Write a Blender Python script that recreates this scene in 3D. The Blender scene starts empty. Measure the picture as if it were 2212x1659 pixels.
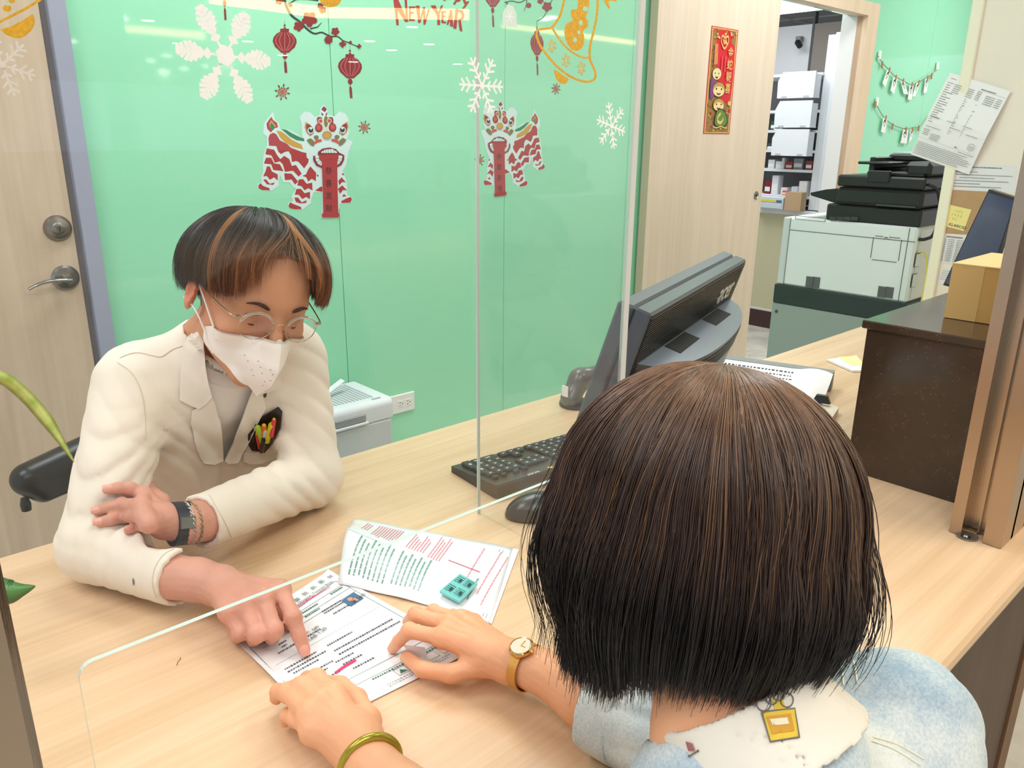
import bpy, math, random
import numpy as np
from mathutils import Vector, Matrix
from mathutils.geometry import tessellate_polygon
random.seed(7); rng = np.random.default_rng(7)
scene = bpy.context.scene
COL = scene.collection
V = lambda *a: np.array(a, dtype=float)

# ------------------------------------------------------------------ camera
FPX, CW, CH = 1700.4, 2212.0, 1659.0
CAM = V(0, 0, 1.35)
YAW, PITCH, ROLL = 0.745536, 0.305884, 0.0097295
_cy, _sy, _cp, _sp = math.cos(YAW), math.sin(YAW), math.cos(PITCH), math.sin(PITCH)
FW = V(_sy*_cp, _cy*_cp, -_sp); _r = V(_cy, -_sy, 0); _u = np.cross(_r, FW)
RT = math.cos(ROLL)*_r + math.sin(ROLL)*_u
UP = -math.sin(ROLL)*_r + math.cos(ROLL)*_u
cam_data = bpy.data.cameras.new('camera'); cam = bpy.data.objects.new('camera', cam_data); COL.objects.link(cam)
cam_data.sensor_width = 36; cam_data.lens = FPX/CW*36; cam_data.clip_start = .02; cam_data.clip_end = 100
cam.matrix_world = Matrix(((RT[0], UP[0], -FW[0], CAM[0]), (RT[1], UP[1], -FW[1], CAM[1]), (RT[2], UP[2], -FW[2], CAM[2]), (0, 0, 0, 1)))
scene.camera = cam

# ------------------------------------------------------------------ view, world, lights
scene.view_settings.view_transform = 'Standard'; scene.view_settings.look = 'None'
scene.view_settings.gamma = 1; scene.view_settings.exposure = EXPO = 0.56
w = bpy.data.worlds.new('world'); scene.world = w; w.use_nodes = True
w.node_tree.nodes['Background'].inputs[0].default_value = (.86, .93, 1, 1)
w.node_tree.nodes['Background'].inputs[1].default_value = .62

def area_light(name, loc, rot, size, power, color=(1, 1, 1)):
    l = bpy.data.lights.new(name, 'AREA'); l.shape = 'RECTANGLE'; l.size, l.size_y = size; l.energy = power; l.color = color
    o = bpy.data.objects.new(name, l); o.location = loc; o.rotation_euler = rot; COL.objects.link(o); return o
# recessed ceiling panels above the staff side, the counter, the hall and the store room
area_light('ceiling_panel_light', (1.2, 1.75, 2.66), (0, 0, 0), (1.2, .6), 15, (.97, .98, 1))
area_light('ceiling_panel_light', (-.7, 1.2, 2.66), (0, 0, 0), (1.2, .6), 14, (.97, .98, 1))
area_light('ceiling_panel_light', (3.6, 1.5, 2.66), (0, 0, 0), (1.2, .6), 17, (.98, .99, 1))
area_light('ceiling_panel_light', (5.9, 1.3, 2.66), (0, 0, 0), (1.2, .6), 18, (.96, 1, 1))
area_light('ceiling_panel_light', (4.6, 3.1, 2.3), (0, 0, 0), (.9, .9), 14, (.95, .98, 1))
area_light('hall_downlight', (1.5, -.25, 2.66), (0, 0, 0), (.5, .5), 11, (1, .90, .72))
area_light('hall_downlight', (-.3, -.5, 2.66), (0, 0, 0), (1.6, .9), 17, (1, .98, .96))
area_light('hall_downlight', (2.2, -1.6, 2.66), (0, 0, 0), (1.2, .6), 8, (1, .95, .86))

# ------------------------------------------------------------------ pixel helpers: where a sight line of the photograph meets a plane
def ray(x, y): return (x-CW/2)/FPX*RT - (y-CH/2)/FPX*UP + FW
def pz(x, y, z): d = ray(x, y); return CAM + d*((z-CAM[2])/d[2])
def py(x, y, Y): d = ray(x, y); return CAM + d*(Y/d[1])
def px(x, y, X): d = ray(x, y); return CAM + d*(X/d[0])
def pd(x, y, t): return CAM + ray(x, y)*t

# ------------------------------------------------------------------ materials
def lin(c):
    return tuple(((v/255)/12.92 if v/255 <= .04045 else ((v/255+.055)/1.055)**2.4) for v in c)
_M = {}
def mat(name, rgb=(200, 200, 200), rough=.5, metal=0, spec=.5, noise=0, nscale=40, bump=0, bscale=200, trans=0, emit=None, estr=1, coat=0, sss=0, sheen=0, aniso_scale=None, rgb2=None):
    if name in _M: return _M[name]
    m = bpy.data.materials.new(name); m.use_nodes = True; nt = m.node_tree; N = nt.nodes; K = nt.links
    b = N['Principled BSDF']; c = lin(rgb)
    b.inputs['Base Color'].default_value = (*c, 1); b.inputs['Roughness'].default_value = rough
    b.inputs['Metallic'].default_value = metal; b.inputs['Specular IOR Level'].default_value = spec
    if coat: b.inputs['Coat Weight'].default_value = coat; b.inputs['Coat Roughness'].default_value = .03
    if trans: b.inputs['Transmission Weight'].default_value = trans
    if sheen: b.inputs['Sheen Weight'].default_value = sheen
    if sss:
        b.inputs['Subsurface Weight'].default_value = sss; b.inputs['Subsurface Radius'].default_value = (1, .35, .2); b.inputs['Subsurface Scale'].default_value = .006
    if emit: b.inputs['Emission Color'].default_value = (*lin(emit), 1); b.inputs['Emission Strength'].default_value = estr
    tc = N.new('ShaderNodeTexCoord')
    src = tc.outputs['Object']
    if aniso_scale:
        mp = N.new('ShaderNodeMapping'); mp.inputs['Scale'].default_value = aniso_scale; K.new(src, mp.inputs[0]); src = mp.outputs[0]
    if noise or rgb2:
        n = N.new('ShaderNodeTexNoise'); n.inputs['Scale'].default_value = nscale; n.inputs['Detail'].default_value = 6; K.new(src, n.inputs[0])
        r = N.new('ShaderNodeValToRGB'); K.new(n.outputs['Fac'], r.inputs[0])
        c2 = lin(rgb2) if rgb2 else tuple(v*(1-noise) for v in c)
        r.color_ramp.elements[0].position = .35; r.color_ramp.elements[1].position = .65
        r.color_ramp.elements[0].color = (*c2, 1); r.color_ramp.elements[1].color = (*c, 1)
        K.new(r.outputs[0], b.inputs['Base Color'])
    if bump:
        n = N.new('ShaderNodeTexNoise'); n.inputs['Scale'].default_value = bscale; n.inputs['Detail'].default_value = 4; K.new(src, n.inputs[0])
        bp = N.new('ShaderNodeBump'); bp.inputs['Strength'].default_value = bump; bp.inputs['Distance'].default_value = .002; K.new(n.outputs['Fac'], bp.inputs['Height']); K.new(bp.outputs[0], b.inputs['Normal'])
    _M[name] = m; return m

def wood(name, ca, cb, scale=(1, 14, 14), rough=.42, fine=26, spec=.4, cathedral=.5):
    """laminate wood: stretched noise bands plus fine pores; grain runs along the axis with the small scale"""
    if name in _M: return _M[name]
    m = bpy.data.materials.new(name); m.use_nodes = True; nt = m.node_tree; N = nt.nodes; K = nt.links; b = N['Principled BSDF']
    b.inputs['Roughness'].default_value = rough; b.inputs['Specular IOR Level'].default_value = spec
    tc = N.new('ShaderNodeTexCoord'); mp = N.new('ShaderNodeMapping'); mp.inputs['Scale'].default_value = scale; K.new(tc.outputs['Object'], mp.inputs[0])
    n1 = N.new('ShaderNodeTexNoise'); n1.inputs['Scale'].default_value = 1.6; n1.inputs['Detail'].default_value = 5; n1.inputs['Distortion'].default_value = cathedral; K.new(mp.outputs[0], n1.inputs[0])
    mp2 = N.new('ShaderNodeMapping'); mp2.inputs['Scale'].default_value = tuple(v*(fine if v > 2 else 3) for v in scale); K.new(tc.outputs['Object'], mp2.inputs[0])
    n2 = N.new('ShaderNodeTexNoise'); n2.inputs['Scale'].default_value = .9; n2.inputs['Detail'].default_value = 3; K.new(mp2.outputs[0], n2.inputs[0])
    mx = N.new('ShaderNodeMix'); mx.data_type = 'FLOAT'; mx.inputs[0].default_value = .38; K.new(n1.outputs['Fac'], mx.inputs[2]); K.new(n2.outputs['Fac'], mx.inputs[3])
    r = N.new('ShaderNodeValToRGB'); r.color_ramp.elements[0].position = .38; r.color_ramp.elements[1].position = .62
    r.color_ramp.elements[0].color = (*lin(cb), 1); r.color_ramp.elements[1].color = (*lin(ca), 1)
    K.new(mx.outputs[0], r.inputs[0]); K.new(r.outputs[0], b.inputs['Base Color'])
    _M[name] = m; return m

def clear_sheet(name, tint=(250, 254, 252), base=.035, rough=.0, power=4.5):
    """clear acrylic: passes light straight through, with a reflection that grows towards grazing angles"""
    if name in _M: return _M[name]
    m = bpy.data.materials.new(name); m.use_nodes = True; nt = m.node_tree; N = nt.nodes; K = nt.links
    N.remove(N['Principled BSDF'])
    t = N.new('ShaderNodeBsdfTransparent'); t.inputs[0].default_value = (*lin(tint), 1)
    g = N.new('ShaderNodeBsdfGlossy'); g.inputs['Roughness'].default_value = rough
    lw = N.new('ShaderNodeLayerWeight'); lw.inputs['Blend'].default_value = .5
    p = N.new('ShaderNodeMath'); p.operation = 'POWER'; p.inputs[1].default_value = power; K.new(lw.outputs['Facing'], p.inputs[0])
    a = N.new('ShaderNodeMath'); a.operation = 'MULTIPLY_ADD'; a.inputs[1].default_value = .9; a.inputs[2].default_value = base; K.new(p.outputs[0], a.inputs[0])
    mx = N.new('ShaderNodeMixShader'); K.new(a.outputs[0], mx.inputs[0]); K.new(t.outputs[0], mx.inputs[1]); K.new(g.outputs[0], mx.inputs[2])
    K.new(mx.outputs[0], N['Material Output'].inputs[0]); _M[name] = m; return m

# ------------------------------------------------------------------ geometry helpers
class MB:
    """collects shapes; build() links them as ONE mesh object"""
    def __init__(s): s.v = []; s.f = []; s.m = []; s.mats = []; s.n = 0
    def slot(s, m):
        if m not in s.mats: s.mats.append(m)
        return s.mats.index(m)
    def add(s, verts, faces, m=None):
        k = s.slot(m) if m else 0
        s.v += [tuple(map(float, p)) for p in verts]; s.f += [tuple(i+s.n for i in f) for f in faces]; s.m += [k]*len(faces); s.n += len(verts); return s
    def box(s, x0, y0, z0, x1, y1, z1, m=None, bev=0, M=None):
        if bev:
            b = min(bev, (x1-x0)/2.01, (y1-y0)/2.01, (z1-z0)/2.01)
            vs = []; idx = {}
            for i, (sx, X0, X1) in enumerate(((0, x0, x1), (1, x0, x1))):
                for j in (0, 1):
                    for k in (0, 1):
                        X = (x0, x1)[i]; Yy = (y0, y1)[j]; Z = (z0, z1)[k]; dx = b*(1, -1)[i]; dy = b*(1, -1)[j]; dz = b*(1, -1)[k]
                        idx[i, j, k] = len(vs); vs += [(X, Yy+dy, Z+dz), (X+dx, Yy, Z+dz), (X+dx, Yy+dy, Z)]
            fs = []
            for i in (0, 1): q = [idx[i, 0, 0], idx[i, 1, 0], idx[i, 1, 1], idx[i, 0, 1]]; fs.append(q if i else q[::-1])
            for j in (0, 1): q = [idx[0, j, 0]+1, idx[1, j, 0]+1, idx[1, j, 1]+1, idx[0, j, 1]+1]; fs.append(q if not j else q[::-1])
            for k in (0, 1): q = [idx[0, 0, k]+2, idx[1, 0, k]+2, idx[1, 1, k]+2, idx[0, 1, k]+2]; fs.append(q if k else q[::-1])
            for j in (0, 1):
                for k in (0, 1): a, c = idx[0, j, k], idx[1, j, k]; fs.append([a+1, c+1, c+2, a+2] if (j+k) % 2 else [a+1, a+2, c+2, c+1])
            for i in (0, 1):
                for k in (0, 1): a, c = idx[i, 0, k], idx[i, 1, k]; fs.append([a, c, c+2, a+2] if (i+k) % 2 == 0 else [a, a+2, c+2, c])
            for i in (0, 1):
                for j in (0, 1): a, c = idx[i, j, 0], idx[i, j, 1]; fs.append([a, c, c+1, a+1] if (i+j) % 2 else [a, a+1, c+1, c])
            for i in (0, 1):
                for j in (0, 1):
                    for k in (0, 1): a = idx[i, j, k]; fs.append([a, a+1, a+2] if (i+j+k) % 2 else [a, a+2, a+1])
        else:
            vs = [(x, y, z) for x in (x0, x1) for y in (y0, y1) for z in (z0, z1)]
            fs = [(0, 1, 3, 2), (4, 6, 7, 5), (0, 4, 5, 1), (2, 3, 7, 6), (0, 2, 6, 4), (1, 5, 7, 3)]
        if M is not None: vs = [tuple(M @ Vector(p)) for p in vs]
        return s.add(vs, fs, m)
    def tube(s, pts, r, m=None, n=10, cap=True, flat=None):
        pts = [V(*p) for p in pts]; k = len(pts); rs = r if hasattr(r, '__len__') else [r]*k
        t0 = pts[1]-pts[0]; up = V(0, 0, 1) if abs(t0[2]) < .9*np.linalg.norm(t0) else V(1, 0, 0); prev = None; vs = []
        for i, p in enumerate(pts):
            t = pts[min(i+1, k-1)]-pts[max(i-1, 0)]; t = t/(np.linalg.norm(t)+1e-12)
            a = np.cross(t, up) if prev is None else prev - t*(prev@t); a = a/(np.linalg.norm(a)+1e-12); prev = a; b = np.cross(t, a)
            for j in range(n):
                th = 2*math.pi*j/n; vs.append(p + rs[i]*(math.cos(th)*a + math.sin(th)*b*(flat or 1)))
        fs = [(i*n+j, (i+1)*n+j, (i+1)*n+(j+1) % n, i*n+(j+1) % n) for i in range(k-1) for j in range(n)]
        if cap: fs += [tuple(range(n)), tuple((k-1)*n+j for j in range(n))[::-1]]
        return s.add(vs, fs, m)
    def lathe(s, c, axis, prof, m=None, n=32):
        """prof: (radius, distance along axis) pairs"""
        c = V(*c); ax = V(*axis); ax = ax/np.linalg.norm(ax); a = np.cross(ax, V(0, 0, 1) if abs(ax[2]) < .9 else V(1, 0, 0)); a /= np.linalg.norm(a); b = np.cross(ax, a)
        vs = [c+ax*h+r*(math.cos(2*math.pi*j/n)*a+math.sin(2*math.pi*j/n)*b) for r, h in prof for j in range(n)]
        k = len(prof); fs = [(i*n+j, i*n+(j+1) % n, (i+1)*n+(j+1) % n, (i+1)*n+j) for i in range(k-1) for j in range(n)]
        fs += [tuple(range(n))[::-1], tuple((k-1)*n+j for j in range(n))]
        return s.add(vs, fs, m)
    def prism(s, poly, o, eu, ev, ew, m=None, mside=None):
        """polygon (u,v) in the plane o+u*eu+v*ev, thickened by the vector ew"""
        o, eu, ev, ew = V(*o), V(*eu), V(*ev), V(*ew); n = len(poly)
        area = sum(poly[i][0]*poly[(i+1) % n][1]-poly[(i+1) % n][0]*poly[i][1] for i in range(n))
        if area < 0: poly = poly[::-1]
        A = [o+u*eu+v*ev for u, v in poly]; B = [p+ew for p in A]
        tri = tessellate_polygon([[Vector((u, v, 0)) for u, v in poly]])
        flip = np.cross(eu, ev)@ew < 0
        fs = []
        for t in tri:
            ar = (poly[t[1]][0]-poly[t[0]][0])*(poly[t[2]][1]-poly[t[0]][1])-(poly[t[2]][0]-poly[t[0]][0])*(poly[t[1]][1]-poly[t[0]][1])
            t = t if ar > 0 else t[::-1]
            fs.append(tuple(i+n for i in (t if not flip else t[::-1])))
            fs.append(tuple(i for i in (t[::-1] if not flip else t)))
        s.add(A+B, fs, m)
        s.n -= 0
        side = [((i, (i+1) % n, (i+1) % n+n, i+n) if not flip else (i, i+n, (i+1) % n+n, (i+1) % n)) for i in range(n)]
        return s.add(A+B, side, mside or m)
    def build(s, name, m=None, parent=None, smooth=False, kind=None):
        if not s.f: return None
        me = bpy.data.meshes.new(name); me.from_pydata(s.v, [], s.f)
        if m is not None and not s.mats: me.materials.append(m)
        for q in s.mats: me.materials.append(q)
        if len(s.mats) > 1: me.polygons.foreach_set('material_index', s.m)
        if smooth:
            me.polygons.foreach_set('use_smooth', [True]*len(me.polygons))
            if smooth == 'auto':
                try: me.set_sharp_from_angle(angle=math.radians(35))
                except Exception: pass
        me.update(); o = bpy.data.objects.new(name, me); COL.objects.link(o)
        if parent: o.parent = parent
        if kind: o['kind'] = kind
        return o

def tag(o, label=None, cat=None, group=None, kind=None):
    if label: o['label'] = label
    if cat: o['category'] = cat
    if group: o['group'] = group
    if kind: o['kind'] = kind
    return o
def thing(name, label, cat, loc=(0, 0, 0), rot=(0, 0, 0), group=None):
    o = bpy.data.objects.new(name, None); o.empty_display_size = .02; o.location = loc; o.rotation_euler = rot; COL.objects.link(o)
    return tag(o, label, cat, group)
def frame(o, x, z):
    """rotation matrix from an x axis and an approximate z axis, at origin o"""
    x = V(*x); x /= np.linalg.norm(x); z = V(*z); z = z-x*(z@x); z /= np.linalg.norm(z); y = np.cross(z, x)
    return Matrix(((x[0], y[0], z[0], o[0]), (x[1], y[1], z[1], o[1]), (x[2], y[2], z[2], o[2]), (0, 0, 0, 1)))

# flat art: cut-out shapes on a real surface, each layer a hair in front of the one below
def arc(cx, cy, rx, ry=None, n=24, a0=0, a1=360, rot=0):
    ry = rx if ry is None else ry; out = []; closed = abs(a1-a0) >= 359.9
    for i in range(n if closed else n+1):
        t = math.radians(a0+(a1-a0)*i/n); x, y = rx*math.cos(t), ry*math.sin(t); c, s_ = math.cos(rot), math.sin(rot)
        out.append((cx+c*x-s_*y, cy+s_*x+c*y))
    return out
class Art:
    """shapes given in local drawing units, mapped to the surface by the function `to`"""
    def __init__(s, to, nrm, step=.00012, base=1): s.to = to; s.n = V(*nrm); s.step = step; s.k = base; s.mb = MB()
    def poly(s, pts, m):
        P = [s.to(*p) + s.n*s.step*s.k for p in pts]
        tri = tessellate_polygon([[Vector((a, b, 0)) for a, b in pts]])
        fs = []
        for t in tri:
            q = np.cross(P[t[1]]-P[t[0]], P[t[2]]-P[t[0]]); fs.append(tuple(t) if q@s.n > 0 else tuple(t)[::-1])
        s.mb.add(P, fs, m); s.k += 1; return s
    def polys(s, lst, m):
        for p in lst: s.poly(p, m); s.k -= 1
        s.k += 1; return s
    def line(s, pts, w, m, closed=False):
        pts = [V(*p) for p in pts]; n = len(pts); L = []; R_ = []; ws = w if hasattr(w, '__len__') else [w]*n
        for i in range(n):
            a = pts[(i-1) % n] if closed or i else pts[0]; b = pts[(i+1) % n] if closed or i < n-1 else pts[-1]
            t = b-a; t = t/(np.linalg.norm(t)+1e-9); q = V(-t[1], t[0])*ws[i]/2; L.append(pts[i]+q); R_.append(pts[i]-q)
        A = [s.to(*p)+s.n*s.step*s.k for p in L]; B = [s.to(*p)+s.n*s.step*s.k for p in R_]; fs = []
        for i in range(n if closed else n-1):
            j = (i+1) % n; q = (i, j, j+n, i+n); cr = np.cross(A[j]-A[i], B[i]-A[i]); fs.append(q if cr@s.n > 0 else q[::-1])
        s.mb.add(A+B, fs, m); s.k += 1; return s
    def build(s, name, parent=None): return s.mb.build(name, None, parent)
def spline(pts, n=6, closed=False):
    """Catmull-Rom through the points"""
    P = [V(*p) for p in pts]; N = len(P); out = []
    for i in range(N if closed else N-1):
        a, b, c, d = (P[(i-1) % N], P[i], P[(i+1) % N], P[(i+2) % N]) if closed else (P[max(i-1, 0)], P[i], P[i+1], P[min(i+2, N-1)])
        for k in range(n):
            t = k/n; out.append(tuple(.5*((2*b)+(-a+c)*t+(2*a-5*b+4*c-d)*t*t+(-a+3*b-3*c+d)*t**3)))
    if not closed: out.append(tuple(P[-1]))
    return out

_dg = None
def text_mesh(body, o, eu, ev, size, m, name, parent=None, extrude=0, bold=0, align='LEFT', shear=0):
    """lettering as flat mesh; eu = reading direction, ev = up direction of the letters"""
    c = bpy.data.curves.new('lettering', 'FONT'); c.body = body; c.size = 1; c.extrude = extrude/size; c.offset = bold; c.align_x = align; c.resolution_u = 3; c.shear = shear
    t = bpy.data.objects.new('lettering', c); COL.objects.link(t); bpy.context.view_layer.update()
    me = bpy.data.meshes.new_from_object(t.evaluated_get(bpy.context.evaluated_depsgraph_get())); bpy.data.objects.remove(t); bpy.data.curves.remove(c)
    n = len(me.vertices); co = np.empty(n*3); me.vertices.foreach_get('co', co); co = co.reshape(-1, 3)*size
    eu, ev, o = V(*eu), V(*ev), V(*o); eu = eu/np.linalg.norm(eu); ev = ev-eu*(ev@eu); ev = ev/np.linalg.norm(ev); en = np.cross(eu, ev)
    P = o + co[:, :1]*eu + co[:, 1:2]*ev + co[:, 2:]*en
    me.vertices.foreach_set('co', P.ravel()); me.materials.clear(); me.materials.append(m); me.update(); me.name = name
    ob = bpy.data.objects.new(name, me); COL.objects.link(ob)
    if parent: ob.parent = parent
    return ob
def merge_into(dst, objs):
    """fold loose meshes (same space) into dst so one printed face stays one mesh"""
    mb = MB(); 
    for o in [dst]+objs:
        me = o.data; ms = list(me.materials); vs = [v.co[:] for v in me.vertices]
        base = mb.n; mb.v += vs; mb.n += len(vs)
        for p in me.polygons: mb.f.append(tuple(i+base for i in p.vertices)); mb.m.append(mb.slot(ms[p.material_index]))
    name, par = dst.name, dst.parent; props = {k: dst[k] for k in dst.keys()}
    for o in [dst]+objs:
        me = o.data; bpy.data.objects.remove(o); bpy.data.meshes.remove(me)
    o = mb.build(name, None, par)
    for k, v in props.items(): o[k] = v
    return o

# ------------------------------------------------------------------ signed-distance modelling: one smooth continuous surface per body, hand or garment
def sd_cone(P, a, b, ra, rb):
    a, b = V(*a), V(*b); ba = b-a; l2 = ba@ba+1e-12; t = np.clip(((P-a)@ba)/l2, 0, 1)
    return np.linalg.norm(P-(a+t[..., None]*ba), axis=-1)-(ra+(rb-ra)*t)
def sd_ell(P, c, r, R=None):
    q = P-V(*c)
    if R is not None: q = q@np.asarray(R)
    r = V(*r); k0 = np.linalg.norm(q/r, axis=-1); k1 = np.linalg.norm(q/(r*r), axis=-1)+1e-9; return k0*(k0-1)/k1
def sd_box(P, c, h, R=None, rad=0):
    q = P-V(*c)
    if R is not None: q = q@np.asarray(R)
    q = np.abs(q)-(V(*h)-rad); return np.linalg.norm(np.maximum(q, 0), axis=-1)+np.minimum(q.max(axis=-1), 0)-rad
def smin(a, b, k):
    h = np.clip(.5+.5*(b-a)/k, 0, 1); return b*(1-h)+a*h-k*h*(1-h)
def smax(a, b, k): return -smin(-a, -b, k)
def surface(fn, lo, hi, h, name, m, parent=None, colorfn=None):
    """surface nets over the box lo..hi with cell h"""
    lo, hi = V(*lo), V(*hi); n = np.ceil((hi-lo)/h).astype(int)+1
    xs = [lo[i]+h*np.arange(n[i]) for i in range(3)]
    D = np.empty(n, dtype=np.float32)
    for i0 in range(0, n[0], 24):
        G = np.stack(np.meshgrid(xs[0][i0:i0+24], xs[1], xs[2], indexing='ij'), -1); D[i0:i0+24] = fn(G)
    S = D < 0
    C = np.zeros(n-1, dtype=np.int8)
    for dx in (0, 1):
        for dy in (0, 1):
            for dz in (0, 1): C += S[dx:n[0]-1+dx, dy:n[1]-1+dy, dz:n[2]-1+dz]
    act = (C > 0) & (C < 8); idx = -np.ones(act.shape, dtype=np.int64); ijk = np.argwhere(act); idx[act] = np.arange(len(ijk))
    acc = np.zeros((len(ijk), 3)); cnt = np.zeros(len(ijk)); I, J, K_ = ijk.T
    cor = [(a, b, c) for a in (0, 1) for b in (0, 1) for c in (0, 1)]
    for a in cor:
        for ax in range(3):
            if a[ax]: continue
            b = list(a); b[ax] = 1
            da = D[I+a[0], J+a[1], K_+a[2]]; db = D[I+b[0], J+b[1], K_+b[2]]; c = (da < 0) != (db < 0)
            t = np.where(c, da/(da-db+1e-20), 0); p = np.tile(np.array(a, float), (len(ijk), 1)); p[:, ax] = t
            acc[c] += p[c]; cnt[c] += 1
    Pv = lo+h*(ijk+acc/np.maximum(cnt, 1)[:, None]); F = []
    for ax in range(3):
        o1, o2 = [(1, 2), (2, 0), (0, 1)][ax]
        sl0 = [slice(None)]*3; sl1 = [slice(None)]*3; sl0[ax] = slice(0, -1); sl1[ax] = slice(1, None)
        A, B = S[tuple(sl0)], S[tuple(sl1)]; cr = np.argwhere(A != B)
        cr = cr[(cr[:, o1] > 0) & (cr[:, o2] > 0) & (cr[:, o1] < n[o1]-1) & (cr[:, o2] < n[o2]-1)]
        if not len(cr): continue
        ins = A[tuple(cr.T)]; q = []
        for d1, d2 in ((1, 1), (0, 1), (0, 0), (1, 0)):
            e = cr.copy(); e[:, o1] -= d1; e[:, o2] -= d2; q.append(idx[tuple(e.T)])
        q = np.stack(q, 1); q[~ins] = q[~ins][:, ::-1]; F.append(q)
    F = np.concatenate(F); F = F[(F >= 0).all(1)]
    me = bpy.data.meshes.new(name); me.from_pydata(Pv.tolist(), [], F.tolist()); me.polygons.foreach_set('use_smooth', [True]*len(me.polygons))
    if colorfn is not None:
        at = me.color_attributes.new('tint', 'FLOAT_COLOR', 'POINT'); c = colorfn(Pv); at.data.foreach_set('color', np.concatenate([c, np.ones((len(c), 1))], 1).ravel())
    me.materials.append(m); me.update(); o = bpy.data.objects.new(name, me); COL.objects.link(o)
    if parent: o.parent = parent
    return o
def rotm(yaw=0, pitch=0, roll=0):
    return np.array(Matrix.Rotation(yaw, 3, 'Z') @ Matrix.Rotation(pitch, 3, 'X') @ Matrix.Rotation(roll, 3, 'Y'))

# ================================================================== THE ROOM
M_glassgreen = mat('green_painted_glass', (158, 232, 194), rough=.035, spec=.5, coat=0)
M_doorwood = wood('pale_door_laminate', (228, 212, 192), (220, 201, 178), (9, 9, .7), rough=.5, fine=9)
M_leftdoor = wood('beige_door_laminate', (214, 194, 170), (200, 179, 154), (7, 7, .6), rough=.45, fine=12, cathedral=1.2)
M_counter = wood('maple_counter_laminate', (232, 199, 164), (217, 181, 142), (.8, 15, 15), rough=.30, fine=12, spec=.45)
M_walnut = wood('dark_counter_front', (98, 76, 58), (78, 58, 44), (6, 6, .8), rough=.5)
M_walnut2 = wood('brown_counter_leg', (142, 106, 72), (122, 88, 58), (6, 6, .8), rough=.5)
M_white = mat('white_paint', (238, 238, 236), rough=.6)
M_cream = mat('cream_wall_paint', (236, 230, 216), rough=.7, noise=.03, nscale=3)
M_greypost = mat('grey_violet_frame_paint', (160, 166, 186), rough=.5)
M_jambgrey = mat('grey_jamb_paint', (128, 124, 126), rough=.6)  # plain grey of the door jamb, also used on the camera bracket
M_floor = mat('pale_marble_tile', (226, 222, 214), rough=.25, rgb2=(196, 190, 182), nscale=5)
M_ceil = mat('ceiling_tile_white', (228, 228, 228), rough=.9)
M_steel = mat('brushed_stainless', (178, 160, 142), rough=.24, metal=1, bump=.08, bscale=30, aniso_scale=(40, 40, 1))
M_steel2 = mat('satin_nickel', (150, 148, 146), rough=.28, metal=1)
M_granite = None

def S(name, mb, m=None, kind='structure'): return mb.build(name, m, None, kind=kind)
S('floor', MB().box(-4, -15, -.1, 15, 7, 0), M_floor)
S('ceiling', MB().box(-4, -15, 2.7, 15, 2.32, 2.8), M_ceil)
# staff-side back wall of painted glass with hairline joints between the panels
gw = MB(); xs = [.612, 1.3515, 2.0735, 2.80, 3.895]
for a, b in zip(xs[:-1], xs[1:]): gw.box(a+.0012, 2.3, 0, b-.0012, 2.308, 2.7, M_glassgreen)
for a, b in ((5.0, 5.9), (5.9, 7.6)): gw.box(a+.001, 2.3, 0, b-.001, 2.308, 2.7, M_glassgreen)
gw.box(.612, 2.306, 0, 3.895, 2.4, 2.7, mat('joint_dark', (38, 70, 56), rough=.8)); gw.box(4.87, 2.306, 0, 7.6, 2.4, 2.7, mat('joint_dark'))
gw.box(3.895, 2.3, 2.04, 5.0, 2.4, 2.7, M_glassgreen)
S('wall_back', gw)
S('wall_left', MB().box(-3, 2.31, 0, -.42, 2.4, 2.7, M_cream).box(-.42, 2.31, 2.12, .6, 2.4, 2.7, M_cream))
# left door with its frame
ld = MB(); ld.box(-.38, 2.285, .005, .560, 2.325, 2.08, M_leftdoor); S('door_1', ld)
fr = MB(); fr.box(.5602, 2.2925, 0, .580, 2.33, 2.14, M_jambgrey); fr.box(.576, 2.268, 0, .617, 2.33, 2.14, M_greypost, bev=.002); fr.box(-.45, 2.268, 2.09, .617, 2.33, 2.14, M_greypost); S('trim_1', fr)
# wide sliding door hung in front of the glass wall
sd = MB(); sd.box(2.885, 2.246, .012, 3.853, 2.284, 2.28, M_doorwood); sd.box(2.883, 2.2455, .012, 2.8856, 2.2845, 2.28, mat('door_edge_band', (188, 176, 150), rough=.6)); S('door_2', sd)
# doorway casing
dc = MB(); W1 = wood('casing_wood', (236, 212, 184), (226, 200, 170), (9, 9, .8), rough=.5)
dc.box(4.867, 2.272, 0, 5.003, 2.302, 2.0279, W1); dc.box(3.84, 2.272, 2.028, 5.003, 2.302, 2.10, W1)
dc.box(4.867, 2.302, 0, 4.885, 2.336, 2.04, wood('casing_inner_wood', (206, 178, 150), (192, 162, 132), (9, 9, .8))); dc.box(3.84, 2.302, 2.028, 4.867, 2.336, 2.045, W1)
S('trim_2', dc)
# column wall at the right with a cream corner strip
S('wall_right', MB().box(2.85, -2.2, 0, 2.98, .985, 2.7, M_cream))
S('trim_3', MB().box(2.838, .972, 0, 2.985, 1.006, 2.7, mat('cream_corner_strip', (240, 236, 214), rough=.5), bev=.003))
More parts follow.
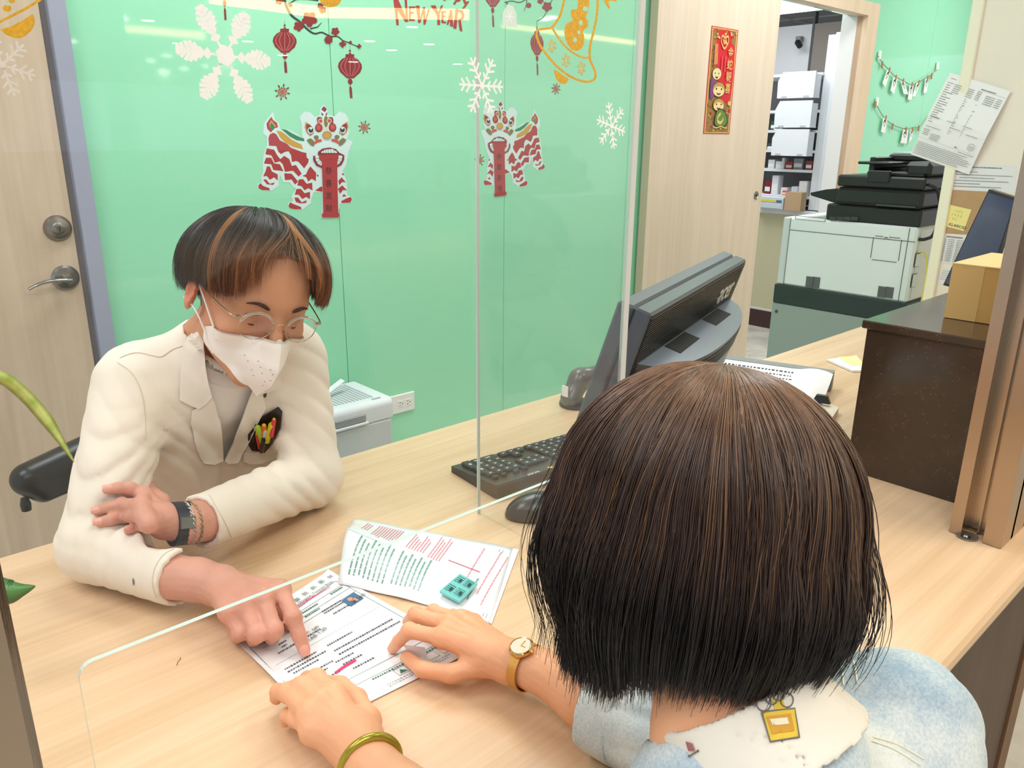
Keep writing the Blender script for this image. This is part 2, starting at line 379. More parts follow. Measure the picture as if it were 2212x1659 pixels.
# store room behind the doorway
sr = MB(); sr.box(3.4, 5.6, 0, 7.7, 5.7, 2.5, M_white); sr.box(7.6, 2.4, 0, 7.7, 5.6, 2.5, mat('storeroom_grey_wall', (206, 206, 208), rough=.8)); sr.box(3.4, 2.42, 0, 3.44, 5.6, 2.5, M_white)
S('wall_storeroom', sr)
S('wall_hall', MB().box(-4, -15.1, 0, 15, -15, 1.0, M_cream).box(-4, -15.1, 2.2, 15, -15, 2.8, M_cream))
cg = MB(); cg.box(3.4, 2.42, 2.36, 9, 5.7, 2.4, mat('grid_ceiling', (196, 200, 204), rough=.9))
for i in range(9): cg.box(3.4+.6*i, 2.42, 2.352, 3.425+.6*i, 5.6, 2.362, M_white)
for i in range(5): cg.box(3.4, 2.75+.6*i, 2.352, 9, 2.775+.6*i, 2.362, M_white)
S('ceiling_storeroom', cg)
S('trim_4', MB().box(4.869, 2.337, 0, 5.2, 2.43, 2.36, M_white))
t = thing('ceiling_lamp', 'bright square ceiling lamp just inside the store room doorway', 'lamp', (6.2, 3.55, 2.352))
MB().box(-.3, -.3, -.02, .3, .3, 0, mat('lamp_diffuser', (255, 255, 255), emit=(255, 255, 255), estr=3.0)).build('diffuser', None, t)
MB().box(-.32, -.32, -.012, .32, .32, 0, M_white).build('frame', None, t)

# ------------------------------------------------------------------ hall lighting fixtures (seen mirrored in the glass)
def glow(name, c, s): return mat(name, c, emit=c, estr=s)
gl = glow('cove_glow', (255, 226, 150), 9.0)
def mirror_on_ceiling(x, y, z=2.69):
    d = ray(x, y); p = CAM+d*(2.3/d[1]); d2 = d.copy(); d2[1] *= -1; return p+d2*((z-p[2])/d2[2])
cv = MB(); top = [(225, 54), (330, 62), (450, 72), (600, 74), (760, 76), (900, 70)]; bot = [(240, 66), (330, 74), (450, 86), (600, 88), (760, 90), (930, 80)]
A = [mirror_on_ceiling(*p) for p in top]; B = [mirror_on_ceiling(*p) for p in bot]
for i in range(5): cv.add([A[i], A[i+1], B[i+1], B[i], A[i]+V(0, 0, .008), A[i+1]+V(0, 0, .008), B[i+1]+V(0, 0, .008), B[i]+V(0, 0, .008)], [(0, 1, 2, 3), (4, 7, 6, 5), (0, 4, 5, 1), (3, 2, 6, 7), (1, 5, 6, 2), (0, 3, 7, 4)], gl)
tag(cv.build('cove_light'), 'warm curved cove light mirrored across the top left of the green glass', 'light')
cv = MB(); A = [mirror_on_ceiling(*p) for p in ((1085, 52), (1240, 72), (1385, 92))]; B = [mirror_on_ceiling(*p) for p in ((1085, 60), (1240, 80), (1385, 99))]
for i in range(2): cv.add([A[i], A[i+1], B[i+1], B[i], A[i]+V(0, 0, .008), A[i+1]+V(0, 0, .008), B[i+1]+V(0, 0, .008), B[i]+V(0, 0, .008)], [(0, 1, 2, 3), (4, 7, 6, 5), (0, 4, 5, 1), (3, 2, 6, 7), (1, 5, 6, 2), (0, 3, 7, 4)], gl)
tag(cv.build('strip_light'), 'straight warm strip light mirrored in the glass behind the golden bell', 'light')
spots = [(245, 26), (257, 32), (265, 39), (155, 88), (238, 122), (360, 119), (325, 130), (574, 49), (546, 53), (577, 119), (397, 147), (355, 152), (447, 141), (624, 98), (690, 124), (635, 133), (846, 97), (768, 111), (781, 107), (789, 156), (1192, 36), (1178, 40), (818, 134), (886, 125), (590, 152)]
spot_where = ['top of the slanting trio by the door frame', 'middle of the slanting trio by the door frame', 'lowest of the slanting trio by the door frame', 'on the grey door frame edge', 'far left of the big snowflake', 'just left of the big snowflake', 'left of the snowflake, lower row', 'upper one between snowflake and left lantern', 'beside the left lantern top', 'left of the left lantern tassel', 'below left of the big snowflake', 'far below left of the big snowflake', 'under the big snowflake', 'on the left lantern', 'between the two left lanterns, upper', 'right of the left lantern tassel', 'below the lettering, leftmost', 'above the right lantern', 'right of the right lantern top', 'right of the right lantern tassel', 'left of the golden bell, upper', 'left of the golden bell, lower', 'right of the right lantern, middle', 'below the lettering, rightmost', 'left of the left lantern tassel, lower']
dl = None; gs = glow('downlight_glow', (255, 250, 240), 22.0)
for i, s_ in enumerate(spots):
    p = mirror_on_ceiling(*s_); r_ = .035+.004*np.linalg.norm(p[:2])
    if dl is None:
        dl = thing('hall_ceiling_spot', 'hall ceiling spot mirrored as a fleck '+spot_where[0], 'ceiling spot', tuple(p), group='ceiling spots of the hall')
        MB().lathe((0, 0, 0), (0, 0, 1), [(.1, -.012), (.1, 0)], gs, 16).build('lens', None, dl); MB().lathe((0, 0, 0), (0, 0, 1), [(.125, -.006), (.125, .006)], M_white, 16).build('rim', None, dl)
        q = dl
    else:
        q = dl.copy(); COL.objects.link(q); q.location = tuple(p)
        for ch in list(dl.children): c_ = ch.copy(); COL.objects.link(c_); c_.parent = q
        q['label'] = 'hall ceiling spot mirrored as a fleck '+spot_where[i]
    q.scale = (r_/.1*1.0,)*2+(1,)

# ------------------------------------------------------------------ door hardware
t = thing('deadbolt_lock', 'round brushed nickel deadbolt above the lever handle on the beige door', 'lock', tuple(py(124, 493, 2.285)))
MB().lathe((0, 0, 0), (0, -1, 0), [(.033, 0), (.033, .004), (.026, .014), (.017, .016), (.017, .019), (.014, .0205), (.0, .021)], M_steel2, 40).build('rosette', None, t, smooth='auto')
MB().box(-.0012, -.0222, -.006, .0012, -.0205, .006, mat('keyhole', (20, 20, 20))).lathe((0, -.0205, 0), (0, -1, 0), [(.008, 0), (.008, .0008)], M_steel2, 24).build('keyhole', None, t)
t = thing('lever_handle', 'brushed nickel lever handle on the beige door below the deadbolt', 'door handle', tuple(py(141, 600, 2.285)))
MB().lathe((0, 0, 0), (0, -1, 0), [(.033, 0), (.033, .004), (.027, .011), (.013, .013), (.011, .03), (.011, .045)], M_steel2, 40).build('rosette', None, t, smooth='auto')
pts = [(0, -.04, 0), (-.012, -.047, .002), (-.03, -.048, .003), (-.055, -.047, .002), (-.078, -.047, -.004), (-.096, -.047, -.012)]
MB().tube(spline(pts, 5), [.0095]*6+[.0085]*6+[.0075]*5+[.007]*4+[.006]*4+[.005], M_steel2, 14, flat=.6).build('lever', None, t, smooth='auto')
t = thing('finger_pull', 'small round metal finger pull at the right edge of the sliding door', 'door pull', tuple(py(1633, 422, 2.246)))
MB().lathe((0, 0, 0), (0, -1, 0), [(.021, 0), (.021, .003), (.017, .004), (.015, .001), (0, .001)], M_steel2, 32).build('ring', None, t, smooth='auto')
MB().box(-.008, -.0025, -.0018, .008, -.001, .0018, mat('keyhole')).box(-.0018, -.0028, -.008, .0018, -.001, .008, mat('keyhole')).build('cross_recess', None, t)
# power outlet
t = thing('power_outlet', 'white double power outlet on the green wall beside the air purifier', 'outlet', tuple(py(864, 871, 2.3)))
MB().box(-.06, -.008, -.036, .062, 0, .036, M_white, bev=.003).build('cover_plate', None, t)
for s_ in (-.004, .030):
    sk = MB().box(s_-.014, -.0092, -.0135, s_+.014, -.0075, .0135, M_white, bev=.001); sk = sk.build('socket', None, t)
    MB().box(s_-.006, -.0098, .005, s_+.002, -.009, .0065, mat('keyhole')).box(s_-.006, -.0098, -.0065, s_+.002, -.009, -.005, mat('keyhole')).lathe((s_+.0085, -.009, 0), (0, -1, 0), [(.0022, 0), (.0022, .0008)], mat('keyhole'), 12).build('slot', None, sk)

# ================================================================== COUNTER
t = thing('service_counter', 'long pale maple laminate counter between the two people, across the whole picture', 'counter', (0, 0, 0))
ct = MB()
n = 6; prof = [(.246, .75)]+[(.246-.015*math.sin(math.pi*k/n), .735+.015*math.cos(math.pi*k/n)) for k in range(1, n)]+[(.246, .72)]   # rounded front edge
prof = prof+[(1.262, .72), (1.262, .75)]
ct.prism([(y, z) for y, z in prof], (-.9, 0, 0), (0, 1, 0), (0, 0, 1), (2.5, 0, 0), M_counter)
prof2 = [(y, z) for y, z in prof[:-2]]+[(1.10, .72), (1.10, .75)]
ct.prism(prof2, (1.6, 0, 0), (0, 1, 0), (0, 0, 1), (1.249, 0, 0), M_counter)
ct.build('countertop', None, t)
MB().box(-.9, .285, .0, 1.63, .303, .72, M_walnut).build('front_panel', None, t)
MB().box(1.63, .28, .0, 1.70, .33, .72, M_walnut2).build('end_post', None, t)
MB().box(1.70, .42, .0, 2.845, .44, .72, mat('beige_apron', (196, 182, 150), rough=.6)).build('inner_panel', None, t)
MB().box(-.9, .62, .0, 1.6, .638, .72, M_counter).box(1.6, 1.05, 0, 2.845, 1.068, .72, M_counter).build('back_panel', None, t)

# dark speckled stone hutch on the counter
if True:
    m = bpy.data.materials.new('dark_speckled_stone'); m.use_nodes = True; nt = m.node_tree; b = nt.nodes['Principled BSDF']; b.inputs['Roughness'].default_value = .12
    tc = nt.nodes.new('ShaderNodeTexCoord'); vo = nt.nodes.new('ShaderNodeTexVoronoi'); vo.inputs['Scale'].default_value = 230; nt.links.new(tc.outputs['Object'], vo.inputs[0])
    rp = nt.nodes.new('ShaderNodeValToRGB'); rp.color_ramp.elements[0].position = .10; rp.color_ramp.elements[0].color = (*lin((150, 140, 120)), 1); rp.color_ramp.elements[1].position = .17; rp.color_ramp.elements[1].color = (*lin((70, 54, 42)), 1)
    nt.links.new(vo.outputs['Distance'], rp.inputs[0])
    ns = nt.nodes.new('ShaderNodeTexNoise'); ns.inputs['Scale'].default_value = 60; nt.links.new(tc.outputs['Object'], ns.inputs[0])
    gt = nt.nodes.new('ShaderNodeMath'); gt.operation = 'GREATER_THAN'; gt.inputs[1].default_value = .56; nt.links.new(ns.outputs['Fac'], gt.inputs[0])
    mx = nt.nodes.new('ShaderNodeMix'); mx.data_type = 'RGBA'; nt.links.new(gt.outputs[0], mx.inputs[0]); mx.inputs[6].default_value = (*lin((66, 52, 41)), 1); nt.links.new(rp.outputs[0], mx.inputs[7]); nt.links.new(mx.outputs[2], b.inputs['Base Color'])
    M_granite = m
t = thing('stone_ledge', 'dark brown speckled stone ledge standing on the counter behind the steel post', 'ledge', (0, 0, 0))
MB().box(1.405, .345, .7505, 2.845, .582, 1.026, M_granite).build('body', None, t)
MB().box(1.397, .335, 1.026, 2.848, .590, 1.041, M_granite, bev=.002).build('top_slab', None, t)
# steel channel posts carrying the clear screen
def channel_post(x0, y0, y1, label, flip=1):
    t = thing('steel_post', label, 'post', (x0, y0, .751))
    d = y1-y0; m = MB(); a = .0175/.075*d; b_ = .026/.075*d; z = 1.94
    m.box(0, d-a, 0, .055, d, z, M_steel)            # far flange
    m.box(0, 0, 0, .055, b_, z, M_steel)             # near flange
    m.box(.030, b_, .0, .055, d-a, z, M_steel); m.box(.022, b_+.013, .0, .031, b_+.015, z, M_steel)
    m.box(.045, 0, 0, .112, .012, z, M_steel); m.box(.045, d-.012, 0, .112, d, z, M_steel); m.box(.108, 0, 0, .112, d, z, M_steel)
    m.build('channel', None, t)
    MB().lathe((.004, d*.66, .0), (0, 0, 1), [(.016, 0), (.016, .002)], M_steel2, 24).build('foot_plate', None, t)
    MB().lathe((-.001, d*.66, .002), (0, 0, 1), [(.006, 0), (.006, .001), (.0045, .003), (.003, .0032), (.0028, .002), (0, .002)], M_steel2, 20).build('screw', None, t)
    return t
channel_post(1.286, .282, .357, 'brushed steel channel post standing on the counter in front of the stone ledge')
t = thing('steel_post', 'brushed steel post at the lower left edge of the picture, close to the plant leaves', 'post', (-.03, .28, .751))
MB().box(0, 0, 0, .062, .03, 1.94, M_steel, bev=.003).build('channel', None, t)

# ------------------------------------------------------------------ clear acrylic screen
M_acr = clear_sheet('clear_acrylic', (253, 254, 254), base=.03, power=5); M_acr_edge = mat('acrylic_cut_edge', (206, 220, 212), rough=.2, spec=.8)
def sheet_poly(): 
    r = .012; z = .945; x0, x1 = .1055, .70
    pts = [(-.35, .7505), (x0, .7505), (x0, z-r)]+[(x0+r-r*math.cos(a), z-r+r*math.sin(a)) for a in [math.pi/2*k/5 for k in range(1, 6)]]
    pts += [(x1-r+r*math.sin(a), z-r+r*math.cos(a)) for a in [math.pi/2*k/5 for k in range(6)]]+[(x1, .7505), (.762, .7505), (.762, 2.05), (-.35, 2.05)]
    return pts
t = thing('acrylic_screen', 'clear acrylic counter screen with a rounded slot the hands reach through', 'screen', (0, 0, 0))
MB().prism(sheet_poly(), (0, .6235, 0), (1, 0, 0), (0, 0, 1), (0, -.005, 0), M_acr, M_acr_edge).build('front_sheet', None, t)
MB().box(.762, .6175, .7505, .767, .906, 2.05, M_acr).build('side_sheet', None, t)
MB().box(.7618, .9055, .7505, .7672, .9075, 2.05, M_acr_edge).box(.7605, .6165, .7505, .7685, .6182, 2.05, mat('glue_seam', (214, 214, 210), rough=.4)).build('polished_edge', None, t)

# ------------------------------------------------------------------ store room furniture seen through the doorway
M_shw = mat('shelf_white', (232, 236, 240), rough=.5); M_shg = mat('shelf_back_grey', (150, 150, 152), rough=.7)
t = thing('storage_shelf', 'white metal shelf unit with small medicine boxes inside the store room', 'shelf', (5.28, 2.61, .875))
MB().box(0, 0, 0, .38, .055, 1.13, M_shw, bev=.004).box(.02, .056, 0, .38, .112, 1.12, M_shw).build('end_panel', None, t)
for z_ in (1.767, 1.533, 1.403, 1.271, 1.142, .965): MB().box(0, .112, z_-.875-.018, .36, .85, z_-.875, M_shw, bev=.001).build('shelf_board', None, t)
MB().box(.36, .1, 0, .38, .85, .90, M_shg).build('back_panel', None, t)
MB().box(0, .84, 0, .38, .86, .90, M_shw).build('end_panel', None, t)
t = thing('base_cabinet', 'cream base cabinet with a white worktop and dark plinth below the store room shelves', 'cabinet', (5.28, 2.45, 0))
MB().box(0, 0, .13, .5, 1.5, .835, mat('cabinet_cream', (206, 202, 168), rough=.6)).build('body', None, t)
MB().box(-.012, 0, .002, .5, 1.5, .125, mat('plinth_dark_red', (70, 44, 42), rough=.5)).box(-.004, 0, .125, .5, 1.5, .14, M_white).build('plinth', None, t)
MB().box(-.02, -.01, .835, .5, 1.5, .868, M_shw, bev=.003).build('worktop', None, t)
for (z0, z1), lb in (((1.607, 1.772), 'topmost'), ((1.418, 1.59), 'middle'), ((1.234, 1.408), 'lowest')):
    t = thing('shelf_bin', lb+' of the three large white slant-cut bins on the store room shelves', 'bin', (5.19, 2.723, z0), group='white bins on the store room shelves')
    h = z1-z0; MB().prism([(0, 0), (.262, 0), (.266, h*.66), (.235, h), (0, h)], (0, 0, 0), (0, 1, 0), (0, 0, 1), (.012, 0, 0), M_shw).build('front', None, t)
    MB().box(.012, .004, 0, .088, .012, h*.9, M_shw).box(.012, .25, 0, .088, .258, h*.6, M_shw).box(.012, 0, 0, .088, .26, .006, M_shw).build('tray', None, t)
    for y0_, y1_ in ((.03, .07), (.19, .23)): MB().box(-.0012, y0_, .002, .0, y1_, .014, mat('bin_line', (188, 192, 196))).build('slot', None, t)
MB_ = MB().box(5.66, 2.76, 1.0, 5.70, 3.02, 2.12, mat('taupe_panel', (134, 124, 116), rough=.7)).box(5.655, 3.02, 1.0, 5.70, 3.035, 2.2, mat('vent_dark', (84, 88, 90), rough=.8)).box(5.66, 3.035, 1.0, 5.70, 3.6, 2.12, mat('storeroom_grey_wall'))
MB_.build('trim_5', None, None, kind='structure')
bx = [(5.30, 2.99, 1.403, .05, .06, .05, (226, 228, 226)), (5.30, 3.045, 1.403, .05, .03, .06, (40, 84, 62)), (5.30, 2.995, 1.271, .06, .09, .04, (70, 74, 84)), (5.29, 3.03, 1.271, .03, .05, .02, (236, 236, 236)), (5.30, 2.995, 1.41, .05, .05, .02, (170, 40, 44)),
      (5.31, 3.02, 1.142, .07, .05, .06, (216, 218, 222)), (5.31, 2.96, 1.142, .07, .05, .05, (222, 224, 230)), (5.31, 2.88, 1.142, .07, .055, .05, (172, 62, 70)), (5.31, 2.805, 1.142, .08, .07, .075, (150, 154, 160)), (5.31, 2.735, 1.142, .08, .05, .06, (140, 70, 70)), (5.30, 2.94, 1.142, .05, .02, .075, (236, 238, 240)),
      (5.31, 3.03, .965, .07, .05, .09, (130, 34, 46)), (5.31, 2.975, .965, .07, .05, .13, (226, 226, 232)), (5.31, 2.90, .965, .06, .05, .05, (232, 232, 236)), (5.30, 3.06, .868, .07, .06, .05, (224, 150, 66)), (5.30, 2.90, .965, .03, .03, .03, (226, 96, 60)), (5.30, 2.75, .965, .08, .06, .10, (232, 234, 238)), (5.31, 2.82, .965, .07, .05, .06, (222, 226, 232))]
wh = ['at the left of the second shelf', 'dark green, on the second shelf', 'dark, on the third shelf', 'small white, on the third shelf', 'red, beside the middle bin', 'white, leftmost below the bins', 'white, second from left below the bins', 'red, below the lowest bin', 'grey, below the lowest bin', 'reddish, at the right below the bins', 'slim white, below the bins', 'dark red, on the lowest shelf', 'tall white, on the lowest shelf', 'white, mid lowest shelf', 'orange, on the worktop under the shelves', 'tiny orange red, on the lowest shelf', 'tall white, at the right of the lowest shelf', 'pale, right of middle on the lowest shelf']
for (x, y, z, dx, dy, dz, c), w_ in zip(bx, wh):
    bm_ = mat('medicine_box_%d_%d_%d' % c, c, rough=.5)
    tag(MB().box(x, y, z+.0005, x+dx, y+dy, z+dz, bm_, bev=.002).box(x-.001, y+dy*.1, z+dz*.2, x, y+dy*.9, z+dz*.55, M_white).build('medicine_box'), 'small medicine box, '+w_+' of the store room' if len(w_) < 34 else 'small box, '+w_, 'box', 'medicine boxes on the store room shelves')
t = thing('drawer_box', 'clear plastic drawer box with a yellow strip on the store room worktop', 'drawer box', (5.20, 2.86, .869))
MB().box(0, 0, 0, .075, .2, .085, mat('pale_plastic', (206, 214, 222), rough=.3), bev=.004).build('case', None, t)
MB().box(-.004, .01, .05, 0, .19, .066, mat('yellow_strip', (220, 212, 90), rough=.6)).box(-.005, .01, .05, -.003, .05, .066, mat('blue_strip', (60, 110, 170))).build('label_strip', None, t)
MB().box(-.006, .01, .006, 0, .19, .042, mat('pale_plastic'), bev=.002).build('drawer', None, t)
tag(MB().box(5.20, 2.728, .869, 5.275, 2.85, .995, mat('cardboard_tan', (190, 160, 126), rough=.8), bev=.001).build('carton'), 'plain brown carton on the store room worktop beside the white shelf end', 'carton')
q = px(1680, 452, 5.262); tag(MB().tube([(5.262, q[1]-.04, .876), (5.258, q[1], .879), (5.262, q[1]+.035, .875)], [.003, .007, .004], mat('blue_pen', (36, 88, 200), rough=.4), 8).build('marker_pen'), 'blue marker pen lying on the store room worktop', 'pen')
t = thing('security_camera', 'small dark camera bracket high in the store room', 'camera', (5.64, 3.10, 2.02)); MB().box(-.05, -.02, -.02, .0, .02, .02, M_jambgrey, bev=.004).build('bracket', None, t); MB().lathe((-.05, 0, -.02), (-.4, -.6, -.5), [(.02, 0), (.02, .05), (.012, .052)], mat('keyhole'), 16).build('lens_housing', None, t)

# ================================================================== THINGS ON AND BEHIND THE COUNTER
M_blk = mat('black_plastic', (34, 34, 36), rough=.42, bump=.05, bscale=900)
M_blk2 = mat('dark_grey_plastic', (52, 54, 56), rough=.38)
M_key = mat('key_plastic', (40, 42, 44), rough=.5)
M_pr = mat('printer_white', (226, 232, 234), rough=.45)
M_pr2 = mat('printer_light_grey', (206, 212, 214), rough=.5)
M_gap = mat('seam_dark', (70, 74, 76), rough=.8)
M_vent = mat('vent_dark', (84, 88, 90), rough=.8)
M_cab = mat('grey_metal_cabinet', (150, 162, 158), rough=.5)
M_paper = mat('paper_white', (240, 240, 243), rough=.75)
M_ink = mat('ink_black', (60, 60, 66), rough=.8)
M_inkg = mat('ink_grey', (136, 136, 142), rough=.8)
M_card = mat('cardboard', (204, 158, 92), rough=.8, noise=.06, nscale=12)
M_card2 = mat('cardboard_pale', (228, 196, 140), rough=.8)

# ---- copier
t = thing('grey_cabinet', 'grey metal cabinet carrying the white photocopier', 'cabinet', (3.0, 1.12, 0))
MB().box(.0, -.01, .0, .52, .53, .695, M_cab, bev=.004).build('body', None, t)
MB().lathe((-.001, .505, .66), (-1, 0, 0), [(.006, 0), (.006, .003), (0, .0035)], M_gap, 16).build('screw', None, t)
t = thing('photocopier', 'white and black multifunction photocopier standing in front of the green wall', 'photocopier', (3.0, 1.117, .696))
b = MB(); b.box(-.004, -.004, 0, .52, .53, .078, mat('printer_base_dark', (44, 56, 56), rough=.5), bev=.004); b.build('base', None, t)
b = MB(); b.box(0, 0, .078, .52, .515, .352, M_pr, bev=.008); b.box(-.002, .492, .08, .5, .522, .35, M_pr2, bev=.004); b.build('body', None, t)
def cp(cx, cy, X=3.0): q = px(1600+cx/3.614, 300+cy/3.614, X); return q[1]-1.117, q[2]-.696
g = MB()
def hl(y0, y1, z, w=.0016, x=-.0015): g.box(x-.0006, y0, z-w/2, x+.001, y1, z+w/2, M_gap)
def vl(z0, z1, y, w=.0016, x=-.0015): g.box(x-.0006, y-w/2, z0, x+.001, y+w/2, z1, M_gap)
hl(.002, .488, .302); vl(.08, .35, .4905); vl(.08, .35, .028)
y0, z0 = cp(1230, 965); y1, z1 = cp(1040, 755)
for a_, c_ in (((y0, z0), (y1, z0)), ((y0, z1), (y1, z1))): hl(min(a_[0], c_[0])+.006, max(a_[0], c_[0])-.006, a_[1])
for yy in (y0, y1): vl(min(z0, z1)+.006, max(z0, z1)-.006, yy)
y2, z2 = cp(430, 600); y3, z3 = cp(660, 645)
hl(y3, y2, z2); hl(y3, y2, z3); vl(z3, z2, y2); vl(z3, z2, y3)
g.build('panel_seam', None, t)
for k, cx in enumerate((698, 755, 810, 865)):
    ya, za = cp(cx, 605); yb, zb = cp(cx+46, 640); vn = MB()
    for i in range(6): vn.box(-.0022, yb, zb+(za-zb)*i/6, -.0008, ya, zb+(za-zb)*i/6+(za-zb)/11, M_vent)
    vn.build('vent', None, t)
for cx, cy in ((515, 1068), (565, 1072), (1078, 1145), (1138, 1150)):
    ya, za = cp(cx, cy); yb, zb = cp(cx+48, cy+96); vn = MB()
    for i in range(15): vn.box(-.0022, yb, zb+(za-zb)*i/15, -.0008, ya, zb+(za-zb)*i/15+(za-zb)/28, M_vent)
    vn.build('vent', None, t)
ya, za = cp(1118, 745); yb, zb = cp(1162, 782)
MB().box(-.004, yb, zb, 0, ya, za, M_pr, bev=.001).box(-.0045, yb+.004, zb+.003, -.003, ya-.004, zb+.006, M_gap).build('latch', None, t)
# black upper part: paper output block, scanner, document feeder
zz = lambda cy, cx=1000: cp(cx, cy)[1]
def bb(cx0, cy0, cx1, cy1, x0=.0, x1=.5, m=None, bev=.006, name='x', par=None):
    ya, za = cp(cx0, cy0); yb, _ = cp(cx1, cy0); _, zb = cp(cx1, cy1)
    zb = cp((cx0+cx1)/2, cy1)[1]; za = cp((cx0+cx1)/2, cy0)[1]
    return MB().box(x0, min(ya, yb), min(za, zb), x1, max(ya, yb), max(za, zb), m or M_blk, bev=bev).build(name, None, par or t)
ZB = .352
yL0 = cp(660, 520)[0]; yL1 = cp(740, 420)[0]
MB().box(.012, .0, ZB, .5, yL0, ZB+.062, M_blk, bev=.006).build('lower_housing', None, t)
MB().box(.0, .0, ZB+.064, .5, yL1, ZB+.128, M_blk, bev=.012).build('output_housing', None, t)
MB().box(-.003, .02, ZB+.068, .002, yL1-.16, ZB+.074, M_gap).build('housing_seam', None, t)
MB().box(.0, .0, ZB+.130, .5, yL1, ZB+.172, M_blk, bev=.006).build('scanner_bed', None, t)
yy0 = yL1; 
MB().prism([(yy0-.01, ZB+.066), (yy0-.01, ZB+.122), (yy0+.06, ZB+.112), (yy0+.122, ZB+.096), (yy0+.118, ZB+.086), (yy0+.02, ZB+.064)], (.04, 0, 0), (0, 1, 0), (0, 0, 1), (.3, 0, 0), M_blk).build('paper_tray', None, t)
fe = MB(); yF = cp(965, 200)[0]
fe.box(.03, .02, ZB+.172, .46, yF, ZB+.188, M_blk, bev=.004)
fe.box(.03, .0, ZB+.172, .46, .09, ZB+.226, M_blk, bev=.014); fe.box(.12, .06, ZB+.176, .46, yF-.02, ZB+.20, mat('feeder_cavity', (16, 16, 17), rough=.6)); fe.box(.04, yF-.02, ZB+.184, .46, yF, ZB+.238, M_blk, bev=.003)
fe.box(.2, .02, ZB+.222, .46, yF, ZB+.248, M_blk, bev=.006); fe.build('document_feeder', None, t)
MB().box(.21, .03, ZB+.249, .45, yF-.01, ZB+.254, M_pr2).build('feeder_lid', None, t)
MB().box(.02, yF-.08, ZB+.212, .2, yF+.035, ZB+.222, M_blk, bev=.003).build('feeder_tray', None, t)
MB().box(-.006, yF-.10, ZB+.15, .01, yF-.02, ZB+.192, M_blk, bev=.003).build('lid_hinge', None, t)
rr = MB(); rr.box(.03, -.003, .09, .2, .0, .34, M_pr, bev=.001)
for zc, hh in ((.235, .05), (.16, .05)): rr.box(.012, -.0045, zc-hh/2, .05, -.003, zc+hh/2, M_gap).box(.014, -.006, zc-hh/2+.002, .048, -.0035, zc+hh/2-.002, M_pr)
rr.build('side_cover', None, t)
MB().tube(spline([(.02, -.004, ZB+.15), (.04, -.03, ZB+.13), (.05, -.045, ZB+.06), (.045, -.04, ZB-.02), (.03, -.02, ZB-.04), (.02, .0, ZB-.042)], 6), .006, M_blk, 10).build('black_cable', None, t)
q = [(.02, -.002, .265), (.04, -.02, .262), (.055, -.03, .22), (.05, -.035, .13), (.03, -.04, .04), (.0, -.045, -.04), (-.01, -.05, -.25)]
tag(MB().tube([tuple(V(3.0, 1.117, .696)+V(*a_)) for a_ in spline(q, 6)], .0028, mat('yellow_cable', (226, 220, 96), rough=.5), 8).build('network_cable'), 'thin yellow cable hanging from the side of the white photocopier', 'cable')

# ---- things on the column wall at the right (plane X = 2.85, facing the counter)
XW = 2.8499
def wallpt(x, y): return px(x, y, XW)
def quad_paper(name, label, cat, corners, m, X=XW, th=.0006, group=None):
    c = [px(a, b_, X) for a, b_ in corners]; mb = MB(); o = V(-th, 0, 0)
    mb.add([p for p in c]+[p+o for p in c], [(0, 1, 2, 3), (7, 6, 5, 4), (0, 4, 5, 1), (1, 5, 6, 2), (2, 6, 7, 3), (3, 7, 4, 0)], m); return mb
def bil(c):
    c = [V(*p) for p in c]; return lambda u, v: (1-v)*((1-u)*c[0]+u*c[1])+v*((1-u)*c[3]+u*c[2])
def rows(art, spec, m, h=.008):
    """short printed runs: (u0, u1, v) rows broken into character-sized dashes"""
    L = []
    for u0, u1, v in spec:
        u = u0
        while u < u1-.004:
            w_ = random.uniform(.006, .016); w_ = min(w_, u1-u); L.append([(u, v), (u+w_, v), (u+w_, v+h), (u, v+h)]); u += w_+.006
    art.polys(L, m)
def printed(name, label, cat, corners3, nrm, mpaper, draw, th=.0005):
    c = [V(*p) for p in corners3]; n = V(*nrm); n = n/np.linalg.norm(n); mb = MB(); mb.add(c+[p+n*th for p in c], [(3, 2, 1, 0), (4, 5, 6, 7), (0, 1, 5, 4), (1, 2, 6, 5), (2, 3, 7, 6), (3, 0, 4, 7)], mpaper)
    b_ = bil([p+n*th for p in c]); base = mb.build(name); ar = Art(b_, n, .00015); draw(ar)
    if ar.mb.f: ar.build('print', base)
    return tag(base, label, cat)

def draw_list(a):
    rows(a, [(.35, .8, .10)], M_ink, .045)
    for i, (u0, u1) in enumerate(((.1, .45), (.12, .95), (.18, .7), (.08, .9), (.08, .5), (.1, .8))): rows(a, [(u0, u1, .28+.11*i)], M_inkg, .035)
printed('notice_sheet', 'creased white typed notice on the column wall above the brown cardboard', 'notice', [wallpt(2052, 352), wallpt(2196, 358), wallpt(2193, 416), wallpt(2044, 410)], (-1, 0, 0), mat('paper_cool', (226, 228, 232), rough=.7), draw_list)
cb = quad_paper('cardboard_sheet', '', '', [(2044, 409), (2150, 415), (2120, 508), (2028, 502)], mat('old_cardboard', (186, 152, 112), rough=.85, noise=.08, nscale=20), th=.002)
tag(cb.build('cardboard_sheet'), 'brown cardboard piece pinned on the column wall behind the yellow note', 'cardboard')
c4 = [px(a, b_, XW-.0022) for a, b_ in ((2050.5, 442), (2098.6, 453), (2081.7, 499), (2031, 486))]
def draw_note(a):
    pen = mat('pale_pencil', (150, 146, 108), rough=.8)
    for (u, v) in ((.35, .2), (.45, .2), (.55, .2), (.66, .2), (.3, .38), (.42, .38), (.55, .38), (.68, .38), (.4, .56), (.52, .56)): a.line([(u-.03, v-.04), (u+.03, v-.02), (u-.02, v+.04), (u+.03, v+.05)], .012, pen)
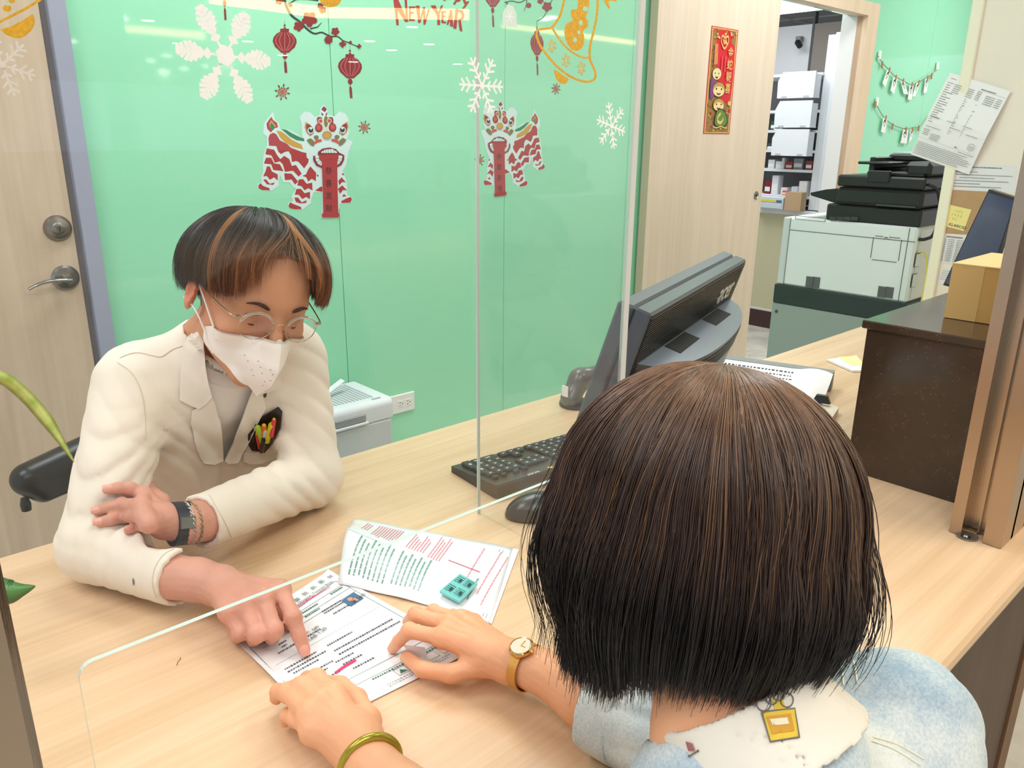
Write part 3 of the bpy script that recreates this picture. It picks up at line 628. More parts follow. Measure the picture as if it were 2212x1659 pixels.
nt_ = printed('sticky_note', 'yellow sticky note with faint writing on the brown cardboard', 'note', c4, (-1, 0, 0), mat('sticky_yellow', (240, 228, 150), rough=.8), draw_note)
eu = c4[2]-c4[3]; eu /= np.linalg.norm(eu); ev = c4[0]-c4[3]
tx = text_mesh('KLARICID', c4[3]+eu*.024+V(-.0009, 0, 0)+.006*ev/np.linalg.norm(ev), eu, ev, .0125, mat('navy_print', (30, 40, 90)), 'printed_word', nt_, shear=.2, bold=.01)
def draw_sched(a):
    rows(a, [(.25, .85, .03)], M_ink, .05)
    for i in range(13): rows(a, [(.05, .28, .14+.062*i), (.34, .6, .14+.062*i), (.66, .95, .14+.062*i)], M_inkg, .022)
    for i in range(5): a.line([(.02+.235*i, .11), (.02+.235*i, .95)], .006, M_inkg)
printed('schedule_sheet', 'densely printed timetable sheet below the brown cardboard', 'notice', [wallpt(2031, 506), wallpt(2090, 512), wallpt(2074, 573), wallpt(2020, 566)], (-1, 0, 0), mat('paper_cool'), draw_sched)
printed('notice_sheet', 'small pale notice near the foot of the column wall, beside the leaning dark screen', 'notice', [wallpt(2036, 576), wallpt(2068, 580), wallpt(2052, 618), wallpt(2022, 612)], (-1, 0, 0), mat('paper_cool'), lambda a: rows(a, [(.1, .9, .2+.12*i) for i in range(5)], M_inkg, .03))
# big hanging A4 report, folded once across
def bent_report():
    TL, TR, BR, BL = (px(*p, 2.843) for p in ((2052.5, 157), (2183.5, 197), (2093, 377), (1970, 333)))
    f = .53; X = V(-1, 0, 0)
    mb = MB(); vs = []; n = 14
    def P(u, v): p = (1-v)*((1-u)*TL+u*TR)+v*((1-u)*BL+u*BR); return p + X*(.012*max(0, 1-abs(v-f)/.5)+.010*v*(1-u))
    G = [[P(i/6, j/n) for i in range(7)] for j in range(n+1)]; idx = lambda i, j: j*7+i
    fl = [p for r in G for p in r]; N = len(fl); fs = []
    for j in range(n):
        for i in range(6): fs += [(idx(i, j), idx(i, j+1), idx(i+1, j+1), idx(i+1, j)), tuple(k+N for k in (idx(i+1, j), idx(i+1, j+1), idx(i, j+1), idx(i, j)))]
    mb.add([p+X*.0005 for p in fl]+fl, fs, M_paper); base = mb.build('report_sheet'); tag(base, 'large white printed report sheet taped at an angle over the corner of the column wall', 'paper')
    a = Art(lambda u, v: P(u, v)+X*.0006, X, .00012)
    h = .0065
    rows(a, [(.52, .86, .035), (.58, .82, .065)], M_ink, .012); rows(a, [(.06, .15, .05)], M_ink, h)
    a.line([(.55, .085), (.98, .085)], .002, M_inkg)
    for i in range(16): rows(a, [(.04, .04+random.choice((.07, .1, .16)), .1+.027*i)], M_ink, h)
    for i in range(5): rows(a, [(.17, .28, .1+.022*i), (.4, .5, .1+.022*i), (.55, .62, .1+.022*i), (.7, .85, .12+.022*i), (.88, .96, .12+.022*i)], M_ink, h)
    for i in range(18): rows(a, [(.42, .42+random.choice((.015, .03, .045)), .22+.024*i), (.62, .62+random.choice((0, .012, .03)), .22+.024*i)], M_ink, h)
    rows(a, [(.05, .2, .5), (.33, .47, .5), (.6, .75, .5), (.05, .1, .53), (.05, .12, .56), (.42, .6, .56), (.7, .9, .58), (.05, .3, .62)], M_ink, h)
    for i in range(4): rows(a, [(.04, .14, .66+.02*i), (.18, .34, .69+.02*i)], M_ink, h)
    a.line([(.0, .77), (.98, .77)], .0018, M_inkg)
    a.line([(u, v) for u, v in arc(.86, .70, .055, .04, 20)], .005, M_inkg, closed=True); rows(a, [(.82, .9, .69), (.82, .9, .71)], M_inkg, .008); rows(a, [(.62, .66, .745)], M_ink, .015); rows(a, [(.7, .95, .79)], M_ink, h)
    for i in range(8): rows(a, [(.03, random.uniform(.75, .97), .82+.02*i)], M_ink, h)
    a.build('print', base)
bent_report()
# leaning dark monitor behind the ledge
a_, b_, c_, d_ = px(2136, 409, 2.36), px(2197, 428, 2.36), px(2128, 640, 2.36), px(2037, 616, 2.36)
t = thing('dark_monitor', 'dark blue glossy monitor leaning behind the stone ledge beside the cardboard box', 'monitor', tuple(d_))
o = d_; back = V(.03, 0, 0); P_ = [V(*p)-o for p in (a_, b_, c_, d_)]
MB().add([p for p in P_]+[p+back for p in P_], [(0, 1, 2, 3), (7, 6, 5, 4), (0, 4, 5, 1), (1, 5, 6, 2), (2, 6, 7, 3), (3, 7, 4, 0)], M_blk2).build('casing', None, t)
ctr = sum(P_)/4; Q_ = [ctr+(p-ctr)*.94+V(-.001, 0, 0) for p in P_]
MB().add(Q_, [(0, 3, 2, 1)], mat('dark_blue_screen', (66, 80, 108), rough=.08, spec=.8)).build('screen', None, t)
MB().box(.02, -.16, .751-o[2], .16, .0, .765-o[2], M_blk2, bev=.003).tube([(.05, -.06, .76-o[2]), (.04, -.06, .1)], .014, M_blk2).build('stand', None, t)
# cardboard box on the ledge
t = thing('cardboard_box', 'small closed cardboard box on the stone ledge behind the steel post', 'box', (1.53, .362, 1.0415), (0, 0, 0))
MB().box(0, 0, .0, .2, .138, .098, M_card, bev=.001).build('body', None, t)
MB().box(-.0006, .086, .0005, .2, .1384, .0975, mat('cardboard_light_side', (216, 176, 112), rough=.8)).build('folded_flap', None, t)
MB().box(-.001, -.001, .0975, .201, .0675, .0995, M_card2).box(-.001, .0685, .0975, .201, .139, .0995, M_card2).build('top_flap', None, t)

# ---- air purifier behind the counter
t = thing('air_purifier', 'white air purifier box with a slatted top standing by the green wall', 'air purifier', (.93, 2.0, 0))
b = MB(); b.box(0, 0, .01, .40, .245, .49, mat('purifier_body', (206, 214, 218), rough=.4), bev=.01); b.build('body', None, t, smooth='auto')
pr_ = [(0, .488), (0, .53)]+[(.022-.022*math.cos(a), .53+.022*math.sin(a)) for a in [math.pi/2*k/6 for k in range(1, 7)]]+[(.225+.02*math.sin(a), .532+.02*math.cos(a)) for a in [math.pi/2*k/6 for k in range(7)]]+[(.245, .488)]
M_puw = mat('purifier_white', (226, 232, 236), rough=.35)
MB().prism(pr_, (0, 0, 0), (0, 1, 0), (0, 0, 1), (.40, 0, 0), M_puw).build('top_cover', None, t, smooth='auto')
gr = MB()
for i in range(26): gr.box(.03+.0128*i, .045, .5505, .036+.0128*i, .215, .5535, mat('grille_grey', (176, 182, 184), rough=.6))
gr.build('grille', None, t)
MB().box(.19, -.004, .495, .30, .004, .522, mat('grip_shadow_grey', (150, 154, 156), rough=.6), bev=.01).build('grip_recess', None, t)
MB().box(.185, -.008, .487, .305, .0, .496, M_puw, bev=.002).build('grip_lip', None, t)
MB().box(.34, .02, .5515, .37, .03, .554, mat('grille_grey')).build('sensor_slot', None, t)
fl = MB().box(-.055, -.009, -.002, .055, .009, .002, M_puw, bev=.0015)
fo = fl.build('air_flap', None, t); fo.location = (.262, .135, .578); fo.rotation_euler = (math.radians(20), math.radians(-16), math.radians(16))
for s_ in (-.047,): MB().box(s_, -.002, -.026, s_+.01, .002, 0, M_vent).build('flap_hinge', None, fo)

# ---- all-in-one computer seen from behind
B0, B1 = pz(1406.7, 679, 1.115), pz(1612.5, 560.6, 1.115)
wv = B1-B0; W_ = float(np.linalg.norm(wv)); ex = wv/W_; out = np.cross(ex, V(0, 0, 1)); th = math.radians(17)   # out: towards the public side
ez = V(0, 0, 1)*math.cos(th)+out*math.sin(th); en = np.cross(ex, ez)
t = thing('desktop_computer', 'black all in one computer seen from behind, on the counter beyond the dark haired head', 'computer'); t.matrix_world = Matrix(((ex[0], en[0], ez[0], B0[0]), (ex[1], en[1], ez[1], B0[1]), (ex[2], en[2], ez[2], B0[2]), (0, 0, 0, 1)))
# local frame: x along the top edge, y outward from the back, z up the panel
M_scrback = mat('ribbed_black', (42, 42, 42), rough=.4); Hm = .335
en_s = 1
MB().box(0, -.052, -Hm, W_, -.026, 0, mat('bezel_grey', (74, 84, 94), rough=.3), bev=.004).build('bezel', None, t)
bk = MB().box(0, -.025, -Hm, W_, 0, 0, mat('back_shell_blue_grey', (70, 78, 88), rough=.22), bev=.003)
bk.build('back_shell', None, t)
rb = MB(); rb.box(.004, -.001, -Hm+.004, W_-.004, .0008, -.003, M_scrback)
for i in range(44): rb.box(.006, .0006, -.010-.0042*i, W_-.006, .0024, -.0078-.0042*i, M_scrback)
rb.build('ribbed_panel', None, t)
MB().box(.012, -.052, -Hm+.01, W_-.012, -.0535, -.012, mat('display_off', (14, 15, 18), rough=.1)).build('display', None, t)
bul = []; n = 26
for k in range(n+1):
    u = k/n; bul.append((.02+u*(W_-.035), .002+.066*(1-abs(2*u-1)**2.4)**.6 if 0 < u < 1 else .002))
bul = [(bul[0][0], -.002)]+bul+[(bul[-1][0], -.002)]
M_sil = mat('stand_grey_top', (112, 124, 138), rough=.3)
MB().prism(bul, (0, 0, -.335), (1, 0, 0), (0, 1, 0), (0, 0, .252), M_sil, M_blk2).build('rear_housing', None, t, smooth='auto')
rg = MB()
for i in range(5):
    off = .0008
    outl = [(x_, y_+off) for x_, y_ in bul[1:-1]]; P3 = [(x_, y_, -.094-.0055*i) for x_, y_ in outl]; rg.tube(P3, .0014, M_blk, 5)
rg.build('housing_ridge', None, t)
for x0 in (.14, .36): MB().box(x0, .004, -.0838, x0+.11, .032, -.0822, mat('vent_black', (22, 22, 24), rough=.7)).build('vent', None, t)
lg = text_mesh('acer', (W_-.155, .0032, -.068), (1, 0, 0), (0, 0, 1), .062, mat('logo_silver', (206, 206, 204), rough=.3, metal=.6), 'maker_logo', t, extrude=.0006, bold=.012)
foot = MB(); fc = B0+ex*W_*.5-ez*.30+out*.01
Rf = np.array([ex, -out, V(0, 0, 1)]).T
fv = []
for (x_, y_, z_) in [(a, b, c) for a in (-.13, .13) for b in (-.045, .07) for c in (0, .01)]: fv.append(V(fc[0], fc[1], .751)+ex*x_+out*y_+V(0, 0, z_))
mi = np.linalg.inv(np.array([[ex[0], en[0], ez[0], B0[0]], [ex[1], en[1], ez[1], B0[1]], [ex[2], en[2], ez[2], B0[2]], [0, 0, 0, 1]]))
loc = lambda p: tuple((mi@np.append(p, 1))[:3])
foot.add([loc(p) for p in fv], [(0, 1, 3, 2), (4, 6, 7, 5), (0, 4, 5, 1), (2, 3, 7, 6), (0, 2, 6, 4), (1, 5, 7, 3)], M_blk2)
top_c = B0+ex*W_*.5-ez*.28-en*.0
foot.tube([loc(V(fc[0], fc[1], .76)), loc(top_c)], .03, M_blk2, 16)
foot.build('stand', None, t)
for ch in t.children: ch.data.transform(Matrix.Diagonal((1, -1, 1, 1))); ch.data.flip_normals()
t.matrix_world = Matrix(((ex[0], -en[0], ez[0], B0[0]), (ex[1], -en[1], ez[1], B0[1]), (ex[2], -en[2], ez[2], B0[2]), (0, 0, 0, 1)))

# ---- keyboard (its back edge towards the camera)
k0 = pz(975, 1004, .765); k1 = pz(1168, 951, .765); kx = k1-k0; kx[2] = 0; kx /= np.linalg.norm(kx); ky = V(kx[1], -kx[0], 0)
t = thing('keyboard', 'black computer keyboard on the counter behind the clear side sheet', 'keyboard'); t.matrix_world = Matrix(((kx[0], -ky[0], 0, k0[0]), (kx[1], -ky[1], 0, k0[1]), (0, 0, 1, .7505), (0, 0, 0, 1)))
# local: x right, y towards the staff side (0 = staff-side edge), negative y = towards camera
D_ = .146
MB().prism([(0, 0), (0, .012), (-D_+.004, .026), (-D_, .023), (-D_, .004), (-D_+.01, 0)], (0, 0, 0), (0, 1, 0), (0, 0, 1), (.445, 0, 0), M_blk, mat('keyboard_side', (58, 56, 52), rough=.4)).build('case', None, t)
slope = (.026-.012)/(D_-.004); keyz = lambda y: .012-slope*y
wk = mat('key_legend', (214, 214, 214), rough=.6)
def key(x0, y0, w_, h_, mark=True):
    z = keyz(y0-h_/2); a = MB(); a.box(x0, y0-h_, z-.001, x0+w_, y0, z+.007, M_key, bev=.0018)
    if mark: a.box(x0+w_*.35, y0-h_*.62, z+.0069, x0+w_*.62, y0-h_*.45, z+.0073, wk)
    a.build('key', None, t)
pit = .0185
for r_ in range(5):
    for c__ in range(4):
        if c__ == 0 and r_ in (0, 2): key(.012, -.014-r_*pit, .017, .0355)
        elif c__ == 0 and r_ in (1, 3): continue
        elif r_ == 0 and c__ == 3: continue
        elif r_ == 0 and c__ == 2: key(.012+2*pit, -.014, .0355, .017)
        else: key(.012+c__*pit, -.014-r_*pit, .017, .017)
for r_ in range(5):
    for c__ in range(3):
        if r_ == 2 or (r_ == 1 and c__ != 1): continue
        key(.094+c__*pit, -.014-r_*pit, .017, .017)
for r_ in range(6):
    off = (.0, .008, .004, 0, .006, 0)[r_]
    for c__ in range(7): key(.157+off*.5+c__*pit, -.014-r_*pit*.98-(.004 if r_ == 5 else 0), .017, .017)
for c__ in range(4): key(.012+c__*pit+.5*pit*(c__ > 1), -.111, .012, .009, False)
text_mesh('acer', (.098, -D_+.010, keyz(-D_+.01)+.0008), (-1, 0, 0), (0, -1, slope), .017, wk, 'maker_logo', t, bold=.01)
MB().box(.122, -D_+.008, keyz(-.13)+.0004, .130, -D_+.013, keyz(-.13)+.001, mat('amber_led', (250, 200, 40), emit=(250, 190, 40), estr=1)).build('status_light', None, t)
# ---- mouse
mc = V(.835, .835, .751); ang = math.radians(-32)
Rm = rotm(ang)
tm = thing('computer_mouse', 'dark grey computer mouse on the counter just below the keyboard', 'mouse', tuple(mc))
o = surface(lambda P: smax(sd_ell(P, (0, 0, 0), (.058, .034, .040), Rm), -(P[..., 2]-.0006), .003), (-.065, -.065, -.002), (.065, .065, .045), .002, 'shell', mat('mouse_grey', (62, 60, 58), rough=.25), tm)
MB().tube([tuple(Rm@V(-.058*math.cos(a), 0.0, .0405*math.sin(a))) for a in np.linspace(.35, 1.5, 12)], .0007, mat('seam_black', (20, 20, 20)), 6).build('button_split', None, tm)
# ---- barcode scanner
s0 = pz(1232, 878, .751)
t = thing('barcode_scanner', 'grey barcode scanner head standing on the counter beside the computer', 'scanner', tuple(s0))
M_scn = mat('scanner_grey', (104, 104, 102), rough=.25)
surface(lambda P: smin(sd_cone(P, (0, 0, .02), (.03, 0, .062), .024, .022), sd_cone(P, (.03, 0, .06), (.10, -.02, .075), .022, .018), .02), (-.03, -.05, -.006), (.13, .04, .1), .003, 'body', M_scn, t)
MB().prism([(-.02, 0), (.02, 0), (.016, .012), (-.016, .012)], (-.012, -.022, .035), (0, .0, 0), (0, 0, 1), (.0, 0, 0), M_white)
lb = MB().box(-.0235, -.012, .03, -.0215, .006, .055, M_white); lb.build('label_tag', None, t)
MB().lathe((.02, 0, .0), (0, 0, 1), [(.04, 0), (.04, .006), (.03, .01), (.012, .014), (.012, .04)], M_blk2, 28).build('stand', None, t)

# ---- papers beyond the head
def slab_quad(name, pts, z, th, m, lift=(0, 0, 0, 0), parent=None, labelled=None):
    P = [pz(a, b_, z) for a, b_ in pts]; P = [p+V(0, 0, l) for p, l in zip(P, lift)]; mb = MB(); d = V(0, 0, -th)
    mb.add(P+[p+d for p in P], [(0, 1, 2, 3), (7, 6, 5, 4), (0, 4, 5, 1), (1, 5, 6, 2), (2, 6, 7, 3), (3, 7, 4, 0)], m); o = mb.build(name, None, parent)
    if labelled: tag(o, *labelled)
    return o, P
def page_curl(name, c0, c1, width_vec, heights, m, parent=None, th=.0006):
    """sheet whose section (along width_vec) follows (distance, height) pairs"""
    c0, c1, wv = V(*c0), V(*c1), V(*width_vec); up = V(0, 0, 1); mb = MB(); A = [c0+wv*s_+up*h_ for s_, h_ in heights]; B = [c1+wv*s_+up*h_ for s_, h_ in heights]; n = len(A)
    dn = V(0, 0, -th); vs = A+B+[p+dn for p in A]+[p+dn for p in B]; fs = []
    for i in range(n-1): fs += [(i, i+n, i+n+1, i+1), (i+2*n, i+2*n+1, i+3*n+1, i+3*n)]
    for e in (0, n-1): fs.append((e, e+2*n, e+3*n, e+n))
    for s_ in (0, n):
        for i in range(n-1): fs.append((s_+i, s_+i+1, s_+2*n+i+1, s_+2*n+i))
    mb.add(vs, fs, m); return mb.build(name, None, parent, smooth='auto')
cA = pz(1551, 772, .80); cB = pz(1800, 806, .80)      # clipboard upper edge, standing proud of the counter on its pile
t = thing('open_binder', 'open grey binder with printed pages curling over its right end', 'binder', (0, 0, 0))
e = (cB-cA); e /= np.linalg.norm(e); nn = V(-e[1], e[0], 0); 
if (nn@V(0, -1, 0)) < 0: nn = -nn      # towards the public side
MB().add([cA, cB, cB-nn*.03+V(0, 0, .0), cA-nn*.035, cA+V(0, 0, -.045), cB+V(0, 0, -.045), cB-nn*.03+V(0, 0, -.045), cA-nn*.035+V(0, 0, -.045)], [(0, 1, 2, 3), (0, 4, 5, 1), (1, 5, 6, 2), (2, 6, 7, 3), (3, 7, 4, 0), (4, 7, 6, 5)], mat('binder_grey', (134, 140, 140), rough=.5)).build('cover', None, t)
for i in range(4):
    hts = [(0, .052-.002*i), (.05, .040), (.10, .026), (.16, .014-.002*i), (.22, .012)]
    # sheets running from the upper edge down towards the viewer, curled at the right
    c0 = cA+V(0, 0, -.052); c1 = cB+V(0, 0, -.052)
    mb = MB(); G = []
    for s_ in np.linspace(0, 1, 16):
        row = []
        for w_ in np.linspace(0, 1, 8):
            p = c0+(c1-c0)*s_+nn*(w_*.20-.004*i)+V(0, 0, .050-.036*w_**.7-.004*i); cur = max(0, (s_-.72)/.28); p = p+V(0, 0, .018*math.sin(cur*math.pi)*(.4+w_))+e*(-.012*i*cur); row.append(p)
        G.append(row)
    vs = [p for r_ in G for p in r_]; fs = [(a*8+b_, (a+1)*8+b_, (a+1)*8+b_+1, a*8+b_+1) for a in range(15) for b_ in range(7)]; N = len(vs)
    mb.add(vs+[p+V(0, 0, -.0006) for p in vs], fs+[tuple(q_+N for q_ in f)[::-1] for f in fs], M_paper); mb.build('page', None, t, smooth=True)
    if i == 0:
        def tp(u, v):
            fu = min(max(u, 0), .999)*15; fv_ = min(max(v, 0), .999)*7; a, b_ = int(fu), int(fv_); fu -= a; fv_ -= b_
            return (1-fu)*((1-fv_)*G[a][b_]+fv_*G[a][b_+1])+fu*((1-fv_)*G[a+1][b_]+fv_*G[a+1][b_+1])
        ar = Art(tp, (0, 0, 1), .0002); L = []
        for k in range(9):
            v = .08+.09*k; u = .05
            while u < .68:
                w_ = random.uniform(.01, .03); L.append([(u, v), (u+w_, v), (u+w_, v+.03), (u, v+.03)]); u += w_+.012
        ar.polys(L, M_ink); ar.build('print', t)
# pile under the binder, loose sheets, yellow-noted sheet, clip
def loose(name, label, pts, z, m, th=.0012, n=(0, 0, 1), lines=None, lift=(0, 0, 0, 0), cat='paper'):
    o, P = slab_quad(name, pts, z, th, m, lift); tag(o, label, cat)
    if lines:
        a = Art(bil(P), (0, 0, 1), .0003); rows(a, lines, M_inkg, .018); a.build('print', o)
    return o
loose('paper_sheet', 'white printed sheet lying against the foot of the stone ledge', [(1690, 985), (1768, 905), (1822, 925), (1800, 975)], .753, mat('paper_cool'), lines=[(.3, .9, .2+.1*i) for i in range(6)])
loose('paper_pile', 'low pile of papers on the counter between the head and the stone ledge', [(1640, 890), (1740, 850), (1812, 880), (1760, 960)], .766, mat('paper_warm', (226, 214, 196), rough=.7), th=.014)
loose('paper_pile', 'pile of forms supporting the grey binder', [(1560, 860), (1700, 800), (1790, 835), (1740, 905)], .757, M_paper, th=.006)
loose('notepad', 'white notepad with a yellow slip at the left edge of the stone ledge', [(1786, 776), (1850, 768), (1880, 800), (1842, 800)], .756, M_paper, th=.005, cat='notepad')
loose('paper_slip', 'yellow paper slip with a handwritten mark on the white notepad', [(1808, 771), (1850, 769), (1872, 790), (1838, 789)], .7566, mat('slip_yellow', (246, 240, 170), rough=.8), th=.0004)
bc = pz(1775, 868, .772); tag(MB().prism([(-.02, 0), (.02, 0), (.012, .018), (-.012, .018)], bc, tuple(e), (0, 0, 1), tuple(nn*.012), M_blk).build('binder_clip'), 'black binder clip on the papers beside the stone ledge', 'clip')

# ---- office chair the staff member sits on
M_lea = mat('black_vinyl', (26, 28, 30), rough=.32, spec=.5)
t = thing('office_chair', 'black padded office chair behind the man in the white coat', 'chair', (.46, 1.38, 0))
o_ = V(.46, 1.38, 0); A0 = pd(62, 1035, 1.40)-o_; A1 = pd(225, 955, 1.52)-o_; A1[2] = A0[2]+.012
CR = rotm(math.radians(-48))
surface(lambda P: smin(sd_cone(P, A0, A1, .030, .036), sd_cone(P, A0+V(.02, 0, -.028), A1+V(0, 0, -.03), .022, .03), .02), np.minimum(A0, A1)-.09, np.maximum(A0, A1)+.07, .004, 'armrest', M_lea, t)
MB().lathe(tuple(A0+V(-.012, 0, -.045)), (0, 0, 1), [(.008, -.012), (.009, 0), (.006, .012)], M_blk, 20).build('knob', None, t)
surface(lambda P: sd_box(P, (0, 0, .44), (.22, .22, .035), CR, .03), (-.34, -.34, .39), (.34, .34, .49), .01, 'seat', M_lea, t)
surface(lambda P: sd_box(P, (.16, .145, .66), (.20, .035, .15), CR, .03), (-.06, -.08, .48), (.40, .38, .84), .01, 'backrest', M_lea, t)
MB().tube([tuple(A1+V(.0, 0, -.03)), (-.17, .17, .50), (-.10, .09, .44)], .014, M_blk).build('arm_support', None, t)
MB().tube([(0, 0, .06), (0, 0, .43)], .025, M_blk).build('pedestal', None, t)
for k in range(5): an = 2*math.pi*k/5; MB().tube([(0, 0, .08), (.27*math.cos(an), .27*math.sin(an), .05)], .016, M_blk).lathe((.27*math.cos(an), .27*math.sin(an)-.012, .027), (0, 1, 0), [(.026, 0), (.026, .024)], M_blk, 16).build('wheel_leg', None, t)

# ---- plant whose leaves reach in from the left
M_leaf = mat('spider_plant_leaf', (152, 168, 60), rough=.45, rgb2=(196, 200, 110), nscale=60); M_leafd = mat('dark_leaf', (72, 128, 52), rough=.4)
t = thing('potted_plant', 'spider plant at the left edge with one long arching leaf over the chair', 'plant', (-.14, .78, .751))
o_ = V(-.14, .78, .751)
def leaf(pts, ws, m, par):
    pts = [V(*p) for p in pts]; mb = MB(); n = len(pts); L = []; 
    for i, p in enumerate(pts):
        tg = pts[min(i+1, n-1)]-pts[max(i-1, 0)]; vd = p+o_-CAM; s_ = np.cross(tg, vd); s_ /= np.linalg.norm(s_); up_ = np.cross(s_, tg); up_ /= np.linalg.norm(up_); L += [p-s_*ws[i]/2+up_*.001, p-up_*ws[i]*.22, p+s_*ws[i]/2+up_*.001, p-up_*(ws[i]*.22+.0008)]
    fs = []
    for i in range(n-1):
        a = i*4; b_ = a+4; fs += [(a, a+1, b_+1, b_), (a+1, a+2, b_+2, b_+1), (a+2, a+3, b_+3, b_+2), (a+3, a, b_, b_+3)]
    mb.add(L, fs, m); return mb.build('leaf', None, par, smooth=True)
base = V(0, 0, .10)
P_ = [base]+[pd(x, y, d)-o_ for x, y, d in ((-120, 900, .92), (-60, 820, .95), (0, 815, .97), (50, 850, .99), (95, 900, 1.0), (130, 950, 1.0), (160, 998, 1.0))]
sp = spline(P_, 5); leaf(sp, [.014+.002*math.sin(math.pi*i/len(sp)) if i < len(sp)-10 else .0155*(len(sp)-1-i)/10+.0012 for i in range(len(sp))], M_leaf, t)
P_ = [base]+[pd(x, y, d)-o_ for x, y, d in ((-90, 1230, .86), (-30, 1262, .86), (15, 1278, .86), (45, 1275, .86), (76, 1266, .86))]
sp = spline(P_, 5); leaf(sp, [.026 if i < len(sp)-9 else .026*(len(sp)-1-i)/9+.0006 for i in range(len(sp))], M_leafd, t)
for k in range(7):
    an = math.radians(110+k*22); leaf(spline([tuple(base), tuple(base+V(.06*math.cos(an), .06*math.sin(an), .10)), tuple(base+V(.13*math.cos(an), .13*math.sin(an), .08)), tuple(base+V(.17*math.cos(an), .17*math.sin(an), -.01))], 4), [.012]*8+[.009, .007, .005, .003, .001], M_leaf, t)
MB().lathe((0, 0, 0), (0, 0, 1), [(.045, 0), (.06, .09), (.062, .1), (.055, .1), (.052, .085), (0, .085)], mat('pot_white', (226, 226, 222), rough=.4), 32).build('pot', None, t, smooth='auto')

# ================================================================== DECORATIONS STUCK ON THE GREEN GLASS (plane Y = 2.3) AND ON THE CLEAR SCREEN
YG = 2.2995; YS = .6183
Sred = mat('sticker_red', (176, 52, 60), rough=.4); Sred2 = mat('sticker_dark_red', (140, 34, 44), rough=.4); Swh = mat('sticker_pale_white', (214, 238, 236), rough=.5); Sedge = mat('sticker_cream_edge', (216, 218, 204), rough=.5)
Sgold = mat('sticker_gold', (206, 158, 54), rough=.4); Sgr = mat('sticker_green', (26, 132, 86), rough=.5); Sbk = mat('sticker_black', (44, 34, 40), rough=.5); Sor = mat('sticker_orange_red', (206, 74, 52), rough=.4); Sol = mat('sticker_olive', (120, 118, 60), rough=.5); Spk = mat('sticker_rib_pink', (224, 140, 140), rough=.5)
Sbr = mat('branch_black_green', (38, 62, 56), rough=.5); Sglit = mat('gold_glitter', (236, 178, 40), rough=.35, noise=.22, nscale=420, spec=.7); Sflake = mat('snow_sticker_white', (255, 254, 252), rough=.6)

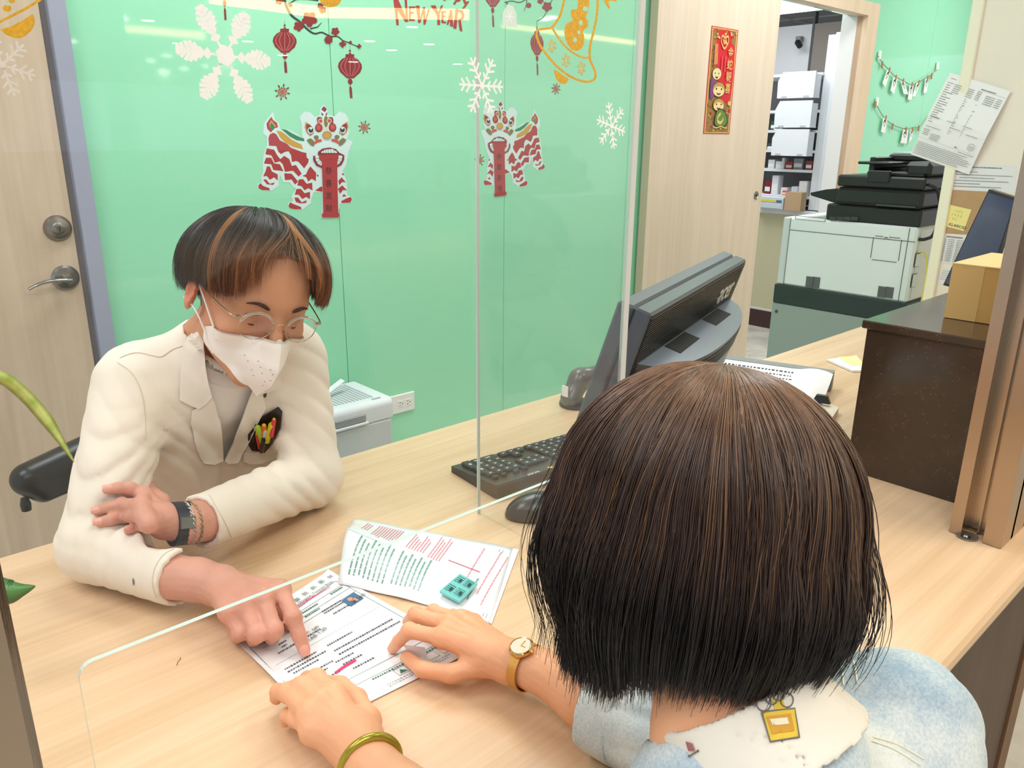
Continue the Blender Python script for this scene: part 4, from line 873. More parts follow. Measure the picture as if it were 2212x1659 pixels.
def lion(T, chars, label):
    a = Art(T, (0, -1, 0), .00004); W = Swh
    body = [(150, 440), (160, 300), (220, 220), (285, 130), (310, 240), (370, 300), (380, 370), (480, 375), (600, 430), (720, 520), (690, 480), (680, 300), (650, 210), (720, 135), (800, 145), (865, 210), (935, 180), (930, 100), (985, 42), (1040, 100), (1035, 170), (1135, 200), (1200, 130), (1280, 160), (1325, 230), (1335, 430), (1300, 510), (1385, 545), (1330, 680), (1290, 880), (1250, 950), (1300, 1100), (1310, 1290), (1375, 1310), (1375, 1380), (1330, 1400), (1205, 1405), (1190, 1530), (1200, 1600), (950, 1600), (960, 1250), (870, 1245), (845, 1250), (815, 1340), (810, 1400), (690, 1490), (560, 1480), (490, 1430), (500, 1385), (560, 1370), (540, 1300), (600, 1200), (570, 1180), (510, 1110), (430, 1110), (380, 1000), (360, 1110), (370, 1150), (270, 1225), (170, 1225), (70, 1180), (75, 1125), (130, 1110), (120, 1050), (150, 950), (140, 850), (160, 700), (200, 600), (200, 480)]
    a.poly(body, W)
    a.poly([(265, 205), (285, 250), (340, 290), (355, 350), (300, 370), (255, 425), (205, 370), (195, 300), (235, 240)], Sred); a.poly([(262, 250), (300, 300), (330, 340), (290, 375), (245, 360), (232, 300)], Sgold); a.poly([(265, 285), (290, 320), (315, 350), (290, 388), (255, 370), (245, 320)], Sgr)
    a.poly([(395, 372), (470, 385), (540, 430), (620, 470), (715, 510), (715, 545), (610, 530), (520, 480), (450, 420)], Sgr)
    a.poly([(330, 395), (400, 410), (470, 460), (540, 520), (680, 590), (700, 655), (560, 620), (450, 560), (380, 490)], Sgold)
    a.poly([(222, 500), (240, 450), (285, 425), (330, 445), (380, 530), (480, 580), (530, 630), (680, 690), (745, 705), (750, 770), (778, 790), (770, 840), (715, 918), (640, 830), (600, 815), (545, 830), (535, 740), (500, 680), (450, 690), (395, 720), (360, 690), (330, 610), (230, 605)], Sred)
    bands = [[(200, 640), (300, 660), (345, 740), (385, 790), (440, 745), (510, 790), (545, 885), (600, 870), (640, 930), (680, 990), (640, 1030), (560, 950), (450, 965), (420, 860), (380, 820), (310, 840), (265, 740), (180, 720)],
             [(190, 770), (260, 770), (300, 850), (380, 860), (430, 960), (390, 950), (290, 940), (260, 860), (160, 850)],
             [(200, 890), (240, 890), (270, 960), (350, 1000), (350, 1085), (300, 1040), (240, 1075), (200, 1020), (150, 1030), (185, 950)],
             [(440, 985), (540, 990), (600, 1060), (630, 1100), (590, 1140), (540, 1070), (450, 1080)],
             [(640, 1070), (700, 1065), (750, 1130), (825, 1115), (830, 1220), (770, 1190), (720, 1220), (680, 1165), (620, 1150)],
             [(610, 1200), (670, 1200), (720, 1260), (795, 1240), (795, 1340), (740, 1310), (690, 1340), (640, 1280), (585, 1280)],
             [(580, 1320), (630, 1320), (680, 1385), (750, 1355), (740, 1395), (660, 1400), (600, 1380)], [(150, 1070), (190, 1070), (240, 1130), (310, 1110), (290, 1145), (200, 1135)],
             [(800, 890), (880, 980), (875, 1095), (820, 1060), (770, 1100), (745, 1040), (690, 1020), (740, 1000), (770, 930)],
             [(880, 1000), (915, 1010), (905, 1040)], [(1245, 975), (1270, 1010), (1235, 1010)], [(1230, 1040), (1290, 1110), (1240, 1105), (1200, 1150), (1185, 1090)], [(1240, 1150), (1305, 1220), (1250, 1215), (1210, 1270), (1180, 1200)], [(1260, 1270), (1300, 1300), (1240, 1310)],
             [(80, 1160), (110, 1120), (150, 1160), (235, 1190), (240, 1220), (140, 1215), (90, 1190)], [(500, 1430), (520, 1385), (570, 1410), (670, 1450), (680, 1480), (580, 1480), (520, 1465)], [(1225, 1370), (1300, 1330), (1360, 1310), (1372, 1350), (1350, 1390), (1230, 1395)], [(865, 1225), (940, 1170), (965, 1170), (965, 1240)]]
    a.polys(bands, Sred)
    # face
    a.poly([(880, 230), (900, 200), (960, 205), (985, 240), (1010, 240), (1050, 200), (1110, 205), (1125, 250), (1120, 320), (1160, 360), (1140, 430), (1000, 400), (900, 430), (860, 370), (880, 310)], Sedge)
    a.poly([(888, 235), (905, 208), (950, 212), (970, 250), (960, 300), (900, 300)], Sred2); a.poly([(1055, 212), (1105, 212), (1118, 250), (1112, 310), (1060, 300), (1040, 250)], Sred2)
    a.poly(arc(1015, 270, 28, 80, 16), Sol); a.poly([(985, 60), (1028, 100), (1000, 140), (950, 105)], Sred2); a.polys([[(950, 140), (985, 180), (955, 185)], [(1030, 140), (1030, 185), (1005, 180)]], Sred2)
    for c_ in ((940, 265), (1060, 262)): a.poly(arc(*c_, 34), Sedge)
    for c_ in ((940, 265), (1060, 262)): a.poly(arc(*c_, 25), Sor)
    for c_ in ((915, 360), (1105, 355)): a.poly(arc(*c_, 52, 60), Sred2)
    for c_ in ((912, 352), (1108, 348)): a.poly(arc(*c_, 33, 36), Sor)
    for fl in (0, 1):
        g = (lambda pts: [(2*1025-x-5, y-5) for x, y in pts]) if fl else (lambda pts: pts)
        a.poly(g([(735, 275), (790, 310), (845, 370), (850, 430), (800, 470), (750, 430), (720, 350)]), Sgold); a.poly(g([(745, 300), (800, 320), (842, 380), (845, 430), (800, 462), (755, 420), (738, 350)]), Sred2)
        a.poly(g(arc(803, 395, 44, 48)), Swh); a.poly(g(arc(806, 390, 34, 38)), Sbk); a.poly(g(arc(806, 365, 18)), Swh)
        a.poly(g([(750, 525), (800, 500), (850, 540), (850, 615), (810, 600), (770, 560)]), Sol); a.poly(g([(840, 575), (880, 520), (950, 515), (960, 545), (900, 560), (850, 590)]), Sor); a.poly(g(arc(880, 490, 34, 30)), Sol)
    a.poly(arc(1027, 460, 74, 62), Sedge); a.poly(arc(1027, 460, 62, 52), Sbk); a.poly(arc(1027, 460, 56, 46), Sgold)
    # mouth with teeth and the scroll it holds
    a.poly([(905, 690), (960, 645), (1060, 628), (1150, 650), (1195, 700), (1265, 735), (1262, 800), (1225, 870), (1160, 905), (960, 912), (880, 880), (835, 800), (838, 745), (900, 740)], Sred2)
    a.poly([(945, 690), (1000, 660), (1100, 650), (1165, 690), (1165, 705), (950, 705)], Swh)
    for x in (975, 1008, 1042, 1080, 1120): a.line([(x, 655), (x, 705)], 5, Sbk)
    a.poly([(862, 745), (905, 735), (960, 830), (950, 880), (905, 860), (870, 800)], Swh); a.poly([(1180, 735), (1238, 745), (1230, 800), (1190, 860), (1165, 865), (1165, 800)], Swh)
    for p, q in (((868, 785), (925, 770)), ((890, 830), (940, 800)), ((920, 865), (950, 830)), ((1235, 790), (1180, 775)), ((1215, 830), (1175, 800)), ((1190, 862), (1168, 835))): a.line([p, q], 5, Sbk)
    a.poly([(915, 730), (1185, 712), (1185, 760), (1165, 850), (1170, 1100), (1180, 1530), (1196, 1550), (1196, 1585), (1170, 1592), (960, 1592), (955, 1545), (975, 1530), (965, 1100), (955, 830), (915, 790)], Sred)
    a.poly([(935, 712), (1185, 705), (1185, 722), (935, 730)], Sred2); a.line([(1010, 790), (1140, 785)], 6, Sred2)
    base = a.build('sticker'); tx = []
    zoff = V(0, -a.step*(a.k+3), 0)
    for i, ch in enumerate(chars):
        cy = 940+i*172; cx = 1064+i*2; o = T(cx-62 if not T.flip else cx+62, cy+52)
        tx.append(text_mesh(ch, o+zoff, (1, 0, 0), (0, 0, 1),   .0245, Sbk, 'character', bold=.004))
    base.name = 'lion_sticker'; base = merge_into(base, tx); return tag(base, label, 'wall sticker', 'dancing lion stickers on the green glass')
def T1(x, y): return py(545+x/6.383, 220+y/6.383, YG)
T1.flip = False
def T2(x, y): p = T1(x, y); return V(2.062-(p[0]-1.308), YG, p[2]+.037)
T2.flip = True
lion(T1, '恭喜发財', 'larger looking lion dance sticker above the seated man, facing right with a red scroll in its mouth')['label'] = 'red lion dance sticker above the seated man, its body trailing to the left'
lion(T2, '恭賀新禧', 'x')['label'] = 'red lion dance sticker right of the screen seam, its body trailing to the right'

def G(Y=YG): return lambda x, y: py(x, y, Y)
def C3(x, y): return (570+x/7.213, y/7.213)
def lantern(ox, oy, sx=1, label='', pts_to=None):
    a = Art(lambda x, y: py(ox+x*sx, oy+y, YG), (0, -1, 0), .00003)
    a.poly([(0, -35), (2.5, -31), (0, -27), (-2.5, -31)], Sred2); a.line([(0, -42), (0, -33)], .5, Sbr); a.poly([(-9.3, -24), (9.3, -24), (9, -17), (18, -12), (25, -2), (26, 6), (22, 16), (14, 23), (9, 28), (-7, 28), (-12, 23), (-21, 15), (-26, 3), (-24, -6), (-17, -14), (-10, -17)], Sred2); a.poly([(-3, -24), (3, -24), (2, -27), (-2, -27)], Sred2)
    for q in ((-16, -10), (-9, -5), (0, 0), (9, 5), (16, 10)): a.line(spline([(q[0]*.55, -16), (q[0]*1.25, 2), (q[1]*.6, 24)], 5), .9, Spk)
    a.poly([(-3, 29), (3, 29), (6, 37), (2, 42), (-1, 42), (-5, 36)], Sred2); a.poly([(0, 43), (4, 50), (5.5, 71), (0, 71), (-1.5, 50)], Sred2)
    return tag(a.build('lantern_sticker'), label, 'wall sticker', 'paper lantern stickers on the green glass')
lantern(615, 86, 1, 'dark red lantern sticker left of the plum branch, directly above a small red flower burst')
lantern(756, 141, 1, 'dark red lantern sticker hanging below the right end of the plum branch')
lantern(1160, 91, .55, 'narrow red lantern sticker partly behind the golden bell')
lantern(1064, -13, .68, 'red lantern sticker cut off by the top edge, right of the lettering')
lantern(485, -28, .8, 'red lantern tassel cut off by the top edge above the big white snowflake')

def burst(cx, cy, r, label, sx=.92, n=8):
    a = Art(lambda x, y: py(cx+x*sx, cy+y, YG), (0, -1, 0), .00003)
    for k in range(n):
        t = 2*math.pi*k/n+.2; c, s_ = math.cos(t), math.sin(t); a.line([(0, 0), (c*r*.8, s_*r*.8)], r*.09, Sor)
        a.poly(arc(c*r*.83, s_*r*.83, r*.2, r*.1, 10, rot=t), Sred2)
        t2 = t+math.pi/n; a.poly(arc(math.cos(t2)*r*.5, math.sin(t2)*r*.5, r*.13, r*.08, 8, rot=t2), Sred2)
    a.poly(arc(0, 0, r*.26), Sor); return tag(a.build('flower_burst_sticker'), label, 'wall sticker', 'small red flower burst stickers')
burst(610, 199, 18, 'small red flower burst sticker below the left lantern')
burst(787, 275, 14.5, 'small red flower burst sticker right of the left lion head')
burst(1036, 346, 13, 'small red flower burst sticker left of the right lion', .8)
burst(1201, 192, 12.5, 'small red flower burst sticker under the golden bell', .8)

def blossom(a, cx, cy, r, rot=0, n=5, m=None):
    L = [[(cx+x, cy+y) for x, y in arc(r*.55*math.cos(rot+2*math.pi*k/n), r*.55*math.sin(rot+2*math.pi*k/n), r*.48, r*.42, 12, rot=rot+2*math.pi*k/n)] for k in range(n)]
    
    for p in L+[[(cx+x, cy+y) for x, y in arc(0, 0, r*.3, n=8)]]: a.poly(p, m or Sred2)
a = Art(G(), (0, -1, 0), .00003)
br = [C3(*p) for p in ((310, -60), (330, 30), (370, 140), (440, 250), (560, 340), (640, 420), (720, 490), (800, 525), (900, 505), (980, 540), (1060, 570), (1150, 570), (1230, 630), (1320, 665), (1400, 700), (1490, 740))]
a.line(spline(br, 4), [6-4.4*i/(4*15) for i in range(4*15+1)], Sbr); a.line(spline([C3(*p) for p in ((370, 60), (440, 30), (520, -10), (700, -8), (850, 10))], 4), 2.8, Sbr); a.line([C3(720, 450), C3(840, 420), C3(900, 350)], [3.6, 2.6, .8], Sbr)
blossom(a, *C3(240, 10), 9); blossom(a, *C3(415, 80), 5, .4); blossom(a, *C3(710, 300), 17, .3); blossom(a, *C3(540, 410), 11, .2); blossom(a, *C3(880, 90), 7, .2); blossom(a, *C3(915, 150), 8, .7); blossom(a, *C3(1110, 490), 9, .2); blossom(a, *C3(1005, 620), 9, .5, 7); blossom(a, *C3(1225, 685), 7.5, .1, 4); blossom(a, *C3(1345, 660), 3.5); blossom(a, *C3(1480, 720), 5, 0, 4)
tag(a.build('plum_branch_sticker'), 'black plum branch sticker with red blossoms carrying the two left lanterns', 'wall sticker')
a = Art(G(), (0, -1, 0), .00003)
def C5(x, y): return (840+x/5.53, y/5.53)
a.line(spline([C5(*p) for p in ((1380, 30), (1470, 12), (1560, 30), (1640, -5), (1740, -30))], 4), 2.2, Sbr); a.line([C5(1650, -10), C5(1640, 70), C5(1612, 135)], [1.6, 1.6, .8], Sbr); a.line(spline([C5(*p) for p in ((1960, -20), (1900, 110), (1840, 210), (1770, 250))], 4), 1.6, Sbr); a.line([C5(1770, 250), C5(1768, 340)], .6, Sbr)
blossom(a, *C5(1670, 65), 6, 0, 7); blossom(a, *C5(1890, 80), 11, .4); blossom(a, *C5(1810, 10), 7, .2); a.poly([C5(x, y) for x, y in arc(1412, 42, 10, 14)], Sbr); a.poly([C5(x, y) for x, y in arc(1942, 90, 8, 10)], Sred2)
tag(a.build('plum_branch_sticker'), 'thin plum twig sticker left of the golden bell, running off the top edge', 'wall sticker')
# lettering
a = Art(lambda x, y: py(840+x/5.53, y/5.53, YG), (0, -1, 0), .00003); R_ = Sred; ww = 30
for p in ([(50, -30), (90, -30), (120, 300), (92, 305)], [(55, -40), (110, -10), (232, 262), (195, 262), (60, 60)], [(185, -40), (215, -40), (230, 262), (205, 255)],
          [(240, 80), (262, 78), (262, 245), (240, 248)], [(240, 76), (318, 76), (316, 98), (240, 100)], [(240, 142), (300, 142), (300, 164), (240, 166)], [(240, 226), (312, 226), (310, 250), (240, 250)],
          [(320, 68), (366, 66), (376, 272), (352, 278)], [(352, 276), (376, 272), (432, 90), (412, 86)], [(406, 84), (432, 84), (436, 292), (414, 298)], [(414, 298), (436, 292), (490, 102), (468, 108)],
          [(498, 66), (556, 62), (606, 170), (572, 182)], [(578, 176), (606, 168), (648, 62), (622, 66)], [(572, 170), (606, 166), (612, 298), (580, 300)],
          [(626, 134), (652, 132), (652, 262), (626, 262)], [(626, 134), (684, 134), (684, 152), (626, 156)], [(626, 186), (676, 186), (676, 204), (626, 206)], [(626, 256), (684, 258), (682, 278), (626, 272)],
          [(690, 298), (712, 294), (752, 118), (732, 116)], [(732, 116), (754, 118), (768, 318), (730, 312)], [(706, 236), (748, 236), (748, 258), (702, 256)],
          [(796, 104), (828, 106), (806, 346), (768, 338)], [(800, 104), (880, 124), (902, 180), (888, 234), (836, 246), (836, 226), (866, 208), (872, 172), (850, 142), (820, 134)], [(826, 226), (856, 228), (878, 376), (846, 366)],
          [(766, 48), (812, -30), (840, -30), (788, 56)], [(820, -14), (850, -24), (858, 6), (830, 22), (800, 18)], [(872, 108), (900, 100), (960, 20), (936, 12)], [(878, -10), (902, -16), (930, 36), (906, 52)], [(650, -6), (684, -8), (680, 6), (652, 8)]): a.poly(p, R_)
tag(a.build('lettering_sticker'), 'red NEW YEAR lettering sticker at the top of the green glass', 'wall sticker')

# ---- stickers on the clear screen
def plane_at(c, Y=YS):
    c = py(*c, Y); return lambda x, y: V(c[0]+x, Y, c[2]-y)
def fern_flake(c, r, rot, label, m=Sflake):
    a = Art(plane_at(c), (0, -1, 0), .00002)
    for k in range(6):
        t = rot+math.pi/3*k; co, s_ = math.cos(t), math.sin(t); f = lambda u, v: (u*co-v*s_, u*s_+v*co)
        a.line([f(0, 0), f(r*.95, 0)], r*.05, m)
        a.poly([f(r*.30, r*.05), f(r*.36, r*.12), f(r*.42, r*.05), f(r*.42, -r*.05), f(r*.36, -r*.12), f(r*.30, -r*.05)], m)
        for i, (u, w_) in enumerate(((.44, .10), (.53, .17), (.62, .19), (.71, .18), (.80, .13), (.88, .08))):
            for sg in (1, -1): a.line([f(r*u, 0), f(r*(u+.10), sg*r*w_)], r*.075, m)
        a.poly([f(*p) for p in arc(r*.93, 0, r*.07, r*.06, 8)], m)
    a.poly(arc(0, 0, r*.21, n=6, rot=.3), m); return tag(a.build('snowflake_sticker'), label, 'window sticker', 'white snowflake stickers on the clear screen')
def branch_flake(c, r, rot, label, m=Sflake):
    a = Art(plane_at(c), (0, -1, 0), .00002)
    for k in range(6):
        t = rot+math.pi/3*k; co, s_ = math.cos(t), math.sin(t); f = lambda u, v: (u*co-v*s_, u*s_+v*co)
        a.line([f(0, 0), f(r, 0)], r*.075, m)
        for u, w_ in ((.28, .16), (.52, .24), (.76, .20)):
            for sg in (1, -1): a.line([f(r*u, 0), f(r*(u+w_*.75), sg*r*w_)], r*.075, m)
        for sg in (1, -1): a.line([f(r*.60, sg*r*.10), f(r*.68, sg*r*.24), ], r*.06, m)
    a.poly(arc(0, 0, r*.12, n=6), m); return tag(a.build('snowflake_sticker'), label, 'window sticker', 'white snowflake stickers on the clear screen')
fern_flake((485, 120), .037, .05, 'white leaf-armed snowflake sticker left of the lanterns')
branch_flake((1040, 185), .028, math.pi/6*0+.0, 'white branching snowflake sticker on the screen seam, above the right lion')
branch_flake((1320, 272), .026, .25, 'white branching snowflake sticker between the right lion and the sliding door')
branch_flake((4, 140), .019, .3, 'pale snowflake sticker cut off by the left edge', mat('pale_flake', (226, 218, 208), rough=.6))
a = Art(plane_at((1101, 36)), (0, -1, 0), .00002); q = .009; a.poly([(-q, -q*.3), (-q*.3, -q*1.2), (q*.5, -q*1.1), (q, -q*.4), (q*1.1, q), (-q*1.05, q)], mat('frosted_tag', (222, 240, 232), rough=.7))
for k in range(6): t_ = math.pi/3*k; a.line([(0, 0), (q*.6*math.cos(t_), q*.6*math.sin(t_))], q*.12, Sflake)
tag(a.build('snowflake_sticker'), 'small frosted tag with a snowflake under the thin twig at the top', 'window sticker')
a = Art(lambda x, y: py(1140+x/8.295, y/8.295, YS), (0, -1, 0), .00002)
for pts, w_ in (([(660, -30), (600, 220), (540, 350), (430, 490), (300, 515), (180, 540), (160, 640), (210, 790), (330, 970), (480, 1150), (640, 1290), (800, 1390), (960, 1450), (1080, 1465), (1190, 1420), (1215, 1330), (1180, 1220), (1120, 1080), (1105, 950), (1130, 760), (1190, 520), (1240, 250), (1255, -30)], 42), ([(430, 490), (530, 650), (640, 800), (760, 910), (900, 1000), (1000, 1035), (1105, 1035)], 34)):
    a.line(spline(pts, 4), w_, Sglit)
a.poly([(475, 1245), (560, 1290), (640, 1360), (735, 1410), (710, 1480), (640, 1510), (570, 1495), (510, 1420), (480, 1330)], Sglit)
holes = [((950, 410), 36, 48), ((915, 580), 30, 38), ((845, 715), 34, 46), ((1030, 160), 50, 45)]
bl = spline([(900, -40), (880, 160), (790, 165), (770, 260), (800, 370), (690, 430), (655, 560), (680, 720), (760, 860), (860, 912), (960, 870), (1010, 760), (1010, 640), (990, 560), (1070, 480), (1085, 390), (1040, 310), (1080, 200), (1100, 60), (1110, -40)], 3)
a.poly(bl, Sglit)
hm = mat('sticker_hole_mint', (176, 226, 200), rough=.6)
for c_, rx, ry in holes: a.poly(arc(*c_, rx, ry, 14), hm)
for cx, cy in ((430, 830), (680, 1090), (955, 1230)):
    for k in range(6):
        t_ = math.pi/3*k+.4; x_, y_ = cx+58*math.cos(t_)*1.0, cy+92*math.sin(t_); a.line([(x_+18*math.cos(u), y_+26*math.sin(u)) for u in np.linspace(0, 2*math.pi, 9)], 14, Sglit)
    a.line(arc(cx, cy, 30, 44, 12), 12, Sglit, closed=True)
a.poly([(1335, -40), (1380, 60), (1440, 160), (1470, 150), (1440, 50), (1460, 10), (1580, 30), (1600, -40)], Sglit)
tag(a.build('bell_sticker'), 'large golden glitter bell sticker at the top of the screen, right of the seam', 'window sticker', 'golden bell stickers on the screen')
a = Art(lambda x, y: py(x/5.53, y/5.53, YS), (0, -1, 0), .00002)
a.line(spline([(-260, 380), (0, 262), (120, 200), (250, 135), (380, 60), (520, -30)], 4), 34, Sglit); a.poly([(0, 352), (120, 318), (260, 250), (385, 168), (412, 210), (415, 280), (380, 360), (310, 425), (240, 458), (150, 450), (60, 410)], Sglit); a.poly(arc(85, 100, 55, 45, 10), Sglit); a.poly(arc(95, 50, 22, 22, 8), hm); a.poly(arc(140, 5, 40, 35, 8), Sglit)
tag(a.build('bell_sticker'), 'golden bell sticker corner at the upper left edge of the picture', 'window sticker', 'golden bell stickers on the screen')
a = Art(G(YS), (0, -1, 0), .00002); a.poly(arc(714, -4, 24, 20, 24), Sglit); tag(a.build('bell_sticker'), 'golden bell clapper cut off by the top edge above the plum branch', 'window sticker', 'golden bell stickers on the screen')

# ---- red greeting strip on the sliding door
YD = 2.2452; PC = [py(1537.2, 55.3, YD), py(1592.4, 64.2, YD), py(1577.5, 290.2, YD), py(1519, 288.6, YD)]
x0, x1 = PC[0][0], (PC[1][0]+PC[2][0])/2; x0 = (PC[0][0]+PC[3][0])/2; z1, z0 = PC[0][2], PC[3][2]
pw, ph = x1-x0, z1-z0
t = thing('greeting_banner', 'narrow red and gold new year banner with four gold characters on the sliding door', 'banner', (x0, YD, z0))
MB().box(0, -.0008, 0, pw, 0, ph, mat('banner_edge_red', (200, 30, 44), rough=.35)).build('sheet', None, t)
a = Art(lambda u, v: V(u*pw, -.0009, (1-v)*ph), (0, -1, 0), .00003)
gy = mat('banner_gold', (226, 186, 104), rough=.3); gd = mat('banner_dark_gold', (150, 116, 52), rough=.4); rd = mat('banner_red', (212, 14, 36), rough=.35); sk = mat('snake_cream', (244, 210, 150), rough=.5); gn = mat('snake_green', (96, 136, 52), rough=.5); pu = mat('snake_purple', (120, 62, 130), rough=.5); og = mat('snake_ochre', (190, 152, 60), rough=.5); bk = mat('banner_black', (50, 24, 20), rough=.5)
a.poly([(.03, .008), (.97, .008), (.97, .992), (.03, .992)], gy); a.poly([(.06, .016), (.94, .016), (.94, .984), (.06, .984)], gd)
a.poly(spline([(.30, .03), (.75, .03), (.78, .12), (.93, .2), (.93, .62), (.70, .70), (.45, .62), (.30, .42), (.24, .2), (.22, .10)], 4, True), rd)
rs = random.Random(3)
for k in range(150):
    u, v = rs.uniform(.08, .92), rs.choice((rs.uniform(.02, .1), rs.uniform(.72, .97), rs.uniform(.1, .9)))
    if .26 < u < .9 and .1 < v < .68: continue
    if u > .5 and .08 < v < .62: continue
    a.poly(arc(u, v, rs.uniform(.012, .05), rs.uniform(.003, .012), 8, rot=0), rs.choice((gy, rd, gd, og, rd, pu, gy)))
a.line(spline([(.40, .075), (.36, .11), (.40, .15), (.50, .19), (.60, .15), (.64, .11), (.60, .075), (.5, .09)], 4, True), .02, gy, closed=True)
for k in range(7): a.line([(.42+.02*k, .10+.008*(k % 3)), (.47+.02*k, .15-.006*(k % 2))], .014, gy)
a.poly([(.14, .16), (.26, .155), (.30, .34), (.16, .35)], mat('scroll_orange', (214, 130, 76), rough=.5))
for u in (.46, .58): a.line([(u, .26), (u, .40)], .035, mat('banner_pink', (232, 80, 90)))
a.poly(spline([(.10, .50), (.18, .46), (.28, .50), (.26, .64), (.12, .66)], 4, True), pu)
for cx, cy, rx, ry, hat in ((.30, .43, .17, .058, sk), (.42, .575, .24, .072, og), (.46, .72, .22, .062, og)):
    a.poly(arc(cx, cy, rx, ry, 24), bk); a.poly(arc(cx, cy, rx*.95, ry*.94, 24), hat); a.poly(arc(cx, cy+ry*.25, rx*.85, ry*.66, 24), sk)
    for s_ in (-1, 1): a.poly(arc(cx+s_*rx*.42, cy-ry*.1, rx*.16, ry*.24, 10), Swh); a.poly(arc(cx+s_*rx*.40, cy-ry*.08, rx*.11, ry*.17, 10), bk)
    a.line([(cx-rx*.3, cy+ry*.5), (cx, cy+ry*.65), (cx+rx*.3, cy+ry*.5)], .014, bk)
a.poly(spline([(.40, .78), (.62, .76), (.84, .84), (.80, .92), (.50, .935), (.34, .90)], 4, True), bk); a.poly(spline([(.42, .785), (.62, .77), (.81, .845), (.77, .912), (.50, .925), (.37, .895)], 4, True), gn)
a.line(spline([(.56, .80), (.46, .84), (.48, .88), (.60, .89), (.68, .85)], 4), .03, gy); a.poly(arc(.86, .70, .07, .022, 10), gy)
a.line([(x, .935+.006*math.sin(x*18)) for x in np.linspace(.3, .85, 14)], .012, gy)
a.build('artwork', t)
for i, ch in enumerate('金蛇報喜'): text_mesh(ch, V(pw*.64, -.0009-a.step*(a.k+3), ph*(1-(.255, .37, .485, .595)[i])), (1, 0, 0), (0, 0, 1), .047, gy, 'character', t, bold=.014)

# ---- two strings of photo cards on the green wall beyond the doorway
def C6(x, y): return (1880+x/7.213, 100+y/7.213)
YP = 2.296; cardm = mat('photo_card_white', (246, 250, 246), rough=.5); hairm = mat('photo_print_black', (34, 36, 38), rough=.6); strm = mat('jute_string', (150, 140, 110), rough=.9); pin = mat('wood_peg', (190, 140, 100), rough=.7)
cards = [[(265, 365), (318, 385), (238, 635), (190, 572)], [(360, 480), (425, 505), (372, 742), (315, 690)], [(478, 545), (535, 550), (590, 750), (520, 738)], [(612, 605), (672, 612), (648, 830), (585, 833)], [(725, 565), (775, 580), (700, 778), (655, 782)], [(862, 500), (910, 505), (880, 715), (828, 730)], [(205, 1110), (265, 1135), (230, 1358), (168, 1330)], [(515, 1300), (590, 1300), (570, 1515), (470, 1508)], [(630, 1300), (668, 1310), (650, 1440), (600, 1515)]]
nm = ['leftmost card on the upper photo string', 'second card from the left on the upper photo string', 'third card, tilted the other way, on the upper photo string', 'lowest hanging card on the upper photo string', 'card overlapped by its neighbour on the upper photo string', 'rightmost card on the upper photo string', 'leftmost card on the lower photo string', 'middle, squarest card on the lower photo string', 'narrow rightmost card on the lower photo string']
for c_, n_ in zip(cards, nm):
    P = [py(*C6(*p), YP-.012) for p in c_]; cen = sum(P)/4
    mb = MB(); mb.add(P+[p+V(0, .001, 0) for p in P], [(3, 2, 1, 0), (4, 5, 6, 7), (0, 1, 5, 4), (1, 2, 6, 5), (2, 3, 7, 6), (3, 0, 4, 7)], cardm)
    o = tag(mb.build('photo_card'), 'small white portrait card, '+n_, 'photo card', 'photo cards pegged on strings')
    a = Art(bil(P), (0, -1, 0), .0002); a.poly(arc(.5, .30, .27, .20, 14), hairm); a.poly(arc(.5, .36, .15, .13, 12), cardm); a.poly([(.3, .5), (.7, .5), (.62, .58), (.38, .58)], mat('photo_grey', (170, 176, 172))); a.build('print', o)
    top = (P[0]+P[1])/2; MB().box(top[0]-.006, top[1]-.006, top[2]-.014, top[0]+.006, top[1]-.001, top[2]+.018, pin).build('peg', None, o)
for s_, n_ in (([(125, 155), (190, 260), (280, 355), (380, 465), (520, 540), (640, 600), (740, 560), (870, 490), (960, 440), (1030, 320)], 'upper'), ([(85, 880), (130, 975), (215, 1110), (350, 1220), (550, 1290), (660, 1270), (760, 1250), (850, 1150), (930, 1040)], 'lower')):
    pts = [tuple(py(*C6(*p), YP-.010)) for p in s_]; t = tag(MB().tube(spline(pts, 4), .0022, strm, 6).build('photo_string'), n_+' string of photo cards on the green wall right of the doorway', 'string')
    for p in ((s_[0], s_[-1]) if n_ == 'upper' else (s_[0],)): q = py(*C6(*p), YP); MB().box(q[0]-.015, q[1]-.012, q[2]-.02, q[0]+.015, q[1], q[2]+.03, cardm, bev=.003).build('hook', None, t)
    for f in ((.12, .97) if n_ == 'upper' else (.06, .42, .55, .83)): i = int(f*(len(pts)-1)); q = pts[i]; MB().box(q[0]-.006, q[1]-.004, q[2]-.03, q[0]+.006, q[1]+.004, q[2]+.008, pin).build('spare_peg', None, t)

# ================================================================== PRESCRIPTION SHEET AND MEDICINE BAG ON THE COUNTER
ZC = .7512
PA, PB, PCc, PDd = (pz(*p, ZC) for p in ((495, 1373), (709, 1234), (1022, 1407), (689, 1571)))
eu = PB-PA; LU = np.linalg.norm(eu); eu /= LU; ev = PA-PDd; ev /= np.linalg.norm(ev)
def sheet_h(u, v): return .0006+.0035*max(0, 1-u/.06)*max(0, math.sin(v*3.1))+.003*max(0, (u-.96)/.04)*max(0, 1-v*3)
mb = MB(); n1, n2 = 16, 22; bq = bil([PA, PB, PCc, PDd]); Gp = [bq(i/n1, j/n2)+V(0, 0, sheet_h(i/n1, j/n2)) for j in range(n2+1) for i in range(n1+1)]; N = len(Gp); fs = []
for j in range(n2):
    for i in range(n1): k = j*(n1+1)+i; fs += [(k, k+n1+1, k+n1+2, k+1), (k+N, k+1+N, k+n1+2+N, k+n1+1+N)]
mb.add(Gp+[p-V(0, 0, .0003) for p in Gp], fs, mat('form_white', (244, 244, 248), rough=.6)); sheet = mb.build('prescription_sheet', smooth=True); tag(sheet, 'white printed prescription sheet on the counter that the man points at', 'paper')
